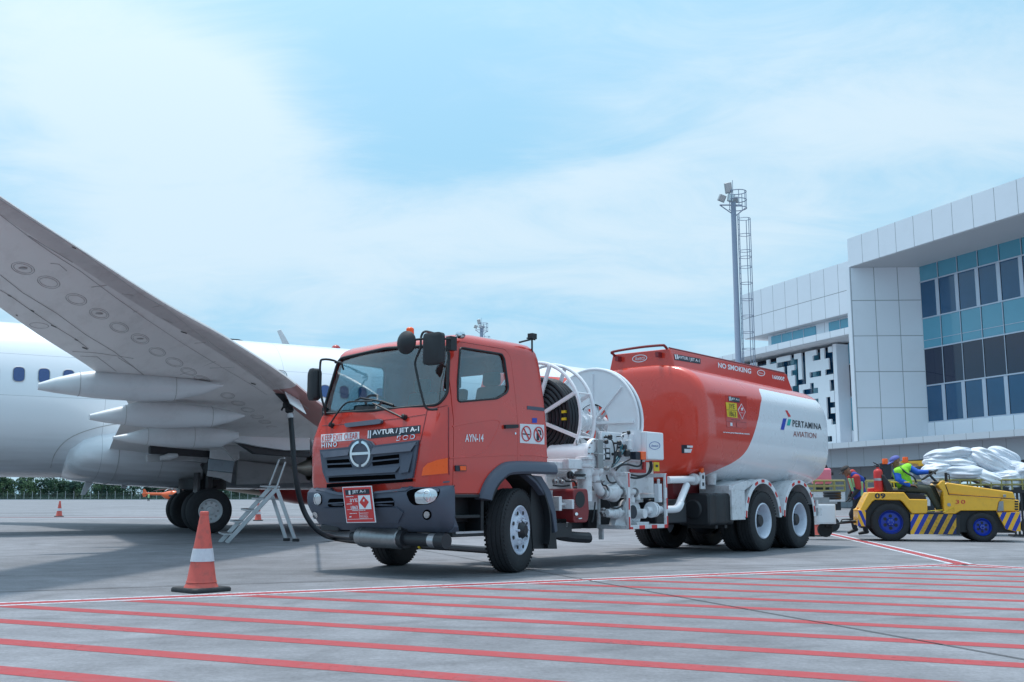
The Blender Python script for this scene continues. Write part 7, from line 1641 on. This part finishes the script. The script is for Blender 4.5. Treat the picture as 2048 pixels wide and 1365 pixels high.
gc=[]; hand(gc,wrN,-Zv-X*.4,-X,.3,1); hand(gc,wrF,-Zv-X*.4,-X,.3,-1); skinpart('gloves',[(a,b,r0+.005,r1+.005) for a,b,r0,r1 in gc]+[(elN,wrN,.05,.04),(elF,wrF,.05,.04)],M['glove'],wk,org,.0085,1)
for a in(anN,anF): skinpart('shoe',[(Vector((a.x+.03,a.y,max(.05,a.z-.02))),Vector((a.x-.15,a.y,.045+ (a.z-.09)*.4)),.048,.036)],M['shoe'],wk,org,.01)
cap_hat('cap',hd,f,u,s,M['capblack'],wk,org,.08)
# -- distant person by the helicopter tail
PO=DP(297,1002,235); o_=Vector((float(PO[0]),235,0)); k=1.0
bc=[(o_+Vector((0,0,.95)),o_+Vector((0,0,1.35)),.15,.17),(o_+Vector((-.1,0,.9)),o_+Vector((-.14,0,.1)),.09,.06),(o_+Vector((.1,0,.9)),o_+Vector((.14,0,.1)),.09,.06),(o_+Vector((-.2,0,1.4)),o_+Vector((-.28,0,.9)),.06,.04),(o_+Vector((.2,0,1.4)),o_+Vector((.28,0,.9)),.06,.04),(o_+Vector((0,0,1.45)),o_+Vector((0,0,1.62)),.06,.1)]
fp=link_mesh('ground_crew',blob('ground_crew',shift(bc,o_),M['skin'],.02,1)); fp.location=o_; tag(fp,'tiny distant person in a pale green vest by the orange helicopter tail','person')
skinpart('vest',[(o_+Vector((0,0,.85)),o_+Vector((0,0,1.38)),.2,.22)],M['palegreen'],fp,o_,.03,1); skinpart('trousers',[(o_+Vector((-.1,0,.88)),o_+Vector((-.14,0,.1)),.11,.08),(o_+Vector((.1,0,.88)),o_+Vector((.14,0,.1)),.11,.08)],M['trouserk'],fp,o_,.025,1)
# ---------------------------------------------------------------- sacks on a cart
M['sack2']=mat('pale_grey_sack',(.60,.64,.71),.5,0,.12,4,bump=.5,bscale=14,dirt=.35,dirtc=(.34,.37,.44)); M['sack3']=mat('bright_white_sack',(.84,.86,.90),.45,0,.08,4,bump=.5,bscale=14,dirt=.2,dirtc=(.5,.53,.6))
M['sack']=mat('white_woven_sack',(.72,.75,.81),.5,0,.10,4,bump=.5,bscale=14,dirt=.35,dirtc=(.42,.45,.52))
M['cartyel']=mat('cart_yellow_rail',(.33,.29,.10),.5,0,.1,5,dirt=.4,dirtc=(.3,.28,.12))
CD=25.0
CA=R(-12); co_=DP(1960,1040,CD); CF=Frame((co_[0],co_[1]),CA)
def cl(px,py,w=0.0): return CF.hit(px,py,y=w)
CT=empty('baggage_cart',(co_[0],co_[1],0),CA,'yellow railed flat cart loaded with white sacks behind the yellow tractor','baggage cart')
x0=cl(1868,960).x; x1=cl(2110,960).x; dz=cl(1960,972).z
mb=MB(); mb.box(x0,x1,-.7,.7,dz-.14,dz-.04); mb.build('cart_deck',M['blackm'],CT)
mb=MB()
for w in(-.7,.7):
    for z in(dz+.02,dz+.13): mb.rod((x0,w,z),(x1,w,z),.022,n=8)
    n=12
    for i in range(n+1): x=x0+(x1-x0)*i/n; mb.rod((x,w,dz-.1),(x,w,dz+.13),.02,n=8)
mb.build('cart_rail',M['cartyel'],CT)
for x in(x0+.5,x1-.5):
    for w in(-.6,.6): mb=MB(); mb.lathe((x,w-.06,.2),(0,1,0),[(0,.1),(0,.19),(.12,.19),(.12,.1)],24); mb.build('cart_wheel',M['tyre'],CT)
def sack(px,py,w,sx,sy,sz,rot,label,seed,tilt=0):
    c=cl(px,py,w); cw=Vector(CF.w(*c)); mb=MB(); nu,nv=96,70; rings=[]
    rm_=Matrix.Rotation(rot,3,'Y')@Matrix.Rotation(tilt,3,'Z')
    for i in range(nv+1):
        v=-PI/2+PI*(i+.02)/(nv+.04); row=[]
        for j in range(nu):
            t=2*PI*j/nu; e=.55
            sp=lambda x_,k_:math.copysign(abs(x_)**k_,x_)
            p=Vector((sp(math.sin(v),.6)*1.0,sp(math.cos(v),e)*sp(math.cos(t),.75),sp(math.cos(v),e)*sp(math.sin(t),.75)))
            q=Vector((p.x*sx*.92,p.y*sy*.9,p.z*sz*.92))
            n1=noise.noise(q*2.2+Vector((seed,seed*2,0))); n2=noise.noise(Vector((q.x*5,q.y*5,q.z*9))+Vector((seed*3,0,seed))); n3=abs(noise.noise(Vector((q.x*6+q.z*5,q.y*6,q.z*9-q.x*4))+Vector((0,seed,seed*5))))
            ang=math.atan2(q.z/sz,q.y/sy); gather=math.sin(ang*9+n1*5+seed)*(abs(p.x)**2.2)*.10; fold=abs(noise.noise(Vector((q.x*2.2+seed*3,q.y*9,q.z*13)))); dd=1+.20*n1+.26*(fold-.22)+gather; pinch=1-.42*abs(p.x)**4
            row.append(rm_@Vector((q.x*(1+.1*n1),q.y*dd*pinch,q.z*dd*pinch-.06*sz*(p.x**2))))
        rings.append(row)
    mb.loft(rings); o=mb.build('sack',M[('sack','sack2','sack3')[seed%3]],None,smooth=50,clean=True); o.location=cw; o.rotation_euler=(0,0,CA)
    tag(o,label,'sack','white plastic sacks piled on the cart')
sack(1897,910,-.1,.62,.42,.17,R(-6),'topmost white sack at the left end of the pile with a red mark',1)
sack(1899,927,-.15,.66,.45,.14,R(4),'flat white sack directly under the topmost left sack',2)
sack(1872,942,-.35,.42,.35,.20,R(-14),'white sack at the far left of the pile behind the steering wheel',3)
sack(1925,946,-.42,.55,.35,.19,R(2),'bulging white sack in the front middle of the pile above the bonnet',4)
sack(1947,921,.0,.50,.42,.20,R(12),'creased white sack bridging the middle of the pile top',5)
sack(1984,926,-.15,.62,.40,.26,R(28),'large folded white sack with a knotted peak right of the middle',6)
sack(2006,918,.15,.45,.40,.24,R(35),'round white sack at the upper right slope of the pile',7)
sack(1968,955,-.45,.55,.30,.20,R(24),'white sack drooping over the rail above the tractor bonnet',8)
sack(2007,957,-.35,.45,.35,.20,R(-4),'low white sack at the right just above the cart rail',9)
sack(2026,940,-.1,.38,.4,.20,R(10),'small crumpled white sack near the right edge of the pile',10)
sack(1885,960,-.3,.50,.4,.13,R(0),'lowest flat white sack under the driver outstretched arm',11)
sack(2024,975,-.5,.22,.25,.40,R(5),'upright white sack hanging down at the right beside the cart',12)
sack(2050,955,-.3,.30,.4,.34,R(0),'white sack cut by the right edge of the photo',13)
mb=MB(); c=cl(2003,896+4,-.15); 
# red printed marks on two sacks
for px,py in((1901,921),(2029,963)):
    pass
# yellow belt loader behind the driver
LO=DP(1815,960,31); LF=Frame((LO[0],LO[1]),R(-8)); ll=lambda x,y,w=0.0:LF.hit(*ZT(x,y),y=w)
BL=empty('belt_loader',(LO[0],LO[1],0),R(-8),'yellow belt loader with two amber beacons parked behind the seated driver','belt loader')
mb=MB(); mb.prism([ll(880,290),ll(880,262),ll(1300,255),ll(1330,262),ll(1200,300),ll(1150,325),ll(1100,330),ll(1090,300)],(0,.8,0)); mb.build('belt_frame',M['yellow'],BL,bevel=.02)
mb=MB(); mb.prism([ll(870,258),ll(1240,232),ll(1290,250),ll(880,268)],(0,.9,0)); mb.prism([ll(620,290),ll(760,285),ll(760,560),ll(620,560)],(.0,.6,0)); mb.build('belt',M['signk'],BL,bevel=.02)
mb=MB(); a=ll(760,560); b=ll(1280,600); mb.box(a.x-.5,b.x+.8,0,1.4,.35,1.0); mb.build('chassis',M['signk'],BL,bevel=.03)
mb=MB(); mb.prism([ll(900,330),ll(950,330),ll(950,600),ll(900,600)],(0,.1,0)); mb.prism([ll(1230,300),ll(1270,300),ll(1270,600),ll(1230,600)],(0,.1,0)); mb.build('support_post',M['yellow'],BL)
for x,y in((682,268),(934,247)): mb=MB(); c=ll(x,y); mb.lathe(c-Vector((0,0,.08)),(0,0,1),[(0,.085),(.13,.085),(.16,.07)],16); mb.build('amber_beacon',M['orange'],BL)
for x in(-.9,1.6): 
    for w in(.0,1.3): mb=MB(); mb.lathe((x,w-.1,.35),(0,1,0),[(0,.2),(0,.34),(.2,.34),(.2,.2)],26); mb.build('wheel',M['tyre'],BL)
# cart with rails behind the worker and the pink suitcase cart
def railcart(D,pxl,pxr,ytop,ybase,label,name='baggage_cart'):
    o0=DP(pxl,ybase,D); F=Frame((o0[0],o0[1]),R(-6)); E_=empty(name,(o0[0],o0[1],0),R(-6),label,'baggage cart'); a=F.hit(pxl,ybase,y=0); b=F.hit(pxr,ybase,y=0); t=F.hit(pxl,ytop,y=0).z; z=a.z
    mb=MB(); mb.box(a.x,b.x,0,1.4,z-.28,z); mb.build('cart_deck',M['white'],E_,bevel=.01)
    mb=MB()
    for w in(0,1.4):
        for q in(0,.5,1): mb.rod((a.x,w,z+(t-z)*q),(b.x,w,z+(t-z)*q),.025,n=8)
        for i in range(6): x=a.x+(b.x-a.x)*i/5; mb.rod((x,w,z),(x,w,t),.025,n=8)
    mb.build('cart_rail',M['cartyel'],E_)
    mb=MB(); mb.box(a.x+.1,b.x-.1,.1,1.3,z-.5,z-.28); mb.build('cart_underframe',M['blackm'],E_)
    for x in(a.x+.35,b.x-.35):
        for w in(.1,1.3): m2=MB(); m2.lathe((x,w-.06,.2),(0,1,0),[(0,.1),(0,.19),(.12,.19),(.12,.1)],22); m2.build('cart_wheel',M['tyre'],E_)
    return E_,F
c1,F1=railcart(27,1588,1690,962,982,'white and yellow railed cart carrying a pink suitcase behind the tank truck')
c2_,F2_=railcart(29,1733,1860,962,992,'yellow railed empty cart seen behind the tractor extinguisher')
mb=MB(); c=F1.hit(*ZV(290,600),y=-.02); d=F1.hit(*ZV(405,660),y=-.02); 
# pink suitcase lying on the cart
M['pink']=mat('pink_suitcase_shell',(.85,.20,.27),.35,0,.05,4,coat=.4)
a=F1.hit(*ZV(118,352),y=.2); b=F1.hit(*ZV(290,495),y=.2); so_=F1.w((a.x+b.x)/2,.35,b.z)
PS=empty('suitcase',tuple(so_),R(-6),'bright pink hard suitcase lying on the cart behind the tank truck','suitcase'); hw=(b.x-a.x)/2; hh=a.z-b.z
mb=MB(); mb.box(-hw,hw,-.2,.2,0,hh); mb.build('shell',M['pink'],PS,bevel=.05)
mb=MB()
for z in(hh*.35,hh*.65): mb.box(-hw+.03,hw-.03,-.206,.206,z-.008,z+.008)
mb.build('ridge',M['pink'],PS)
mb=MB(); mb.box(hw+.0,hw+.07,-.1,.1,hh*.55,hh*.75); mb.box(-hw-.01,-hw+.06,-.19,-.12,.02,hh*.9); mb.build('handle',M['black'],PS,bevel=.01)
# dark bag next to it
a=F1.hit(*ZV(150,340),y=.7); so_=F1.w(a.x,.8,F1.hit(*ZV(118,480),y=.8).z); mb=MB(); mb.ball((0,0,.3),.34,16,0,(1,.6,.95)); o=mb.build('travel_bag',M['trouserk']); o.location=tuple(so_); tag(o,'dark soft bag on the cart half hidden behind the truck tank','bag')
# towed white box trailer behind the truck with black roll on it
TO=DP(1656,1045,22.0); WF2=Frame((TO[0],TO[1]),R(-6)); tl=lambda x,y,w=0.0:WF2.hit(*ZV(x,y),y=w)
TRL=empty('utility_trailer',(TO[0],TO[1],0),R(-6),'small white box trailer hitched behind the yellow tractor','trailer')
a=tl(150,680); b=tl(332,862); mb=MB(); mb.box(a.x,b.x,0,.7,b.z,a.z); bx=mb.build('box_body',M['whiteclean'],TRL,bevel=.012)
mb=MB(); mb.box(a.x+.03,b.x-.03,-.008,0,b.z+.03,a.z-.03); mb.build('box_door',M['whiteclean'],bx,bevel=.004)
mb=MB(); mb.box(a.x-.5,b.x+.05,.05,.65,a.z+.005,a.z+.05); c=tl(140,640); mb.box(a.x-.4,b.x-.1,.1,.6,a.z+.05,a.z+.14); mb.build('top_frame',M['steel'],TRL)
mb=MB(); mb.lathe(tl(228,915,.3)-Vector((0,.08,0)),(0,1,0),[(0,.05),(0,.14),(.02,.15),(.14,.15),(.16,.14),(.16,.05)],24); mb.build('wheel',M['tyre'],TRL)
mb=MB(); p=tl(240,885,.2); q=tl(470,835,.2); mb.tube([p,(p+q)/2+Vector((0,0,.01)),q],.022,8); mb.tube([tl(370,850,.2),tl(385,820,.2),tl(470,815,.2)],.012,6); mb.rod(tl(250,882,.1),tl(250,850,.1),.02); mb.build('tow_bar',M['blackm'],TRL)
so_=WF2.w(*tl(296,640,.3)); mb=MB(); 
for k_ in range(3): mb.tube([Vector((math.cos(t)*.155,math.sin(t)*.12,.04+k_*.055)) for t in [2*PI*i/22 for i in range(22)]],.038,8,closed=True)
o=mb.build('coiled_hose',M['hose']); o.location=tuple(so_); tag(o,'coil of thick black hose lying on top of the white box trailer','hose coil')
# orange cone-like grey cart bits at far right: dark vertical stanchions
SO=DP(2040,1040,23.5); mb=MB(); 
ST=empty('equipment_stand',(float(SO[0]),float(SO[1]),0),R(-10),'dark slatted equipment stand cut by the right edge of the photo','stand')
for i in range(6): mb=MB(); mb.box(-.12+i*.085,-.085+i*.085,0,.05,.05,1.0); mb.build('slat',M['seat'],ST)
mb=MB(); mb.box(-.16,.5,-.02,.07,.98,1.04); mb.box(-.16,.5,-.02,.4,.02,.06); mb.build('stand_frame',M['seat'],ST)

# ---------------------------------------------------------------- small fittings in the pump bay
def ringon(px,py,w,ax,r0,r1,t,m='steel',name='pipe_clamp'):
    c=tp(*ZC(px,py),y=w); mb=MB(); mb.lathe(c-Vector(ax).normalized()*t/2,ax,[(0,r0),(0,r1),(t,r1),(t,r0)],18); return mb.build(name,M[m],TR)
ringon(575,640,.24,(.1,0,-1),.06,.078,.03); ringon(640,785,.24,(1,0,-.2),.06,.082,.03); ringon(880,772,.26,(1,0,0),.05,.075,.03); ringon(1045,780,.26,(1,0,-.4),.05,.072,.03)
ringon(340,600,.24,(0,0,1),.09,.118,.03); ringon(340,560,.24,(0,0,1),.09,.112,.02,'blackm'); ringon(1380,992,.17,(1,0,0),.055,.075,.03); ringon(1085,880,.26,(0,0,1),.05,.085,.03)
for pts in ([(150,600,.3),(210,640,.28),(300,640,.26),(330,700,.25)],[(700,560,.2),(720,620,.2),(760,660,.22),(820,650,.25)],[(640,620,.2),(650,680,.2),(700,700,.22),(720,760,.2)],[(730,900,.2),(760,960,.2),(830,975,.2),(900,940,.2)],[(40,690,.3),(150,700,.3),(240,690,.3)],[(520,1150,.3),(540,1080,.3),(560,900,.35)]):
    pipe('control_hose',[tp(*ZC(x,y),y=w) for x,y,w in pts],.012,M['hose'],n=6)
for x,y,w,r in ((60,640,.25,.035),(140,640,.25,.03),(250,560,.25,.05),(640,640,.18,.022),(700,480,.2,.03),(450,820,.2,.03),(650,1030,.2,.03),(660,990,.2,.025),(660,1060,.2,.025)):
    c=tp(*ZC(x,y),y=w); mb=MB(); mb.lathe(c,(0,-1,0),[(-.03,r*.7),(-.02,r),(.02,r),(.03,r*.6),(.05,r*.5)],10); mb.build('fitting',M['steel' if r<.04 else 'blackm'],TR)
for x0,y0,x1,y1,w in ((100,580,200,620,.4),(430,500,560,540,.5),(620,530,900,600,.52),(1120,620,1160,900,.5)):
    a=tp(*ZC(x0,y0),y=w); b=tp(*ZC(x1,y1),y=w); mb=MB(); mb.box(a.x,b.x,w,w+.05,b.z,a.z); mb.build('bracket',M['blackm' if y0<600 and x0>400 else 'white'],TR,bevel=.004)
